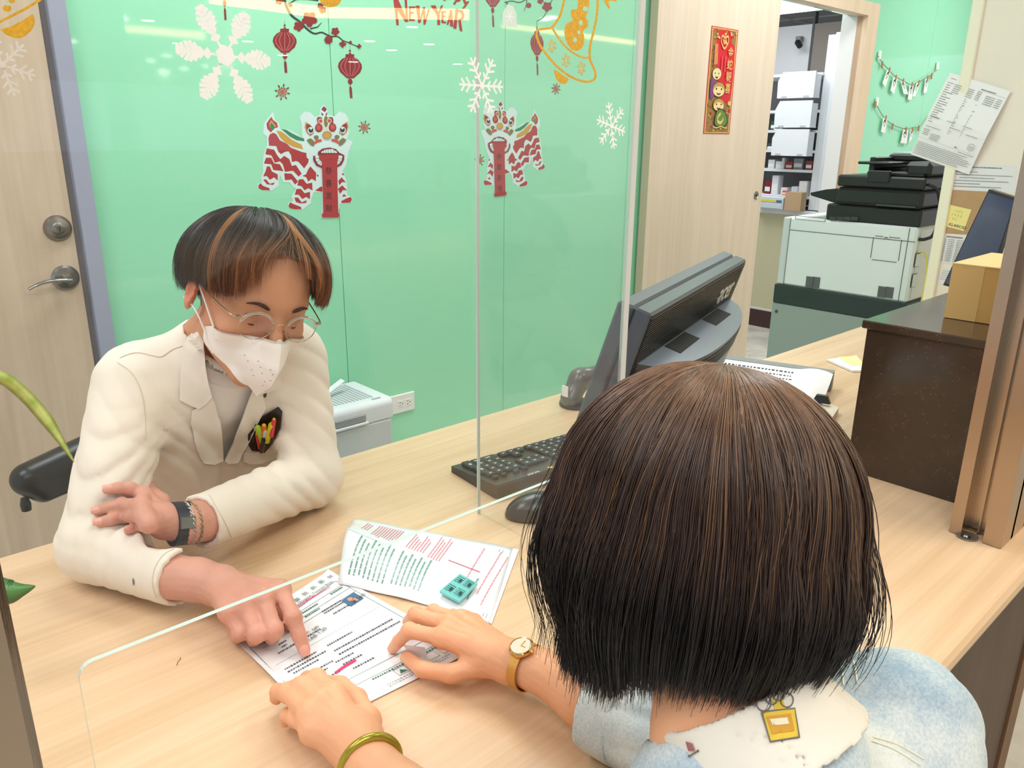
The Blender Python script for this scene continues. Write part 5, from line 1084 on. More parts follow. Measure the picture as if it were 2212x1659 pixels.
bq2 = lambda u, v: bq(u, v)+V(0, 0, sheet_h(min(max(u, 0), 1), min(max(v, 0), 1)))
a = Art(bq2, (0, 0, 1), .00003, 16)
ink = mat('form_ink', (84, 86, 96), rough=.8); grn = mat('form_green_ink', (60, 128, 104), rough=.8); red = mat('form_red_ink', (228, 60, 110), rough=.8); lav = mat('form_tinted_panel', (232, 232, 242), rough=.7)
a.line([(.07, .17), (.93, .10), (.955, .12), (.955, .96)], .0035, grn); a.line([(.04, .20), (.035, .76), (.06, .84), (.05, .95), (.07, .97)], .005, grn)
for v in (.155, .205, .25): a.line([(.1, v+.012), (.95, v)], .0024, ink)
a.line([(.08, .44), (.95, .44)], .002, mat('form_thin_line', (176, 182, 190))); a.line([(.05, .80), (.95, .80)], .0026, grn); a.line([(.04, .86), (.96, .86)], .0026, grn)
rows(a, [(.15, .72, .105), (.2, .86, .115)], red, .007); rows(a, [(.12, .3, .18), (.5, .66, .175), (.8, .92, .165), (.14, .22, .225), (.5, .64, .215)], grn, .013)
rows(a, [(.62, .8, .25), (.62, .86, .27), (.66, .86, .31), (.1, .34, .50), (.1, .38, .53), (.12, .3, .56), (.42, .62, .50), (.42, .9, .56), (.42, .92, .60), (.1, .36, .62), (.1, .3, .65), (.36, .5, .64), (.38, .52, .68), (.1, .34, .71), (.1, .28, .74), (.40, .55, .74)], ink, .011)
rows(a, [(.42, .9, .87)], grn, .01)
rows(a, [(.2, .26, .30), (.2, .24, .33), (.15, .5, .36)], ink, .012)
for k in range(4):
    u = .55+.105*k; a.line([(u, .885), (u+.075, .885), (u+.075, .935), (u, .935)], .003, grn, closed=True)
a.poly([(.565, .925), (.585, .898), (.60, .912), (.615, .925)], grn); a.line([(.67, .92), (.69, .905), (.72, .915)], .005, grn)
rows(a, [(.45, .9, .95), (.45, .86, .965)], mat('form_thin_line'), .006)
a.poly([(.80, .26), (.93, .255), (.93, .33), (.80, .335)], mat('form_blue_picture', (66, 112, 150), rough=.6)); a.polys([arc(.855, .285, .022, .016, 10), arc(.875, .308, .022, .016, 10)], mat('tablet_print', (236, 150, 120)))
a.line([(.30, .715), (.36, .705), (.46, .70)], .017, red)
a.build('print', sheet); pr = [c for c in sheet.children][-1]; T_ = []
zt = V(0, 0, .0026)
def ptext(body, xy, size, m, o_=zt): T_.append(text_mesh(body, pz(*xy, ZC)+o_, tuple(eu), tuple(ev), size, m, 'word', bold=.004))
for ch, p in zip('醫院桃園分', ((640.5, 1303), (658, 1290), (676, 1277), (693, 1264), (712, 1253))): ptext(ch, p, .0085, grn if ch != '院' and ch != '分' else ink)
ptext('al Hospital, Taoyuan Bran', (640, 1313), .0068, ink); ptext('J4 TAB', (765, 1306), .0085, ink); ptext('TAB 1.20', (668, 1390), .0085, ink); ptext('tab', (678, 1366), .0085, ink); ptext('cm', (659, 1377), .008, ink)
merge_into(pr, T_)

# bag
bTL, bTR, bBR, bBL = (pz(*p, ZC) for p in ((763.7, 1119.9), (1108, 1185), (1058, 1346), (742, 1252)))
bb_ = bil([bTL, bTR, bBR, bBL])
def bh(u, v): return .0008+(.042*max(0, math.sin(math.pi*min(1, v*.98)))**1.3*(1-u)**1.2*(.35+.65*v))+.0012*math.sin(9*u+4*v)**2
mb = MB(); n1, n2 = 28, 20
def bp(u, v): 
    p = bb_(u, v)+V(0, 0, bh(u, v)); roll = (1-u)**2*max(0, v-.35); return p+V(-.02*roll, -.012*roll, 0)
Gp = [bp(i/n1, j/n2) for j in range(n2+1) for i in range(n1+1)]; N = len(Gp); fs = []
for j in range(n2):
    for i in range(n1): k = j*(n1+1)+i; fs += [(k, k+n1+1, k+n1+2, k+1), (k+N, k+1+N, k+n1+2+N, k+n1+1+N)]
for j in range(n2): k = j*(n1+1); fs += [(k, k+N, k+n1+1+N, k+n1+1)]; k += n1; fs += [(k, k+n1+1, k+n1+1+N, k+N)]
for i in range(n1): fs += [(i, i+1, i+1+N, i+N)]; k = n2*(n1+1)+i; fs += [(k, k+N, k+1+N, k+1)]
mb.add(Gp+[p-V(0, 0, .0005) for p in Gp], fs, mat('bag_paper_glossy', (238, 242, 246), rough=.16, spec=.6)); t = tag(mb.build('medicine_bag', smooth=True), 'white glossy medicine bag with one curled edge and red and green print', 'bag')
mb = MB(); q0 = [pz(*p, ZC-.0001) for p in ((790, 1126), (1120.7, 1187.5), (1062, 1347.5), (1040, 1342))]; mb.add(q0+[p+V(0, 0, .0004) for p in q0], [(3, 2, 1, 0), (4, 5, 6, 7), (0, 1, 5, 4), (1, 2, 6, 5), (2, 3, 7, 6), (3, 0, 4, 7)], M_paper); mb.build('backing_sheet', None, t)
def bgrid(u, v):
    fu = min(max(u, 0), .9999)*n1; fv = min(max(v, 0), .9999)*n2; i, j = int(fu), int(fv); fu -= i; fv -= j; k = j*(n1+1)+i
    return (1-fv)*((1-fu)*Gp[k]+fu*Gp[k+1])+fv*((1-fu)*Gp[k+n1+1]+fu*Gp[k+n1+2])
a = Art(bgrid, (0, 0, 1), .00006, 8); rp = mat('bag_red_ink', (228, 150, 164), rough=.3); gp = mat('bag_green_ink', (120, 160, 150), rough=.3)
def vrows(spec, m, w_=.008):
    L = []
    for u, v0, v1 in spec:
        v = v0
        while v < v1-.01: h_ = random.uniform(.03, .07); h_ = min(h_, v1-v); L.append([(u+.10*(.5-v), v), (u+w_+.10*(.5-v), v), (u+w_+.10*(.5-v-h_), v+h_), (u+.10*(.5-v-h_), v+h_)]); v += h_+.008
    a.polys(L, m)
vrows([(.06+.018*i, .08+.02*(i % 3), .34) for i in range(3)]+[(.14+.017*i, .08, .40+.01*(i % 4)) for i in range(10)]+[(.38+.018*i, .10+.05*(i % 4), .45) for i in range(7)]+[(.53+.018*i, .05+.04*(i % 3), .50) for i in range(5)]+[(.80, .1, .8), (.90, .1, .75), (.95, .15, .85)], rp)
vrows([(.10+.032*i, .50+.04*(i % 3), .92) for i in range(8)]+[(.38+.03*i, .52+.05*(i % 2), .90) for i in range(7)]+[(.86, .55, .85)], gp, .011)
a.line([(.0, .46), (.3, .52), (.62, .80)], [.012, .010, .004], mat('bag_white_streak', (252, 254, 255), rough=.1))  # whiter, glossier streak tapering across the bag
for u, v in ((.93, .06), (.95, .92)): a.line([(u, v), (u+.02, v), (u+.02, v+.05), (u, v+.05)], .003, gp, closed=True)
a.line([(.66, .44), (.86, .46)], .009, red); a.build('print', t)
P = [pz(700+x/5.027, 1100+y/5.027, ZC+.0125) for x, y in ((1475, 700), (1665, 800), (1465, 1000), (1255, 885))]
mb = MB(); mb.add(P+[p-V(0, 0, .0035) for p in P], [(3, 2, 1, 0), (4, 5, 6, 7), (0, 1, 5, 4), (1, 2, 6, 5), (2, 3, 7, 6), (3, 0, 4, 7)], mat('foil_teal', (132, 206, 206), rough=.25, metal=.3)); o = tag(mb.build('pill_pack'), 'small teal foil pill pack lying on the medicine bag', 'pill pack')
a = Art(bil(P), (0, 0, 1), .0001); dk = mat('foil_print', (30, 74, 84), rough=.5)
for u0 in (.06, .55):
    for v0 in (.08, .56):
        for i in range(4): rows(a, [(u0, u0+.38, v0+.085*i)], dk, .035)
        a.poly([(u0+.2, v0+.1), (u0+.32, v0+.1), (u0+.32, v0+.24), (u0+.2, v0+.24)], mat('foil_bold_print', (16, 44, 52)))
a.build('print', o)
# stray hair on the counter
tag(MB().tube(spline([tuple(pz(x, y, .7508)) for x, y in ((382, 1437), (385, 1428), (390, 1424), (389, 1420))], 4), .0003, mat('hair_dark', (40, 30, 24)), 5).build('stray_hair'), 'single short dark hair lying on the bare counter at lower left', 'hair')

# ================================================================== PEOPLE
from mathutils.bvhtree import BVHTree
def tint_mat(name, rough=.4, spec=.5, sss=0):
    m = bpy.data.materials.new(name); m.use_nodes = True; b = m.node_tree.nodes['Principled BSDF']; b.inputs['Roughness'].default_value = rough; b.inputs['Specular IOR Level'].default_value = spec
    a = m.node_tree.nodes.new('ShaderNodeAttribute'); a.attribute_name = 'tint'; m.node_tree.links.new(a.outputs['Color'], b.inputs['Base Color'])
    if sss: b.inputs['Subsurface Weight'].default_value = sss; b.inputs['Subsurface Radius'].default_value = (1, .35, .2); b.inputs['Subsurface Scale'].default_value = .005
    return m
def vn(P, f, seed=0):
    """cheap smooth noise, -1..1"""
    x, y, z = P[..., 0]*f+seed*1.7, P[..., 1]*f-seed*2.3, P[..., 2]*f+seed*.9
    return (np.sin(x+1.3*np.sin(1.7*y+.5*z))*np.sin(1.1*y+1.7*np.sin(1.3*z+.7*x))+np.sin(1.9*z+1.1*np.sin(2.1*x)))*.5
def join(objs, name, parent=None):
    """joins several surfaces of one body into a single mesh"""
    vs, fs, cs, mats, mi = [], [], [], [], []; n = 0; anyc = any('tint' in o.data.color_attributes for o in objs)
    for o in objs:
        me = o.data; k = len(me.vertices); co = np.empty(k*3); me.vertices.foreach_get('co', co); co = co.reshape(-1, 3); vs.append(co)
        q = np.empty(len(me.loops), dtype=int); me.loops.foreach_get('vertex_index', q); st = np.empty(len(me.polygons), dtype=int); me.polygons.foreach_get('loop_start', st); tot = np.empty(len(me.polygons), dtype=int); me.polygons.foreach_get('loop_total', tot)
        fs.append((q+n, st, tot))
        m = me.materials[0]
        if m not in mats: mats.append(m)
        mi.append(np.full(len(st), mats.index(m)))
        if anyc:
            c = np.ones(k*4)
            if 'tint' in me.color_attributes: me.color_attributes['tint'].data.foreach_get('color', c)
            cs.append(c.reshape(-1, 4))
        n += k
    me = bpy.data.meshes.new(name); me.vertices.add(n); me.vertices.foreach_set('co', np.concatenate(vs).ravel())
    L = np.concatenate([f[0] for f in fs]); me.loops.add(len(L)); me.loops.foreach_set('vertex_index', L)
    off = 0; ST = []
    for f in fs: ST.append(f[1]+off); off += len(f[0])
    ST = np.concatenate(ST); me.polygons.add(len(ST)); me.polygons.foreach_set('loop_start', ST); me.polygons.foreach_set('material_index', np.concatenate(mi))
    me.polygons.foreach_set('use_smooth', [True]*len(ST)); me.update(calc_edges=True); me.validate()
    for m in mats: me.materials.append(m)
    if anyc: at = me.color_attributes.new('tint', 'FLOAT_COLOR', 'POINT'); at.data.foreach_set('color', np.concatenate(cs).ravel())
    for o in objs: d = o.data; bpy.data.objects.remove(o); bpy.data.meshes.remove(d)
    o = bpy.data.objects.new(name, me); COL.objects.link(o)
    if parent: o.parent = parent
    return o
def strand_mesh(P, R, C, center, name, m, parent):
    """P (N,K,3) paths, R (N,K) radii, C (N,K,3) colours -> thin three-sided tubes in one mesh"""
    N, K, _ = P.shape; T = np.gradient(P, axis=1); T /= np.linalg.norm(T, axis=-1, keepdims=True)+1e-12
    A = P-center; A -= T*(A*T).sum(-1, keepdims=True); A /= np.linalg.norm(A, axis=-1, keepdims=True)+1e-12; B = np.cross(T, A)
    vs = np.stack([P+R[..., None]*(math.cos(t)*A+math.sin(t)*B) for t in (math.pi/2, math.pi/2+2.094, math.pi/2+4.189)], 2)   # N,K,3,3
    idx = np.arange(N*K*3).reshape(N, K, 3); q = []
    for s in range(3): q.append(np.stack([idx[:, :-1, s], idx[:, 1:, s], idx[:, 1:, (s+1) % 3], idx[:, :-1, (s+1) % 3]], -1).reshape(-1, 4))
    F = np.concatenate(q); me = bpy.data.meshes.new(name); me.vertices.add(N*K*3); me.vertices.foreach_set('co', vs.reshape(-1)); me.loops.add(F.size); me.loops.foreach_set('vertex_index', F.ravel())
    me.polygons.add(len(F)); me.polygons.foreach_set('loop_start', np.arange(len(F))*4); me.polygons.foreach_set('use_smooth', [True]*len(F)); me.update(calc_edges=True)
    at = me.color_attributes.new('tint', 'FLOAT_COLOR', 'POINT'); c = np.repeat(C[:, :, None, :], 3, 2).reshape(-1, 3); at.data.foreach_set('color', np.concatenate([c, np.ones((len(c), 1))], 1).ravel())
    me.materials.append(m); o = bpy.data.objects.new(name, me); COL.objects.link(o); o.parent = parent; return o
def bvh_of(objs):
    v, f = [], []
    for o in objs:
        n = len(v); v += [tuple(o.matrix_world @ q.co) for q in o.data.vertices]; f += [tuple(i+n for i in p.vertices) for p in o.data.polygons]
    return BVHTree.FromPolygons(v, f)
from mathutils.geometry import delaunay_2d_cdt
def drape(bvh, poly, off, th, m, name, parent=None, step=7, puff=0, smooth=True):
    """a cloth flap lying on a surface: outline given as seen in the photograph, laid on the garment and thickened"""
    n = len(poly); xs = [p[0] for p in poly]; ys = [p[1] for p in poly]; pts = [Vector(p) for p in poly]
    def inside(x, y):
        c = False; j = n-1
        for i in range(n):
            if (poly[i][1] > y) != (poly[j][1] > y) and x < (poly[j][0]-poly[i][0])*(y-poly[i][1])/(poly[j][1]-poly[i][1])+poly[i][0]: c = not c
            j = i
        return c
    bd = []
    for i in range(n):
        a, b = V(*poly[i]), V(*poly[(i+1) % n]); k = max(1, int(np.linalg.norm(b-a)/step)); bd += [Vector(a+(b-a)*t/k) for t in range(k)]
    nb = len(bd); gr = [Vector((x, y)) for x in np.arange(min(xs), max(xs), step) for y in np.arange(min(ys), max(ys), step) if inside(x, y)]
    gr = [g for g in gr if min((g-b).length for b in bd) > step*.5]
    V2, E_, F2, *_ = delaunay_2d_cdt(bd+gr, [(i, (i+1) % nb) for i in range(nb)], [list(range(nb))], 1, 1e-4)
    top, last = [], None; O = Vector(CAM); hits = []
    for p in V2:
        d = Vector(ray(p.x, p.y)).normalized(); h = bvh.ray_cast(O, d); hits.append((h[0], h[1], d) if h[0] is not None else None)
    dep = [((h[0]-O).length if h else None) for h in hits]; med = float(np.median([q for q in dep if q]))
    # smooth the depths a little so the flap does not follow every crease
    nbr = [[] for _ in V2]
    for f in F2:
        for i in range(3): nbr[f[i]] += [f[(i+1) % 3], f[(i+2) % 3]]
    dd = [q if q and abs(q-med) < .16 else med for q in dep]
    for _ in range(2 if smooth else 0): dd = [(.4*dd[i]+.6*sum(dd[j] for j in nbr[i])/len(nbr[i])) if nbr[i] else dd[i] for i in range(len(dd))]
    A, B = [], []
    for i, p in enumerate(V2):
        d = Vector(ray(p.x, p.y)).normalized(); q = O+d*min(dd[i], (dep[i] if dep[i] and abs(dep[i]-med) < .16 else dd[i])); nn = (-d + (hits[i][1] if hits[i] else -d)).normalized()
        A.append(q+nn*(off+th)); B.append(q+nn*(off-.001 if off < .002 else off))
    N = len(A); cnt = {}
    fs = []
    for f in F2:
        a, b, c = (A[i] for i in f); nrm = (b-a).cross(c-a); f = list(f) if nrm.dot(Vector(ray(*V2[f[0]]))) < 0 else list(f)[::-1]; fs.append(tuple(f)); fs.append(tuple(i+N for i in f)[::-1])
        for i in range(3): e = (f[i], f[(i+1) % 3]); cnt[e] = cnt.get(e, 0)+1
    for (a, b) in list(cnt):
        if (b, a) not in cnt: fs.append((b, a, a+N, b+N))
    return MB().add([tuple(q) for q in A+B], fs, m).build(name, None, parent, smooth='auto')
def in_poly_px(P, poly):
    d = P-CAM; w_ = d@FW; X = CW/2+FPX*(d@RT)/w_; Y_ = CH/2-FPX*(d@UP)/w_; c = np.zeros(len(P), bool); n = len(poly); j = n-1
    for i in range(n):
        xi, yi = poly[i]; xj, yj = poly[j]; t = ((yi > Y_) != (yj > Y_)) & (X < (xj-xi)*(Y_-yi)/(yj-yi+1e-9)+xi); c ^= t; j = i
    return c, w_
def cut_opening(o, poly, maxdepth):
    """opens a garment where the photograph shows what is worn beneath"""
    import bmesh
    bm = bmesh.new(); bm.from_mesh(o.data); cs = np.array([f.calc_center_median()[:] for f in bm.faces]); ins, w_ = in_poly_px(cs, poly); nm = np.array([f.normal[:] for f in bm.faces]); front = ((cs-CAM)*nm).sum(1) < 0
    kill = [f for f, k in zip(bm.faces, ins & front & (w_ < maxdepth)) if k]; bmesh.ops.delete(bm, geom=kill, context='FACES'); bm.to_mesh(o.data); bm.free()
def hand(name, wrist, elbow_dir, fingers, thumb, rp, rf, m, arm=None, h=.0018, tintf=None, tend=None):
    """fingers: lists of joints MCP,PIP,DIP,tip; thumb: CMC,MCP,IP,tip; arm: list of (point, radius) running up the forearm"""
    pts = [wrist]+[p for f in fingers for p in f]+thumb+([a[0] for a in arm] if arm else []); A = np.array(pts); lo, hi = A.min(0)-.034, A.max(0)+.034
    def fn(P):
        d = None
        for i, f in enumerate(fingers):
            t = sd_cone(P, wrist+(f[0]-wrist)*.18, f[0], rp*1.02, rp*.80); d = t if d is None else smin(d, t, .012)
        for i in range(len(fingers)-1): d = smin(d, sd_cone(P, fingers[i][0], fingers[i+1][0], rp*.78, rp*.74), .006)
        ct = sum(f[0] for f in fingers)/len(fingers); d = smin(d, sd_ell(P, wrist*.45+ct*.55, (rp*.9,)*3), .012)
        t = smin(sd_cone(P, wrist+(thumb[0]-wrist)*.5, thumb[0], rp*.95, rp*.95), sd_cone(P, thumb[0], thumb[1], rp*.95, rf*1.15), .008); d = smin(d, t, .012)
        t = smin(sd_cone(P, thumb[1], thumb[2], rf*1.18, rf*1.10), sd_cone(P, thumb[2], thumb[3], rf*1.12, rf*.92), .003); d = smin(d, t, .006)
        if arm:
            c = [(wrist, rp*1.55)]+arm; a_ = None
            for (p, r0), (q, r1) in zip(c[:-1], c[1:]): t = sd_cone(P, p, q, r0, r1); a_ = t if a_ is None else smin(a_, t, .01)
            d = smin(d, a_, .02)
        for i, f in enumerate(fingers):
            s = (1, 1.04, 1, .86)[i]*rf; t = smin(smin(sd_cone(P, f[0], f[1], s*1.12, s*1.05), sd_cone(P, f[1], f[2], s*1.05, s*.94), .003), sd_cone(P, f[2], f[3], s*.95, s*.80), .002)
            t = smin(t, sd_ell(P, f[1], (s*1.13,)*3), .004); d = smin(d, t, .0055)
        if tend: 
            for f in fingers[:3]: dd = sd_cone(P, wrist*.35+f[0]*.65+V(0, 0, rp*.75), f[0]+V(0, 0, rp*.62), .0022, .003); d = smin(d, dd, .007)
        return d+.0003*vn(P, 400)
    return surface(fn, lo, hi, h, name, m, colorfn=tintf)
def nail(tip, prev, up, r, m, parent, k=1.0):
    t = tip-prev; t /= np.linalg.norm(t); up = V(*up); up = up-t*(up@t); up /= np.linalg.norm(up); s = np.cross(t, up); c = tip+t*r*.05+up*r*.62; mb = MB(); vs = []; n1, n2 = 9, 9; fs = []
    for j in range(n2):
        for i in range(n1):
            u = (i/(n1-1)*2-1); v = (j/(n2-1)*2-1); x = u*math.sqrt(max(0, 1-.35*v*v)); vs.append(c+s*x*r*.66*k+t*v*r*.78*k+up*(r*.36*(1-x*x*.85)-r*.10*v*v))
    for j in range(n2-1):
        for i in range(n1-1): q = j*n1+i; fs.append((q, q+1, q+n1+1, q+n1))
    N = len(vs); vs += [p-up*.0006 for p in vs]; fs += [tuple(i+N for i in f)[::-1] for f in fs]
    return mb.add(vs, fs, m).build('fingernail', None, parent, smooth=True)
def J(*a): return pz(*a)

# ------------------------------------------------------------------ THE MAN
man = thing('person', 'person in a cream white coat, face mask and glasses, pointing at the prescription sheet', 'person', (0, 0, 0))
M_skin = tint_mat('man_skin', rough=.48, spec=.35, sss=.15)
skA, skB = V(*lin((216, 156, 122))), V(*lin((220, 158, 136)))
def skin_man(P): 
    k = np.clip((P[:, 2]-.93)/.06, 0, 1)[:, None]; n = (.5+.5*vn(P, 55, 3))[:, None]*.12; return (skA*k+skB*(1-k))*(1-n)
HO = V(.5024, 1.1192, 1.117); HX, HF, HU = V(.9736, .0123, -.2278), V(-.0575, -.9531, -.2973), V(.2207, -.3025, .9272)
HM = Matrix(((HX[0], HF[0], HU[0], HO[0]), (HX[1], HF[1], HU[1], HO[1]), (HX[2], HF[2], HU[2], HO[2]), (0, 0, 0, 1)))
# the local axes (x = his left, y = forward, z = up) form a left-handed set, so mirror-safe helpers below use them only as coordinates
HR = np.stack([HX, HF, HU], 1)
def Hw(p): return HO+HR@V(*p)
def Hl(p): return HR.T@(V(*p)-HO)
neck_w = V(.485, 1.235, 1.015)
def head_sdf(P):
    q = (P-HO)@HR; q = q.copy(); X = np.abs(q[..., 0]); qs = q.copy(); qs[..., 0] = X
    d = sd_ell(qs, (0, -.012, .03), (.077, .099, .089)); d = smin(d, sd_ell(qs, (0, .026, -.02), (.067, .060, .086)), .02)
    d = smin(d, sd_cone(qs, (.050, .0, -.055), (.012, .058, -.098), .020, .019), .02); d = smin(d, sd_cone(qs, (0, .06, -.096), (.01, .062, -.096), .020, .020), .012)
    d = smin(d, sd_ell(qs, (.044, .054, -.028), (.020, .016, .018)), .014); d = smin(d, sd_cone(qs, (0, .077, .022), (.042, .066, .024), .011, .009), .012)
    d = smax(d, -sd_ell(qs, (.032, .094, -.001), (.019, .013, .011)), .010); d = smin(d, sd_ell(qs, (.032, .0665, -.002), (.0155, .0145, .0125)), .003)
    d = smin(d, sd_cone(qs, (0, .080, .010), (0, .104, -.030), .0065, .0105), .008); d = smin(d, sd_ell(qs, (.011, .095, -.034), (.008, .010, .008)), .004)
    e = sd_ell(qs, (.083, -.018, -.006), (.0085, .020, .033), rotm(math.radians(-28), 0, 0)); e = smax(e, -sd_ell(qs, (.091, -.010, -.002), (.007, .011, .020), rotm(math.radians(-28), 0, 0)), .004); d = smin(d, e, .005)
    d = smin(d, sd_cone(P, HO+HR@V(0, -.035, -.05), neck_w, .050, .056), .025); d = smin(d, sd_cone(P, neck_w, neck_w+V(0, .03, -.06), .056, .07), .02)
    return d
def head_col(P):
    c = skin_man(P); q = (P-HO)@HR; ear = np.exp(-(((np.abs(q[:, 0])-.086)/.014)**2+((q[:, 2]+.0)/.035)**2))[:, None]; c = c*(1-ear*.5)+V(*lin((214, 104, 84)))*ear*.5
    lid = np.exp(-((((np.abs(q[:, 0])-.032)/.018)**2+((q[:, 2]+.001)/.010)**2)*1.0))[:, None]*(q[:, 1:2] > .05); c = c*(1-.18*lid); hz = ((q[:, 2] > .035) & (q[:, 1] < .05) | (q[:, 1] < -.03) & (q[:, 2] > -.04) & (q[:, 2] < .3))[:, None]; return np.where(hz, V(*lin((60, 42, 34))), c)
head = surface(head_sdf, HO-.16, HO+V(.16, .2, .17), .0028, 'head', M_skin, colorfn=head_col)
# right hand, pointing
wr = J(468, 1262, .797); rf = .0092
fr = [[J(606, 1275, .806), J(633, 1334, .793), J(647, 1374, .775), J(657, 1404, .7605)],
      [J(568, 1292, .809), J(592, 1362, .788), J(588, 1376, .766), J(566, 1356, .7595)],
      [J(529, 1306, .806), J(555, 1370, .786), J(549, 1380, .765), J(532, 1358, .7595)],
      [J(494, 1322, .800), J(519, 1368, .782), J(512, 1376, .764), J(498, 1357, .7595)]]
th = [J(520, 1262, .782), J(575, 1290, .772), J(606, 1322, .765), J(628, 1348, .761)]
hR = hand('hand', wr, None, fr, th, .0155, rf, M_skin, arm=[(J(425, 1252, .799), .0265), (J(372, 1246, .802), .0265), (J(325, 1238, .802), .0225)], tintf=skin_man, tend=True)
# coat and shirt
SR, SL = V(.345, 1.205, .988), V(.600, 1.205, .988); ER, EL = V(.236, 1.100, .799), V(.573, 1.110, .800)
CR_, CL_ = J(392, 1246, .801), J(432, 1128, .836)
def torso_sdf(P, g=0):
    d = sd_cone(P, SR+V(.02, .01, -.01), SL+V(-.02, .01, -.01), .058+g, .058+g)
    for x in (-.07, .07): d = smin(d, sd_cone(P, V(.48+x, 1.275, .89), V(.475+x, 1.43, .58), .092+g, .105+g), .05)
    d = smin(d, sd_cone(P, V(.42, 1.22, .965), V(.545, 1.22, .965), .075+g, .075+g), .04); d = smin(d, sd_cone(P, neck_w+V(0, .02, -.05), neck_w+V(0, .012, -.012), .075+g, .062+g), .03)
    return d
def fold(P, c, s, f, dirn, amp, ph=0):
    w_ = np.exp(-((P-V(*c))**2).sum(-1)/(2*s*s)); t = P@V(*dirn); wave = np.sin(f*t+2.8*vn(P, 9, ph)+ph); return amp*.8*w_*(1-2*np.abs(wave)**.6)
def coat_sdf(P):
    d = torso_sdf(P, .006)
    a = smin(sd_cone(P, SR, ER+V(0, 0, .006), .057, .046), sd_cone(P, ER+V(0, 0, .004), CR_, .045, .039), .022)
    b = smin(sd_cone(P, SL, EL+V(0, 0, .006), .056, .046), sd_cone(P, EL+V(0, 0, .002), CL_, .046, .038), .022)
    d = smin(d, smin(a, b, .01), .030)
    d = d+fold(P, ER+V(.02, 0, .09), .055, 150, (.35, .2, -.9), .0042, 1)+fold(P, ER+V(.03, -.05, .02), .05, 120, (.75, -.6, .2), .0040, 2)+fold(P, SR+V(.03, -.04, -.06), .06, 105, (.8, -.1, .55), .0046, 3)
    d = d+fold(P, EL+V(-.05, -.03, .03), .065, 110, (.85, .1, .5), .0042, 4)+fold(P, SL+V(-.02, -.04, -.07), .06, 95, (.75, 0, .65), .0045, 5)+fold(P, V(.46, 1.19, .83), .08, 70, (.9, 0, .4), .0035, 6)+.0008*vn(P, 45, 2)
    # cuffs: open the sleeve ends, clear the neck
    d = smax(d, -sd_cone(P, CR_+(CR_-ER)*.25, CR_-(CR_-ER)*.18, .034, .030), .003); d = smax(d, -sd_cone(P, CL_+(CL_-EL)*.2, CL_-(CL_-EL)*.12, .034, .029), .003)
    ur = (CR_-ER)/np.linalg.norm(CR_-ER); ul = (CL_-EL)/np.linalg.norm(CL_-EL)
    near = lambda c: (np.linalg.norm(P-c, axis=-1) < .075)
    d = np.where(near(CR_), np.maximum(d, (P-CR_)@ur), d); d = np.where(near(CL_), np.maximum(d, (P-CL_)@ul), d)
    d = smax(d, -sd_cone(P, HO+HR@V(0, -.03, -.06), neck_w+V(0, .02, -.02), .058, .062), .006)
    d = np.maximum(d, .7545-P[..., 2]+np.where(P[..., 1] < 1.262, 0, -.3))
    return d
M_coat = mat('coat_cotton', (240, 228, 212), rough=.85, bump=.10, bscale=1500, sheen=.15)
coat = surface(coat_sdf, (.10, .90, .46), (.74, 1.62, 1.10), .0042, 'white_coat', M_coat, man)
# left hand, resting on the right forearm
wl = J(362, 1128, .848)
fl_ = [[J(312, 1070, .872), J(281, 1056, .886), J(255, 1054, .887), J(232, 1057, .880)],
       [J(306, 1093, .878), J(262, 1090, .892), J(236, 1096, .889), J(210, 1103, .880)],
       [J(311, 1114, .878), J(270, 1115, .890), J(240, 1122, .885), J(215, 1128, .876)],
       [J(322, 1133, .872), J(303, 1139, .880), J(290, 1142, .878), J(277, 1145, .872)]]
bvc = bvh_of([coat])
def on_coat(x, y, r_):
    d = Vector(ray(x, y)).normalized(); h = bvc.ray_cast(Vector(CAM), d); return V(*(h[0]-d*r_))
fl_ = [[f[0]]+[on_coat(*q, rr_) for q, rr_ in zip(qs, (.0125, .0105, .0088))] for f, qs in zip(fl_, (((281, 1056), (255, 1054), (232, 1057)), ((262, 1090), (236, 1096), (210, 1103)), ((270, 1115), (240, 1122), (215, 1128)), ((303, 1139), (290, 1142), (277, 1145))))]
thl = [J(345, 1085, .850), J(320, 1055, .858), J(300, 1048, .862), J(285, 1062, .862)]
hL = hand('hand', wl, None, fl_, thl, .0135, .0082, M_skin, arm=[(J(408, 1130, .842), .0265), (J(450, 1120, .835), .029), (J(500, 1105, .826), .028)], tintf=skin_man)
M_tee = mat('tee_shirt_white', (246, 238, 230), rough=.8, bump=.1, bscale=1800)
tee = surface(lambda P: smax(torso_sdf(P, -.004)+.001*vn(P, 60), -sd_cone(P, HO+HR@V(0, -.03, -.06), neck_w+V(0, .01, -.035), .055, .058), .004), (.33, 1.10, .50), (.66, 1.56, 1.08), .005, 't_shirt', M_tee, man)
legs = surface(lambda P: smin(smin(sd_cone(P, (.40, 1.40, .55), (.38, 1.02, .545), .085, .065), sd_cone(P, (.55, 1.40, .55), (.58, 1.02, .545), .085, .065), .02), smin(sd_cone(P, (.38, 1.02, .54), (.37, 1.10, .09), .058, .042), sd_cone(P, (.58, 1.02, .54), (.59, 1.10, .09), .058, .042), .01), .02), (.26, .92, .03), (.70, 1.54, .66), .012, 'trousers', mat('trousers_dark', (58, 62, 72), rough=.8), man)
torso_in = surface(lambda P: torso_sdf(P, -.012), (.33, 1.10, .50), (.66, 1.56, 1.06), .008, 'torso', M_skin, colorfn=skin_man)
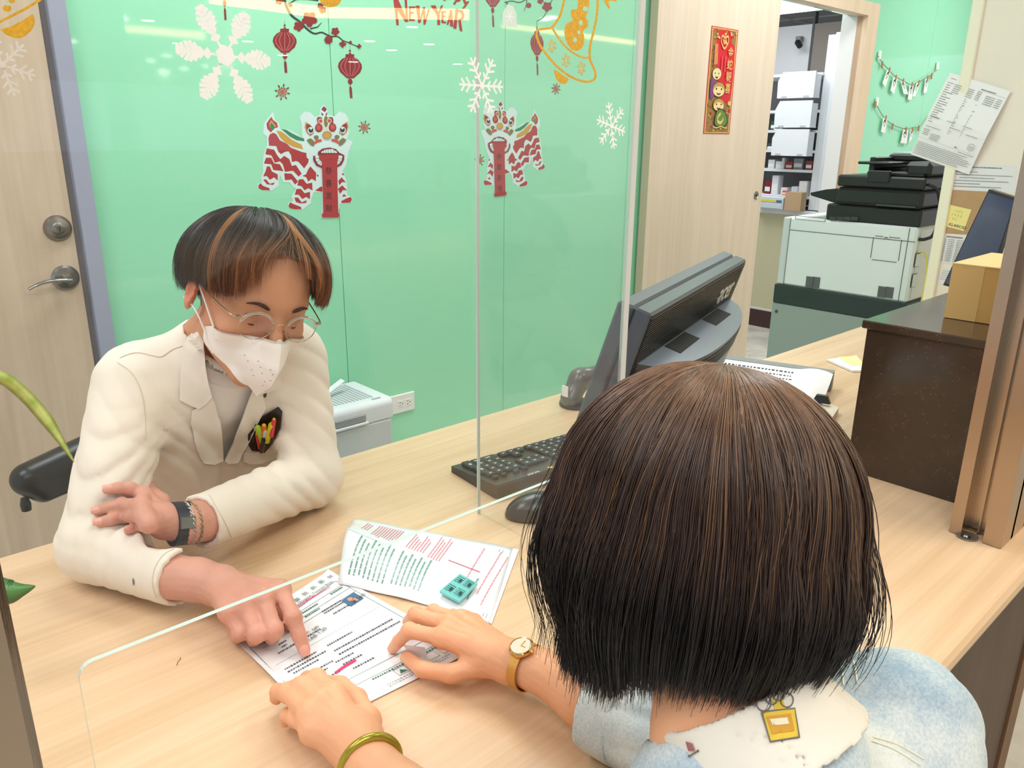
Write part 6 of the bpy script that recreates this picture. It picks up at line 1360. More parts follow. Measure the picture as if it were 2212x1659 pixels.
arms_in = [surface(lambda P, a=a, b=b, c=c: smin(sd_cone(P, a, b, .040, .032), sd_cone(P, b, c, .029, .0225), .02), np.minimum(np.minimum(a, b), c)-.06, np.maximum(np.maximum(a, b), c)+.06, .006, 'arm', M_skin, colorfn=skin_man) for a, b, c in ((SR, ER, CR_-(CR_-ER)*.1), (SL, EL, CL_-(CL_-EL)*.1))]
neck_in = surface(lambda P: sd_cone(P, neck_w, neck_w+V(0, .03, -.1), .052, .07), neck_w-.2, neck_w+.12, .006, 'neck', M_skin, colorfn=skin_man)
body = join([head, hR, hL, torso_in, neck_in]+arms_in, 'body', man)
VN = [(437, 770), (470, 800), (545, 822), (578, 840), (570, 868), (545, 905), (510, 960), (480, 1000), (470, 960), (452, 880), (440, 820)]
bv0 = bvh_of([coat])
cut_opening(coat, VN, 1.45)
M_coat2 = mat('coat_lapel_cotton', (242, 232, 218), rough=.85, bump=.12, bscale=1200)
def F1(*pts): return [(100+x/2.765, 400+y/2.765) for x, y in pts]
drape(bv0, F1((870, 1345), (905, 1325), (985, 1262), (1005, 1300), (1030, 1400), (1052, 1540), (1056, 1640), (1000, 1665), (935, 1655), (915, 1620), (880, 1520), (862, 1420)), .002, .003, M_coat2, 'lapel', coat, 6)
drape(bv0, F1((930, 745), (870, 860), (820, 960), (800, 1100), (795, 1280), (850, 1310), (905, 1335), (950, 1300), (985, 1262), (962, 1180), (945, 1080), (932, 900)), .004, .0035, M_coat2, 'collar', coat, 6)
drape(bv0, F1((1245, 1190), (1290, 1240), (1306, 1330), (1250, 1440), (1190, 1570), (1140, 1655), (1085, 1660), (1062, 1640), (1110, 1540), (1170, 1380), (1215, 1260)), .002, .003, M_coat2, 'lapel', coat, 6)
drape(bv0, F1((1240, 1190), (1300, 1100), (1400, 1040), (1410, 1050), (1395, 1210), (1285, 1242)), .004, .0035, M_coat2, 'collar', coat, 6)
drape(bv0, F1((1180, 1590), (1240, 1600), (1400, 1500), (1390, 1600), (1350, 1630), (1290, 1660), (1230, 1665), (1180, 1650)), .0008, .0018, M_coat2, 'breast_pocket', coat, 7)
def seam(bv_, pts, w_, m, name, par, lift=.0004):
    L = []
    for x, y in spline(pts, 5):
        h = bv_.ray_cast(Vector(CAM), Vector(ray(x, y)).normalized())
        if h[0] is not None: L.append(tuple(h[0]+h[1]*lift))
    return MB().tube(L, w_, m, 5).build(name, None, par) if len(L) > 1 else None
M_seam = mat('coat_seam_thread', (222, 208, 188), rough=.9)
seam(bv0, F1((440, 1032), (500, 1008), (560, 1002), (640, 1020), (690, 1024), (750, 985), (812, 962)), .0009, M_seam, 'yoke_seam', coat)
seam(bv0, F1((425, 1060), (500, 1110), (550, 1190), (580, 1300), (588, 1420), (592, 1520)), .0009, M_seam, 'armhole_seam', coat)
seam(bv0, [(338, 1290), (330, 1262), (334, 1230), (352, 1200), (376, 1186)], .0008, M_seam, 'cuff_seam', coat); seam(bv0, [(452, 1070), (470, 1100), (486, 1130), (500, 1160)], .0008, M_seam, 'cuff_seam', coat)
drape(bv0, [(287, 1248), (290, 1252), (291, 1260), (288, 1265), (286, 1256)], .0002, .0003, mat('ink_smudge_grey', (120, 120, 130), rough=.9), 'ink_mark', coat, 4)
# neck ring of the t-shirt and the coat collar round the nape
rg = []
for k in range(25):
    a_ = math.radians(-60+300*k/24); rg.append(tuple(neck_w+V(.068*math.cos(a_), .062*math.sin(a_)+.012, -.012+.012*math.sin(a_))))
MB().tube(rg, .011, M_coat2, 10, flat=1.6).build('nape_collar', None, coat, smooth=True)
bt = bvh_of([tee])
drape(bt, F1((935, 1075), (1000, 1112), (1080, 1130), (1165, 1140), (1218, 1165), (1215, 1205), (1150, 1212), (1060, 1205), (985, 1180), (945, 1140)), .0, .002, mat('tee_rib', (240, 230, 220), rough=.8), 'neck_rib', tee, 6)
# badge-black pocket sleeve and the pens in it
pk = drape(bv0, F1((1200, 1480), (1280, 1380), (1385, 1322), (1412, 1350), (1405, 1450), (1360, 1540), (1300, 1590), (1225, 1580), (1200, 1540)), .003, .003, mat('pocket_vinyl_black', (40, 28, 26), rough=.3), 'pocket_protector', man, 6)
bvp = bvh_of([pk])
def on_pocket(x, y, lift):
    d = Vector(ray(x, y)).normalized(); h = bvp.ray_cast(Vector(CAM), d)
    if h[0] is None: h = bv0.ray_cast(Vector(CAM), d)
    return V(*(h[0]-d*lift))
pens = [((1290, 1545), (1262, 1445), .0052, (178, 208, 60), 'lime green highlighter, leftmost in the breast pocket'), ((1318, 1530), (1348, 1425), .0052, (224, 216, 40), 'yellow highlighter in the breast pocket of the white coat'), ((1300, 1520), (1300, 1435), .0045, (232, 110, 40), 'orange capped pen between the two highlighters'),
        ((1290, 1560), (1308, 1468), .0032, (220, 222, 226), 'white pen with a dark blue tip in the breast pocket'), ((1345, 1500), (1360, 1400), .0036, (214, 54, 66), 'red capped pen, highest in the breast pocket'), ((1275, 1570), (1258, 1485), .0032, (226, 60, 44), 'small red ended pen at the lower left of the breast pocket'), ((1285, 1590), (1300, 1515), .0040, (40, 34, 36), 'black marker at the front of the breast pocket')]
for a_, b_, r_, c_, lb in pens:
    p0 = on_pocket(*F1(a_)[0], .005); p1 = on_pocket(*F1(b_)[0], .014); ax = p1-p0; ax /= np.linalg.norm(ax); pm = mat('pen_%d_%d_%d' % c_, c_, rough=.35)
    t = thing('pen', lb, 'pen', tuple(p0), group='pens in the breast pocket'); L_ = np.linalg.norm(p1-p0)
    MB().tube([(0, 0, 0), tuple(ax*L_*.95), tuple(ax*L_)], [r_, r_, r_*.8], pm, 14).build('barrel', None, t, smooth='auto')
    MB().lathe(tuple(ax*L_), tuple(ax), [(r_*.55, -.001), (r_*.55, .0022), (0, .0024)], mat('pen_tip_%d' % (c_[0]//60), (60, 60, 110) if c_[0] == 220 else c_, rough=.4), 14).build('end_cap', None, t)
# nails
M_nail = mat('man_nail', (232, 164, 146), rough=.3)
for f, up, kk in ((fr[0], (-.25, -.35, 1), 1),): nail(f[3], f[2], up, rf*.95, M_nail, body)
for f in fl_: nail(f[3], f[2], (-.1, -.75, .62), .0078, M_nail, body)
# face mask
M_mask = mat('mask_white', (250, 240, 232), rough=.85, bump=.1, bscale=2500); mb = MB(); n1, n2 = 25, 19; vs = []
def mask_pt(u, v):
    """u -1..1 across, v 0 (nose) .. 1 (chin)"""
    yc = np.interp(v, [0, .12, .45, .7, 1], [.104, .118, .130, .122, .092]); zc = np.interp(v, [0, .5, 1], [-.012, -.062, -.119]); hw = np.interp(v, [0, .25, .6, .85, 1], [.064, .071, .067, .052, .030]); a_ = abs(u)
    x = u*hw; side_y = np.interp(v, [0, .3, .7, 1], [.046, .022, .022, .066]); y = yc+(side_y-yc)*a_**1.25; z = zc+(-.004-.016*a_ if v == 0 else 0)+a_*(-.022*(1-v)+.034*v*1.0)*.9
    return Hw((x, y, z))
def mask_uv(i, j): return (i/(n1-1)*2-1, j/(n2-1))
def push_out(p, k=.003):
    for _ in range(6):
        d_ = float(head_sdf(p[None])[0])
        if d_ >= k: break
        o_ = p-(HO+HR@V(0, .0, -.03)); o_ /= np.linalg.norm(o_); p = p+o_*(k-d_+.0003)
    return p
_mp = mask_pt
mask_pt = lambda u, v: push_out(_mp(u, v))
ms = [mask_pt(*mask_uv(i, j)) for j in range(n2) for i in range(n1)]; N = len(ms); ins = [p+(HO-p)*.012 for p in ms]; fs = []
for j in range(n2-1):
    for i in range(n1-1): q = j*n1+i; fs += [(q, q+n1, q+n1+1, q+1), (q+N, q+1+N, q+n1+1+N, q+n1+N)]
for j in range(n2-1):
    for e in (0, n1-1): q = j*n1+e; fs.append((q, q+N, q+n1+N, q+n1))
for i in range(n1-1):
    for e in (0, n2-1): q = e*n1+i; fs.append((q, q+1, q+1+N, q+N))
mk = MB().add(ms+ins, fs, M_mask).build('face_mask', None, man, smooth='auto')
st_ = mat('mask_stitch', (206, 186, 170), rough=.9)
so = MB()
for v_ in (.045, .065): so.tube([tuple(mask_pt(u, v_)+HF*.0008) for u in np.linspace(-.97, .97, 30)], .00035, st_, 5)
so.tube([tuple(mask_pt(u, v_)+HF*.0008) for u, v_ in [(-.55, .12), (.55, .12), (.55, .2), (-.55, .2), (-.55, .12)]], .0003, st_, 5); so.tube([tuple(mask_pt(0, v_)+HF*.0006) for v_ in np.linspace(0, 1, 20)], .0004, M_mask, 5)
so.build('stitching', None, mk)
dots = MB()
for u, v_ in ((-.30, .42), (-.12, .46), (-.42, .52), (-.2, .58), (-.06, .52), (-.34, .62), (-.12, .68), (-.48, .44), (-.25, .50), (-.05, .62), (-.3, .7), (-.1, .76)): p = mask_pt(u, v_); n_ = (p-HO)/np.linalg.norm(p-HO); dots.lathe(tuple(p-n_*.0002), tuple(n_), [(.0011, 0), (.0011, .0006)], mat('mask_dot', (196, 160, 130)), 8)
dots.build('breathing_dot', None, mk)
for s_ in (-1, 1):
    for v_, ez_ in ((.05, .022), (.80, -.030)):
        p0 = mask_pt(s_*.98, v_); pe = Hw((s_*.086, -.030, ez_+.004)); pm_ = Hw((s_*.081, .012, (ez_-.02)*.6)); MB().tube(spline([tuple(p0), tuple(pm_), tuple(pe)], 6), .0013, mat('ear_loop_white', (246, 238, 232), rough=.7), 8).build('ear_loop', None, mk)
# eyes (lowered lids with lashes), brows, lips stay under the mask
lash = mat('lash_dark', (46, 32, 28), rough=.6); HP = lambda x, y, z: tuple(Hw((x, y, z)))
for s_ in (-1, 1):
    MB().tube([HP(s_*(.0205+.023*t), .0805-.010*(2*t-1)**2-.002*t, -.0065-.003*math.sin(math.pi*t)) for t in np.linspace(0, 1, 9)], [.0004, .0010, .0013, .0014, .0014, .0014, .0012, .0009, .0004], lash, 6).build('eyelashes', None, body)
    MB().tube([HP(s_*(.018+.030*t), .0895-.012*t*t, .020+.006*math.sin(math.pi*t*.9)) for t in np.linspace(0, 1, 10)], [.0012, .0024, .0028, .0028, .0026, .0024, .002, .0017, .0012, .0006], mat('brow_dark', (66, 44, 34), rough=.8), 8).build('eyebrow', None, body)
    MB().tube([HP(s_*(.020+.024*t), .0835-.010*(2*t-1)**2, .0045+.003*math.sin(math.pi*t)) for t in np.linspace(0, 1, 9)], .0005, mat('lid_crease', (150, 92, 70), rough=.7), 5).build('eyelid_crease', None, body)
# glasses
gl_ = thing('glasses', 'thin metal rimmed glasses with clear brow bars worn by the man', 'glasses', (0, 0, 0))
M_rim = mat('rim_pale_gold', (196, 180, 150), rough=.2, metal=1); M_clr = clear_sheet('lens_clear', (250, 248, 252), base=.025); M_brow = mat('clear_brow_bar', (196, 180, 160), rough=.15, trans=.5)
for s_ in (-1, 1):
    cx, cz, cy = s_*.0345, -.003, .0985; ring = [(cx+.0245*math.cos(a_), cy-.05*abs(.0245*math.cos(a_)*s_+.0)*0-.18*(abs(cx+.0245*math.cos(a_))-.010)*.35, cz+.0205*math.sin(a_)) for a_ in np.linspace(0, 2*math.pi, 33)]
    MB().tube([HP(*p) for p in ring], .0007, M_rim, 8, cap=False).build('rim', None, gl_, smooth=True)
    cen = HP(cx, cy-.18*(abs(cx)-.010)*.35, cz); MB().add([cen]+[HP(*p) for p in ring[:-1]], [(0, i+1, (i+1) % 32+1) for i in range(32)], M_clr).build('lens', None, gl_, smooth=True)
    MB().tube([HP(*p) for p in ring[1:16]], [.0012]+[.0022]*13+[.0012], M_brow, 8).build('brow_bar', None, gl_, smooth=True)
    tp_ = [(s_*.060, .0925, .007), (s_*.0665, .090, .007), (s_*.071, .080, .007), (s_*.0775, .045, .008), (s_*.082, .005, .010), (s_*.085, -.018, .006), (s_*.084, -.034, -.014)]
    MB().tube(spline([HP(*p) for p in tp_], 4), .0011, M_rim, 8).build('temple_arm', None, gl_, smooth=True)
    h0 = HP(s_*.063, .0915, .007); MB().box(-.004, -.0025, -.002, .004, .0025, .002, M_rim, bev=.0008, M=Matrix.Translation(h0)).build('hinge', None, gl_)
    MB().tube([HP(s_*.011, .0975, -.006), HP(s_*.0095, .094, -.010), HP(s_*.0088, .092, -.013)], [.0006, .0006, .0022], M_rim, 8).build('nose_pad', None, gl_)
MB().tube(spline([HP(-.0105, .100, .002), HP(-.004, .104, .0055), HP(.004, .104, .0055), HP(.0105, .100, .002)], 5), .0009, M_rim, 8).build('bridge', None, gl_, smooth=True)

# hair: strands grow from the crown, parted at the front into two curtains
def smooth(a, b, x): t = np.clip((x-a)/(b-a), 0, 1); return t*t*(3-2*t)
def hair_man():
    N, K = 9000, 16; rg_ = np.random.default_rng(11)
    phi = rg_.uniform(-math.pi, math.pi, N); layer = rg_.uniform(0, 1, N)**.7
    ax = V(0, -.42, .91); ax /= np.linalg.norm(ax); e1 = V(0, .91, .42); e1 /= np.linalg.norm(e1); e2 = V(1, 0, 0)   # phi 0 = forward
    t0 = rg_.uniform(.03, .75, N); ab = np.abs(phi)
    # where each strand ends: polar angle from the crown
    tend = np.interp(ab, [0, .12, .3, .6, .9, 1.4, 1.9, 2.5, 3.15], [1.50, 1.60, 1.74, 1.84, 1.88, 1.76, 1.72, 1.86, 1.95])+rg_.normal(0, .035, N)+rg_.normal(0, .06, N)*np.exp(-(phi/.6)**2)
    tend = np.maximum(tend, t0+.25); s = np.linspace(0, 1, K)[None]; th_ = t0[:, None]+(tend-t0)[:, None]*s
    sg = np.where(phi >= 0, 1, -1)[:, None]; bang = (rg_.uniform(0, 1, N) < .16)[:, None]; th_ = np.where(bang & (ab[:, None] < .7), t0[:, None]+(1.47+.10*np.sin(phi*11)[:, None]-t0[:, None])*s, th_); ph = phi[:, None]+sg*(np.where(bang, .06, .30)*np.exp(-(ab[:, None]/.6)**2))*smooth(.9, 1.5, th_)+.05*np.sin(3*th_+7*layer[:, None])*1+.04*np.sin(phi[:, None]*23)
    D = np.cos(th_)[..., None]*ax+np.sin(th_)[..., None]*(np.cos(ph)[..., None]*e1+np.sin(ph)[..., None]*e2)
    r = V(.0815, .1045, .0945); c = V(0, -.012, .028); base = 1/np.sqrt(((D/r)**2).sum(-1)); clump = (.0045*np.sin(phi*13+1)+.003*np.sin(phi*29))[:, None]*smooth(.4, 1.3, th_)+.002*np.sin(phi*41+2)[:, None]+rg_.normal(0, .0012, N)[:, None]*s
    lift = (.004+.017*layer[:, None])*np.sin(np.clip(th_/1.9, 0, 1)*math.pi*.62)+clump*layer[:, None]+.006*smooth(1.2, 1.7, th_)*np.exp(-(ph/1.0)**2)
    Pl = c+D*(base+lift)[..., None]; droop = smooth(1.25, 1.9, th_)*np.exp(-(ph/1.2)**2); Pl[..., 2] -= droop*.006
    Pw = HO+Pl@HR.T; R = np.full((N, K), .00042)*(1-.75*s**3)*(1+.0*layer[:, None])
    dark, warm, gold = V(*lin((50, 42, 42))), V(*lin((168, 100, 50))), V(*lin((206, 142, 82)))
    pr = np.sin(phi*7+1.2)+.6*np.sin(phi*19+.5); k = smooth(.95, 1.4, pr)[:, None]*smooth(.25, .7, th_)*(layer[:, None] > .45); fr_ = np.exp(-(phi[:, None]/.95)**2)*smooth(1.05, 1.45, th_)
    C = dark*(1-k[..., None])+gold*k[..., None]*.8; C = C*(1-.75*fr_[..., None])+warm*.75*fr_[..., None]; C *= rg_.uniform(.7, 1.25, N)[:, None, None]
    o = strand_mesh(Pw, R, C, HO+HR@c, 'hair', tint_mat('man_hair', rough=.36, spec=.6), man)
    cap = surface(lambda P: (lambda q: smax(sd_ell(q, c, r+.004), -(q[..., 2]-np.interp(np.abs(np.arctan2(q[..., 0], q[..., 1]+.012)), [0, .5, 1.0, 1.5, 2.2, 3.2], [.094, .088, .048, .018, -.012, -.045])), .004))((P-HO)@HR), HO-.15, HO+.17, .004, 'hair_base', mat('man_hair_base', (44, 34, 30), rough=.7), o)
hair_man()
# watch and bracelets on the left wrist
def wristband(name, label, cat, c, ax, r0, w_, th_, m, sq=1, group=None):
    t = thing(name, label, cat, tuple(c)); MB().lathe((0, 0, 0), tuple(ax), [(r0, -w_/2), (r0+th_, -w_/2), (r0+th_, w_/2), (r0, w_/2), (r0, -w_/2)], m, 40).build('band', None, t, smooth='auto'); return t
axl = J(450, 1120, .835)-J(362, 1128, .848); axl /= np.linalg.norm(axl)
c_ = J(387, 1131, .8445); t = wristband('smart_watch', 'flat black watch with a metal clasp on the left wrist of the man', 'watch', c_, axl, .0275, .020, .0022, mat('strap_black', (34, 38, 46), rough=.45))
vdir = -(ray(387, 1131)); vdir /= np.linalg.norm(vdir); vd = vdir-axl*(vdir@axl); vd /= np.linalg.norm(vd)
fm = frame(c_*0, np.cross(vd, axl), vd); MB().box(-.008, -.010, .0288, .008, .010, .0318, mat('clasp_steel', (110, 116, 124), rough=.25, metal=1), bev=.0006, M=fm).build('clasp', None, t)
for k, (cc, rr, mc_) in enumerate(((J(404, 1130, .843), .0280, (196, 190, 180)), (J(413, 1129, .8415), .0285, (168, 150, 110)))):
    a1_ = np.cross(axl, V(0, 0, 1)); a1_ /= np.linalg.norm(a1_); b1_ = np.cross(axl, a1_); mm = mat('bracelet_metal_%d' % k, mc_, rough=.3, metal=.8); mb = MB()
    for ph_ in (0, math.pi): mb.tube([tuple(cc+(rr+.0012*math.cos(12*a_+ph_))*(math.cos(a_)*a1_+math.sin(a_)*b1_)+axl*(.0016*math.sin(12*a_+ph_)+.004*math.sin(a_+k))) for a_ in np.linspace(0, 2*math.pi, 90)], .0011, mm, 6, cap=False)
    tag(mb.build('bracelet', smooth=True), ('silver twisted bracelet beside the black watch' if k == 0 else 'dull gold twisted bracelet nearest the coat cuff'), 'bracelet', 'twisted bracelets')

# ------------------------------------------------------------------ THE WOMAN
wom = thing('person', 'person with a dark bob in a pale denim jacket, seen from behind, holding the sheet', 'person', (0, 0, 0))
M_skw = tint_mat('woman_skin', rough=.45, spec=.35, sss=.25)
wA, wB = V(*lin((238, 178, 138))), V(*lin((226, 150, 112)))
def skin_w(P): n = (.5+.5*vn(P, 38, 5))[:, None]; return wA*(1-n*.35)+wB*n*.35
WO = CAM+ray(1487, 1161)*.585; WX, WF, WU = V(-.9287, .2747, .2491), V(.1748, .9167, -.3592), V(.327, .2901, .8994); WR = np.stack([WX, WF, WU], 1)
C7 = V(.408, .205, .955); RS, LS = V(.565, .163, .921), V(.262, .235, .915); REl, LEl = V(.535, .335, .803), V(.300, .300, .805)
def Ww(p): return WO+WR@V(*p)
def whead(P):
    q = (P-WO)@WR; qs = q.copy(); qs[..., 0] = np.abs(q[..., 0])
    d = sd_ell(qs, (0, -.012, .03), (.074, .094, .085)); d = smin(d, sd_ell(qs, (0, .026, -.02), (.062, .058, .082)), .02); d = smin(d, sd_cone(qs, (.045, .0, -.055), (.008, .056, -.096), .019, .016), .02)
    d = smin(d, sd_cone(qs, (0, .078, .008), (0, .100, -.030), .0065, .010), .008); d = smin(d, sd_ell(qs, (0, .078, -.062), (.022, .012, .010)), .006); d = smax(d, -sd_ell(qs, (.030, .092, -.001), (.018, .012, .010)), .010); d = smin(d, sd_ell(qs, (.030, .066, -.002), (.015, .0145, .012)), .003)
    d = smin(d, sd_ell(qs, (.079, -.015, -.008), (.0085, .018, .030)), .005)
    d = smin(d, sd_cone(P, WO+WR@V(0, -.03, -.055), C7+V(0, .01, 0), .043, .050), .02); return smin(d, sd_cone(P, C7+V(0, .01, 0), C7+V(0, -.01, -.10), .050, .09), .03)
wh_ = surface(whead, WO-.17, WO+.15, .0034, 'head', M_skw, colorfn=skin_w)
wwr = J(1118, 1436, .789)
fw_ = [[J(956, 1378, .800), J(884, 1362, .799), J(861, 1385, .778), J(848, 1401, .7585)], [J(972, 1350, .800), J(898, 1328, .797), J(884, 1342, .775), J(882, 1356, .758)],
       [J(996, 1340, .793), J(936, 1322, .790), J(918, 1330, .771), J(914, 1340, .758)], [J(1022, 1346, .784), J(978, 1330, .780), J(962, 1334, .768), J(954, 1342, .758)]]
tw_ = [J(1050, 1434, .782), J(975, 1455, .776), J(912, 1446, .772), J(878, 1420, .760)]
def ftilt(f): return f
wR_ = hand('hand', wwr, None, fw_, tw_, .0140, .0081, M_skw, arm=[(J(1165, 1448, .792), .0225), (wwr*.55+REl*.45, .030), (REl, .040)], tintf=skin_w, tend=True)
wwl = J(775, 1612, .791)
gw_ = [[J(722, 1502, .808), J(684, 1466, .808), J(664, 1466, .785), J(668, 1480, .761)], [J(694, 1522, .809), J(650, 1484, .805), J(630, 1490, .783), J(636, 1506, .761)],
       [J(672, 1546, .804), J(622, 1496, .798), J(600, 1494, .784), J(597, 1508, .768)], [J(676, 1582, .796), J(640, 1552, .788), J(620, 1545, .776), J(618, 1558, .763)]]
twl = [J(790, 1560, .785), J(770, 1510, .778), J(735, 1480, .770), J(705, 1474, .761)]
wL_ = hand('hand', wwl, None, gw_, twl, .0152, .0089, M_skw, arm=[(J(800, 1660, .795), .024), (wwl*.55+LEl*.45, .031), (LEl, .040)], tintf=skin_w, tend=True)
def wtorso(P, g=0):
    d = smin(sd_cone(P, LS+V(.02, 0, -.02), RS+V(-.02, 0, -.02), .050+g, .050+g), sd_cone(P, C7+V(0, -.02, -.05), C7+V(.005, -.005, -.012), .086+g, .070+g), .04)
    for x in (-.06, .06): d = smin(d, sd_cone(P, V(.42+x, .155, .85), V(.42+x, -.06, .55), .080+g, .095+g), .05)
    return d
wt = surface(lambda P: wtorso(P, -.01), (.18, -.2, .44), (.68, .32, 1.0), .008, 'torso', M_skw, colorfn=skin_w)
wa = [surface(lambda P, a=a, b=b: sd_cone(P, a, b, .040, .034), np.minimum(a, b)-.06, np.maximum(a, b)+.06, .007, 'arm', M_skw, colorfn=skin_w) for a, b in ((RS, REl), (LS, LEl))]
wbody = join([wh_, wR_, wL_, wt]+wa, 'body', wom)
# denim jacket
md = bpy.data.materials.new('pale_denim'); md.use_nodes = True; nt = md.node_tree; b = nt.nodes['Principled BSDF']; b.inputs['Roughness'].default_value = .9
tc = nt.nodes.new('ShaderNodeTexCoord'); n1_ = nt.nodes.new('ShaderNodeTexNoise'); n1_.inputs['Scale'].default_value = 14; n1_.inputs['Detail'].default_value = 6; n2_ = nt.nodes.new('ShaderNodeTexNoise'); n2_.inputs['Scale'].default_value = 420; n2_.inputs['Detail'].default_value = 2
nt.links.new(tc.outputs['Object'], n1_.inputs[0]); nt.links.new(tc.outputs['Object'], n2_.inputs[0]); mx = nt.nodes.new('ShaderNodeMix'); mx.data_type = 'FLOAT'; mx.inputs[0].default_value = .3; nt.links.new(n1_.outputs['Fac'], mx.inputs[2]); nt.links.new(n2_.outputs['Fac'], mx.inputs[3])
rp_ = nt.nodes.new('ShaderNodeValToRGB'); rp_.color_ramp.elements[0].position = .36; rp_.color_ramp.elements[0].color = (*lin((150, 176, 196)), 1); rp_.color_ramp.elements[1].position = .62; rp_.color_ramp.elements[1].color = (*lin((222, 226, 222)), 1); nt.links.new(mx.outputs[0], rp_.inputs[0]); nt.links.new(rp_.outputs[0], b.inputs['Base Color'])
bp_ = nt.nodes.new('ShaderNodeBump'); bp_.inputs['Strength'].default_value = .25; bp_.inputs['Distance'].default_value = .001; nt.links.new(n2_.outputs['Fac'], bp_.inputs['Height']); nt.links.new(bp_.outputs[0], b.inputs['Normal'])
cuffR = REl+(wwr-REl)*.44; cuffL = LEl+(wwl-LEl)*.25
def jacket(P):
    d = wtorso(P, .004); a = smin(sd_cone(P, RS, REl, .053, .050), sd_cone(P, REl, cuffR, .052, .046), .02); b_ = smin(sd_cone(P, LS, LEl, .058, .052), sd_cone(P, LEl, cuffL, .052, .046), .02)
    d = smin(d, smin(a, b_, .01), .03); d = d+fold(P, REl+V(-.01, -.01, .03), .05, 110, (.6, .3, .7), .0045, 2)+fold(P, RS+V(-.02, 0, 0), .06, 80, (.8, .3, .5), .003, 4)+.001*vn(P, 40, 3)
    ur = (cuffR-REl)/np.linalg.norm(cuffR-REl); d = np.where(np.linalg.norm(P-cuffR, axis=-1) < .07, np.maximum(d, (P-cuffR)@ur), d); d = smax(d, -sd_cone(P, cuffR+ur*.02, cuffR-ur*.03, .040, .036), .003)
    d = smax(d, -sd_cone(P, WO+WR@V(0, -.03, -.055), C7+V(.010, .0, -.03), .066, .058), .008)
    return np.maximum(d, .7545-P[..., 2]+np.where(P[..., 1] > .232, 0, -.3))
jk = surface(jacket, (.17, -.2, .44), (.74, .42, 1.02), .0042, 'denim_jacket', md, wom)
ur = (cuffR-REl)/np.linalg.norm(cuffR-REl)
ck = surface(lambda P: (lambda h_, r_: smax(np.abs(r_-.0465-.0015*vn(P, 60))-.0032, np.abs(h_+.014)-.019, .002))((P-cuffR)@ur, np.linalg.norm((P-cuffR)-((P-cuffR)@ur)[..., None]*ur, axis=-1)), cuffR-.06, cuffR+.06, .0024, 'rolled_cuff', md, jk)
surface(lambda P: smin(smin(sd_cone(P, (.35, -.10, .55), (.33, .20, .50), .080, .06), sd_cone(P, (.49, -.10, .55), (.51, .20, .50), .080, .06), .02), smin(sd_cone(P, (.33, .20, .49), (.33, .12, .08), .055, .04), sd_cone(P, (.51, .20, .49), (.51, .12, .08), .055, .04), .01), .02), (.22, -.22, .02), (.62, .28, .66), .012, 'trousers', mat('trousers_blue', (70, 84, 110), rough=.85), wom)
# cream collar standing round the neck
M_col = mat('collar_cream', (232, 224, 210), rough=.8, bump=.08, bscale=900)
ctop = Ww((0, -.045, -.105)); nax = (WO+WR@V(0, -.03, -.05))-C7; nax /= np.linalg.norm(nax); ca = np.cross(nax, V(0, 0, 1)); ca /= np.linalg.norm(ca); cb_ = np.cross(nax, ca)
cax = nax-.30*RT; cax /= np.linalg.norm(cax)
def collar(P):
    q = P-(C7+nax*.024+RT*.003); h_ = q@cax; rv = q-h_[..., None]*cax; r_ = np.linalg.norm(rv, axis=-1); target = .056+np.clip(-(h_-.020), -.01, .06)*.36
    return smax(np.abs(r_-target-.0012*vn(P, 50, 1))-.0022, np.abs(h_+.004)-.023, .003)
cl = surface(collar, C7-.12, C7+.13, .0026, 'blouse_collar', M_col, wom)
cl2 = surface(lambda P: (lambda q: (lambda h_, r_: smax(np.abs(r_-.074-np.clip(-h_, 0, .05)*.5)-.0030, np.abs(h_+.004)-.008, .003))(q@cax, np.linalg.norm(q-(q@cax)[..., None]*cax, axis=-1)))(P-(C7+V(.010, 0, -.026))), C7-.14, C7+.12, .003, 'jacket_neckband', mat('neckband_yellowed', (226, 216, 184), rough=.85), jk)
bw = bvh_of([cl, cl2, jk])
outl = mat('print_outline_grey', (120, 116, 104), rough=.8)
drape(bw, [(1645, 1538), (1717, 1530), (1727, 1592), (1664, 1602)], .0003, .0003, mat('print_bottle_yellow', (226, 190, 50), rough=.6), 'bottle_print', cl, 6)
drape(bw, [(1655, 1548), (1708, 1542), (1716, 1578), (1668, 1586)], .0008, .0003, mat('print_bottle_amber', (206, 150, 30), rough=.6), 'bottle_label_print', cl, 6)
drape(bw, [(1662, 1554), (1700, 1550), (1704, 1564), (1668, 1568)], .0012, .0003, mat('print_label_white', (232, 222, 190), rough=.6), 'bottle_label_print', cl, 6)
drape(bw, [(1668, 1512), (1690, 1508), (1698, 1532), (1674, 1536)], .0003, .0003, mat('print_bottle_yellow'), 'bottle_neck_print', cl, 5)
def line_on(pts, w_, m, name, par, lift=.0012):
    L = []
    for x, y in pts:
        d = Vector(ray(x, y)).normalized(); h = bw.ray_cast(Vector(CAM), d)
        if h[0] is not None: L.append(tuple(h[0]-d*lift))
    if len(L) > 1: return MB().tube(L, w_, m, 5).build(name, None, par)
for cx, cy, r_ in ((1650, 1518, 16), (1668, 1506, 14), (1700, 1512, 14), (1682, 1500, 12), (1645, 1500, 12)): line_on(arc(cx, cy, r_, r_*1.1, 14)+[(cx+r_, cy)], .0004, outl, 'flower_outline_print', cl)
line_on([(1645, 1538), (1717, 1530), (1727, 1592), (1664, 1602), (1645, 1538)], .0006, outl, 'outline_print', cl); line_on([(1465, 1568), (1485, 1562), (1508, 1622), (1488, 1634), (1465, 1568)], .0006, outl, 'outline_print', cl)
for k in range(5): line_on([(1482+3*k, 1602+k), (1488+3*k, 1622)], .0005, mat('print_faint_red', (170, 110, 110)), 'barcode_print', cl)

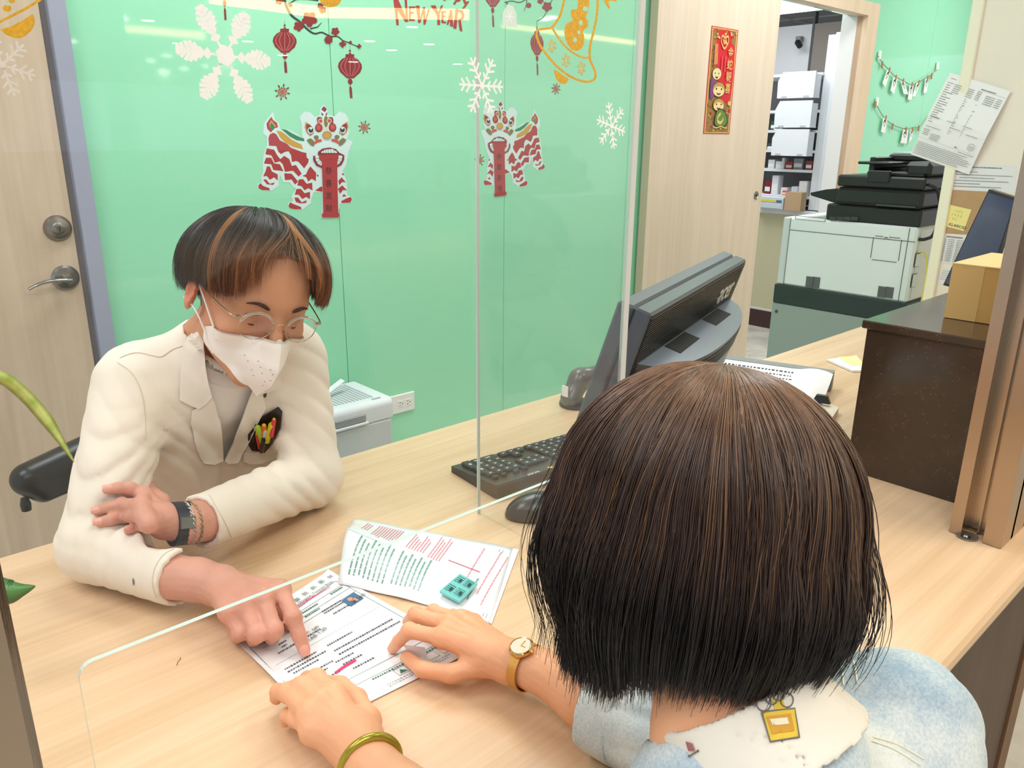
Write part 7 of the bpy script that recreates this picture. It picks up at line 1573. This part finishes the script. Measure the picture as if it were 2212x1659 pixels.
# bob: strands over the skull, then falling and curving in
def hair_woman():
    N, K = 17000, 20; rg_ = np.random.default_rng(5)
    ax = V(.04, -.26, .96); ax /= np.linalg.norm(ax); e1 = V(0, .96, .26); e1 -= ax*(e1@ax); e1 /= np.linalg.norm(e1); e2 = np.cross(e1, ax); e2 = V(1, 0, 0)-ax*ax[0]; e2 /= np.linalg.norm(e2)
    phi = rg_.uniform(-math.pi, math.pi, N); layer = rg_.uniform(0, 1, N)**.6; t0 = np.abs(rg_.normal(0, .5, N)); t0 = np.clip(t0, .02, 1.25); ab = np.abs(phi)
    c = V(0, -.012, .024); r = V(.0865, .104, .099)
    zend = np.where(phi > 0, np.interp(ab, [0, .45, .8, 1.3, 2.0, 2.6, 3.15], [.02, -.005, -.108, -.110, -.090, -.064, -.056]), np.interp(ab, [0, .45, .8, 1.3, 2.0, 2.6, 3.15], [.02, -.005, -.080, -.084, -.070, -.060, -.056]))+rg_.normal(0, .0055, N)+.012*layer*0
    s = np.linspace(0, 1, K)[None]; L = []
    # arc part (angle up to 1.62 rad), then a fall
    arc_len = np.maximum(1.58-t0, .05)*.105; fall = np.maximum((c[2]+.0-zend), .012); tot = arc_len+fall; d_ = s*tot[:, None]
    th_ = np.minimum(t0[:, None]+d_/.105, 1.58); fd = np.maximum(d_-arc_len[:, None], 0)
    ph = phi[:, None]+.07*np.sin(phi*7+2)[:, None]*smooth(.3, 1.5, th_)+(.03+.07*(rg_.uniform(0, 1, N) > .8))[:, None]*rg_.normal(0, 1, N)[:, None]*s+.05*np.sin(3.2*th_+phi[:, None]*6)*s
    D = np.cos(th_)[..., None]*ax+np.sin(th_)[..., None]*(np.cos(ph)[..., None]*e1+np.sin(ph)[..., None]*e2)
    base = 1/np.sqrt(((D/r)**2).sum(-1)); clump = (.0022*np.sin(phi*31)+.0018*np.sin(phi*67+1))[:, None]*smooth(.4, 1.5, th_)
    lift = (.0015+.013*layer[:, None])*(.35+.65*np.sin(np.clip(th_, 0, 1.58)))+clump; Pl = c+D*(base+lift)[..., None]
    f = fd/np.maximum(fall, .02)[:, None]; out = np.stack([np.sin(ph), np.cos(ph), 0*ph], -1); fr2 = np.clip(fd/.11, 0, 1)
    Pl = Pl-ax*fd[..., None]*1.0+out*(.010*np.sin(fr2*math.pi*.9)-(.034-.010*layer[:, None])*fr2**2.0)[..., None]
    fly = (rg_.uniform(0, 1, N) > .965)[:, None]; Pl = Pl+out*(fly*smooth(.35, 1, s)*rg_.uniform(.004, .026, N)[:, None])[..., None]
    Pl += (rg_.normal(0, 1, (N, 1, 3))*.0016)*s[..., None]
    Pw = WO+Pl@WR.T; R = np.full((N, K), .00040)*(1-.7*s**4)
    root, mid, tip = V(*lin((112, 82, 62))), V(*lin((64, 45, 37))), V(*lin((17, 12, 11))); k1 = smooth(.5, 1.25, th_)[..., None]; k2 = np.clip(fd/.05, 0, 1)[..., None]; C = (root*(1-k1)+mid*k1)*(1-k2)+tip*k2  # sheen over the crown and shade lower down are put into the strand colours
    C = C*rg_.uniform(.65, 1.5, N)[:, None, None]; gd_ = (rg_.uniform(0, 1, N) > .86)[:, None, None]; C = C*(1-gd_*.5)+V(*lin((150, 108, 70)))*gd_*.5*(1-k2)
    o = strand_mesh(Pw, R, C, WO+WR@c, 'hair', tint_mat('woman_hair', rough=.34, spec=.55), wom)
    def capf(P):
        q = (P-WO)@WR; e = sd_ell(q, c, r-.001); cyl = np.sqrt((q[..., 0]/.086)**2+((q[..., 1]+.012)/.103)**2); sk_ = (cyl-1)*.095; z = q[..., 2]; sk_ = sk_+np.clip((-.02-z)/.07, 0, 1)**2*.022; sk_ = smax(smax(sk_, z-.03, .01), -(z+.052), .004)
        d = smin(e, sk_, .015); ang = np.abs(np.arctan2(q[..., 0], q[..., 1]+.012)); face = np.where(ang < .72, (q[..., 2]-.045)*-1, -1.0); return np.maximum(d, face)
    surface(capf, WO-.17, WO+.17, .004, 'hair_base', mat('woman_hair_base', (26, 18, 16), rough=.6), o)
hair_woman()
# watch, ring-like glint and bangle
M_gold = mat('gold_mesh', (224, 176, 100), rough=.28, metal=1, bump=.4, bscale=1400); axr = REl-wwr; axr /= np.linalg.norm(axr)
c_ = J(1136, 1440, .7905); t = wristband('wristwatch', 'gold mesh strap watch on the wrist of the dark haired person', 'watch', c_, axr, .0252, .012, .0016, M_gold)
vd = V(-.15, -.35, .9); vd -= axr*(vd@axr); vd /= np.linalg.norm(vd); fm = frame(c_*0, axr, vd)
def disc(prof, m, nm): b_ = MB().lathe((0, 0, 0), (0, 0, 1), prof, m, 36); b_.v = [tuple(fm @ Vector(p)) for p in b_.v]; return b_.build(nm, None, t, smooth='auto')
disc([(.0118, .0262), (.0136, .0268), (.0138, .0298), (.0124, .0312), (.0112, .0306)], mat('gold_case', (228, 186, 116), rough=.16, metal=1), 'case'); disc([(.0114, .0300), (.0114, .0307)], mat('dial_cream', (232, 214, 190), rough=.2), 'dial')
hb = MB().box(-.0005, 0, .0308, .0005, .008, .0312, M_gold).box(0, -.0005, .0308, .006, .0005, .0312, M_gold); hb.v = [tuple(fm @ Vector(p)) for p in hb.v]; hb.build('hands', None, t)
cr = MB().lathe((.0136, 0, .028), (1, 0, 0), [(.0018, 0), (.0018, .0028), (.0012, .003)], M_gold, 14); cr.v = [tuple(fm @ Vector(p)) for p in cr.v]; cr.build('crown', None, t)
axb = J(800, 1660, .795)-wwl; axb /= np.linalg.norm(axb); c_ = J(800, 1652, .7955)
t = MB(); a1_ = np.cross(axb, V(0, 0, 1)); a1_ /= np.linalg.norm(a1_); b1_ = np.cross(axb, a1_)
t.tube([tuple(c_+.0275*(math.cos(a_)*a1_+math.sin(a_)*b1_)) for a_ in np.linspace(0, 2*math.pi, 48)], .0042, mat('bangle_olive_gold', (178, 160, 60), rough=.22, metal=.6), 12, cap=False)
tag(t.build('bangle', smooth=True), 'thick olive gold bangle on the wrist at the bottom edge', 'bracelet')
bj = bvh_of([jk]); M_thr = mat('denim_thread', (232, 228, 206), rough=.9)
for pts_ in ([(1806, 1405), (1818, 1440), (1822, 1480)], [(1834, 1402), (1846, 1436), (1852, 1476)], [(1880, 1600), (1930, 1618), (1985, 1652)], [(1885, 1592), (1938, 1608), (1995, 1640)]): seam(bj, pts_, .0007, M_thr, 'stitched_seam', jk)
bk_ = bvh_of([ck]); seam(bk_, [(1312, 1466), (1304, 1510), (1308, 1560), (1322, 1596)], .0006, M_thr, 'stitched_seam', ck)
# loose flap of paper between her thumb and forefinger
fp = [J(870, 1392, .775), J(918, 1398, .778), J(924, 1418, .765), J(890, 1420, .757)]
tag(MB().add(fp+[p-V(0, 0, .0004) for p in fp], [(0, 3, 2, 1), (4, 5, 6, 7), (0, 1, 5, 4), (1, 2, 6, 5), (2, 3, 7, 6), (3, 0, 4, 7)], M_paper).build('paper_slip'), 'small folded paper end between thumb and forefinger of the hand with the gold watch', 'paper')
# stool she sits on
t = thing('stool', 'round stool under the person in the denim jacket', 'stool', (.42, -.12, 0)); MB().lathe((0, 0, .41), (0, 0, 1), [(.15, 0), (.17, .01), (.17, .04), (.15, .05)], M_blk2, 32).build('seat', None, t)
for k in range(4): a_ = math.pi/4+k*math.pi/2; MB().tube([(.10*math.cos(a_), .10*math.sin(a_), .41), (.17*math.cos(a_), .17*math.sin(a_), .0)], .012, M_steel2, 10).build('leg', None, t)
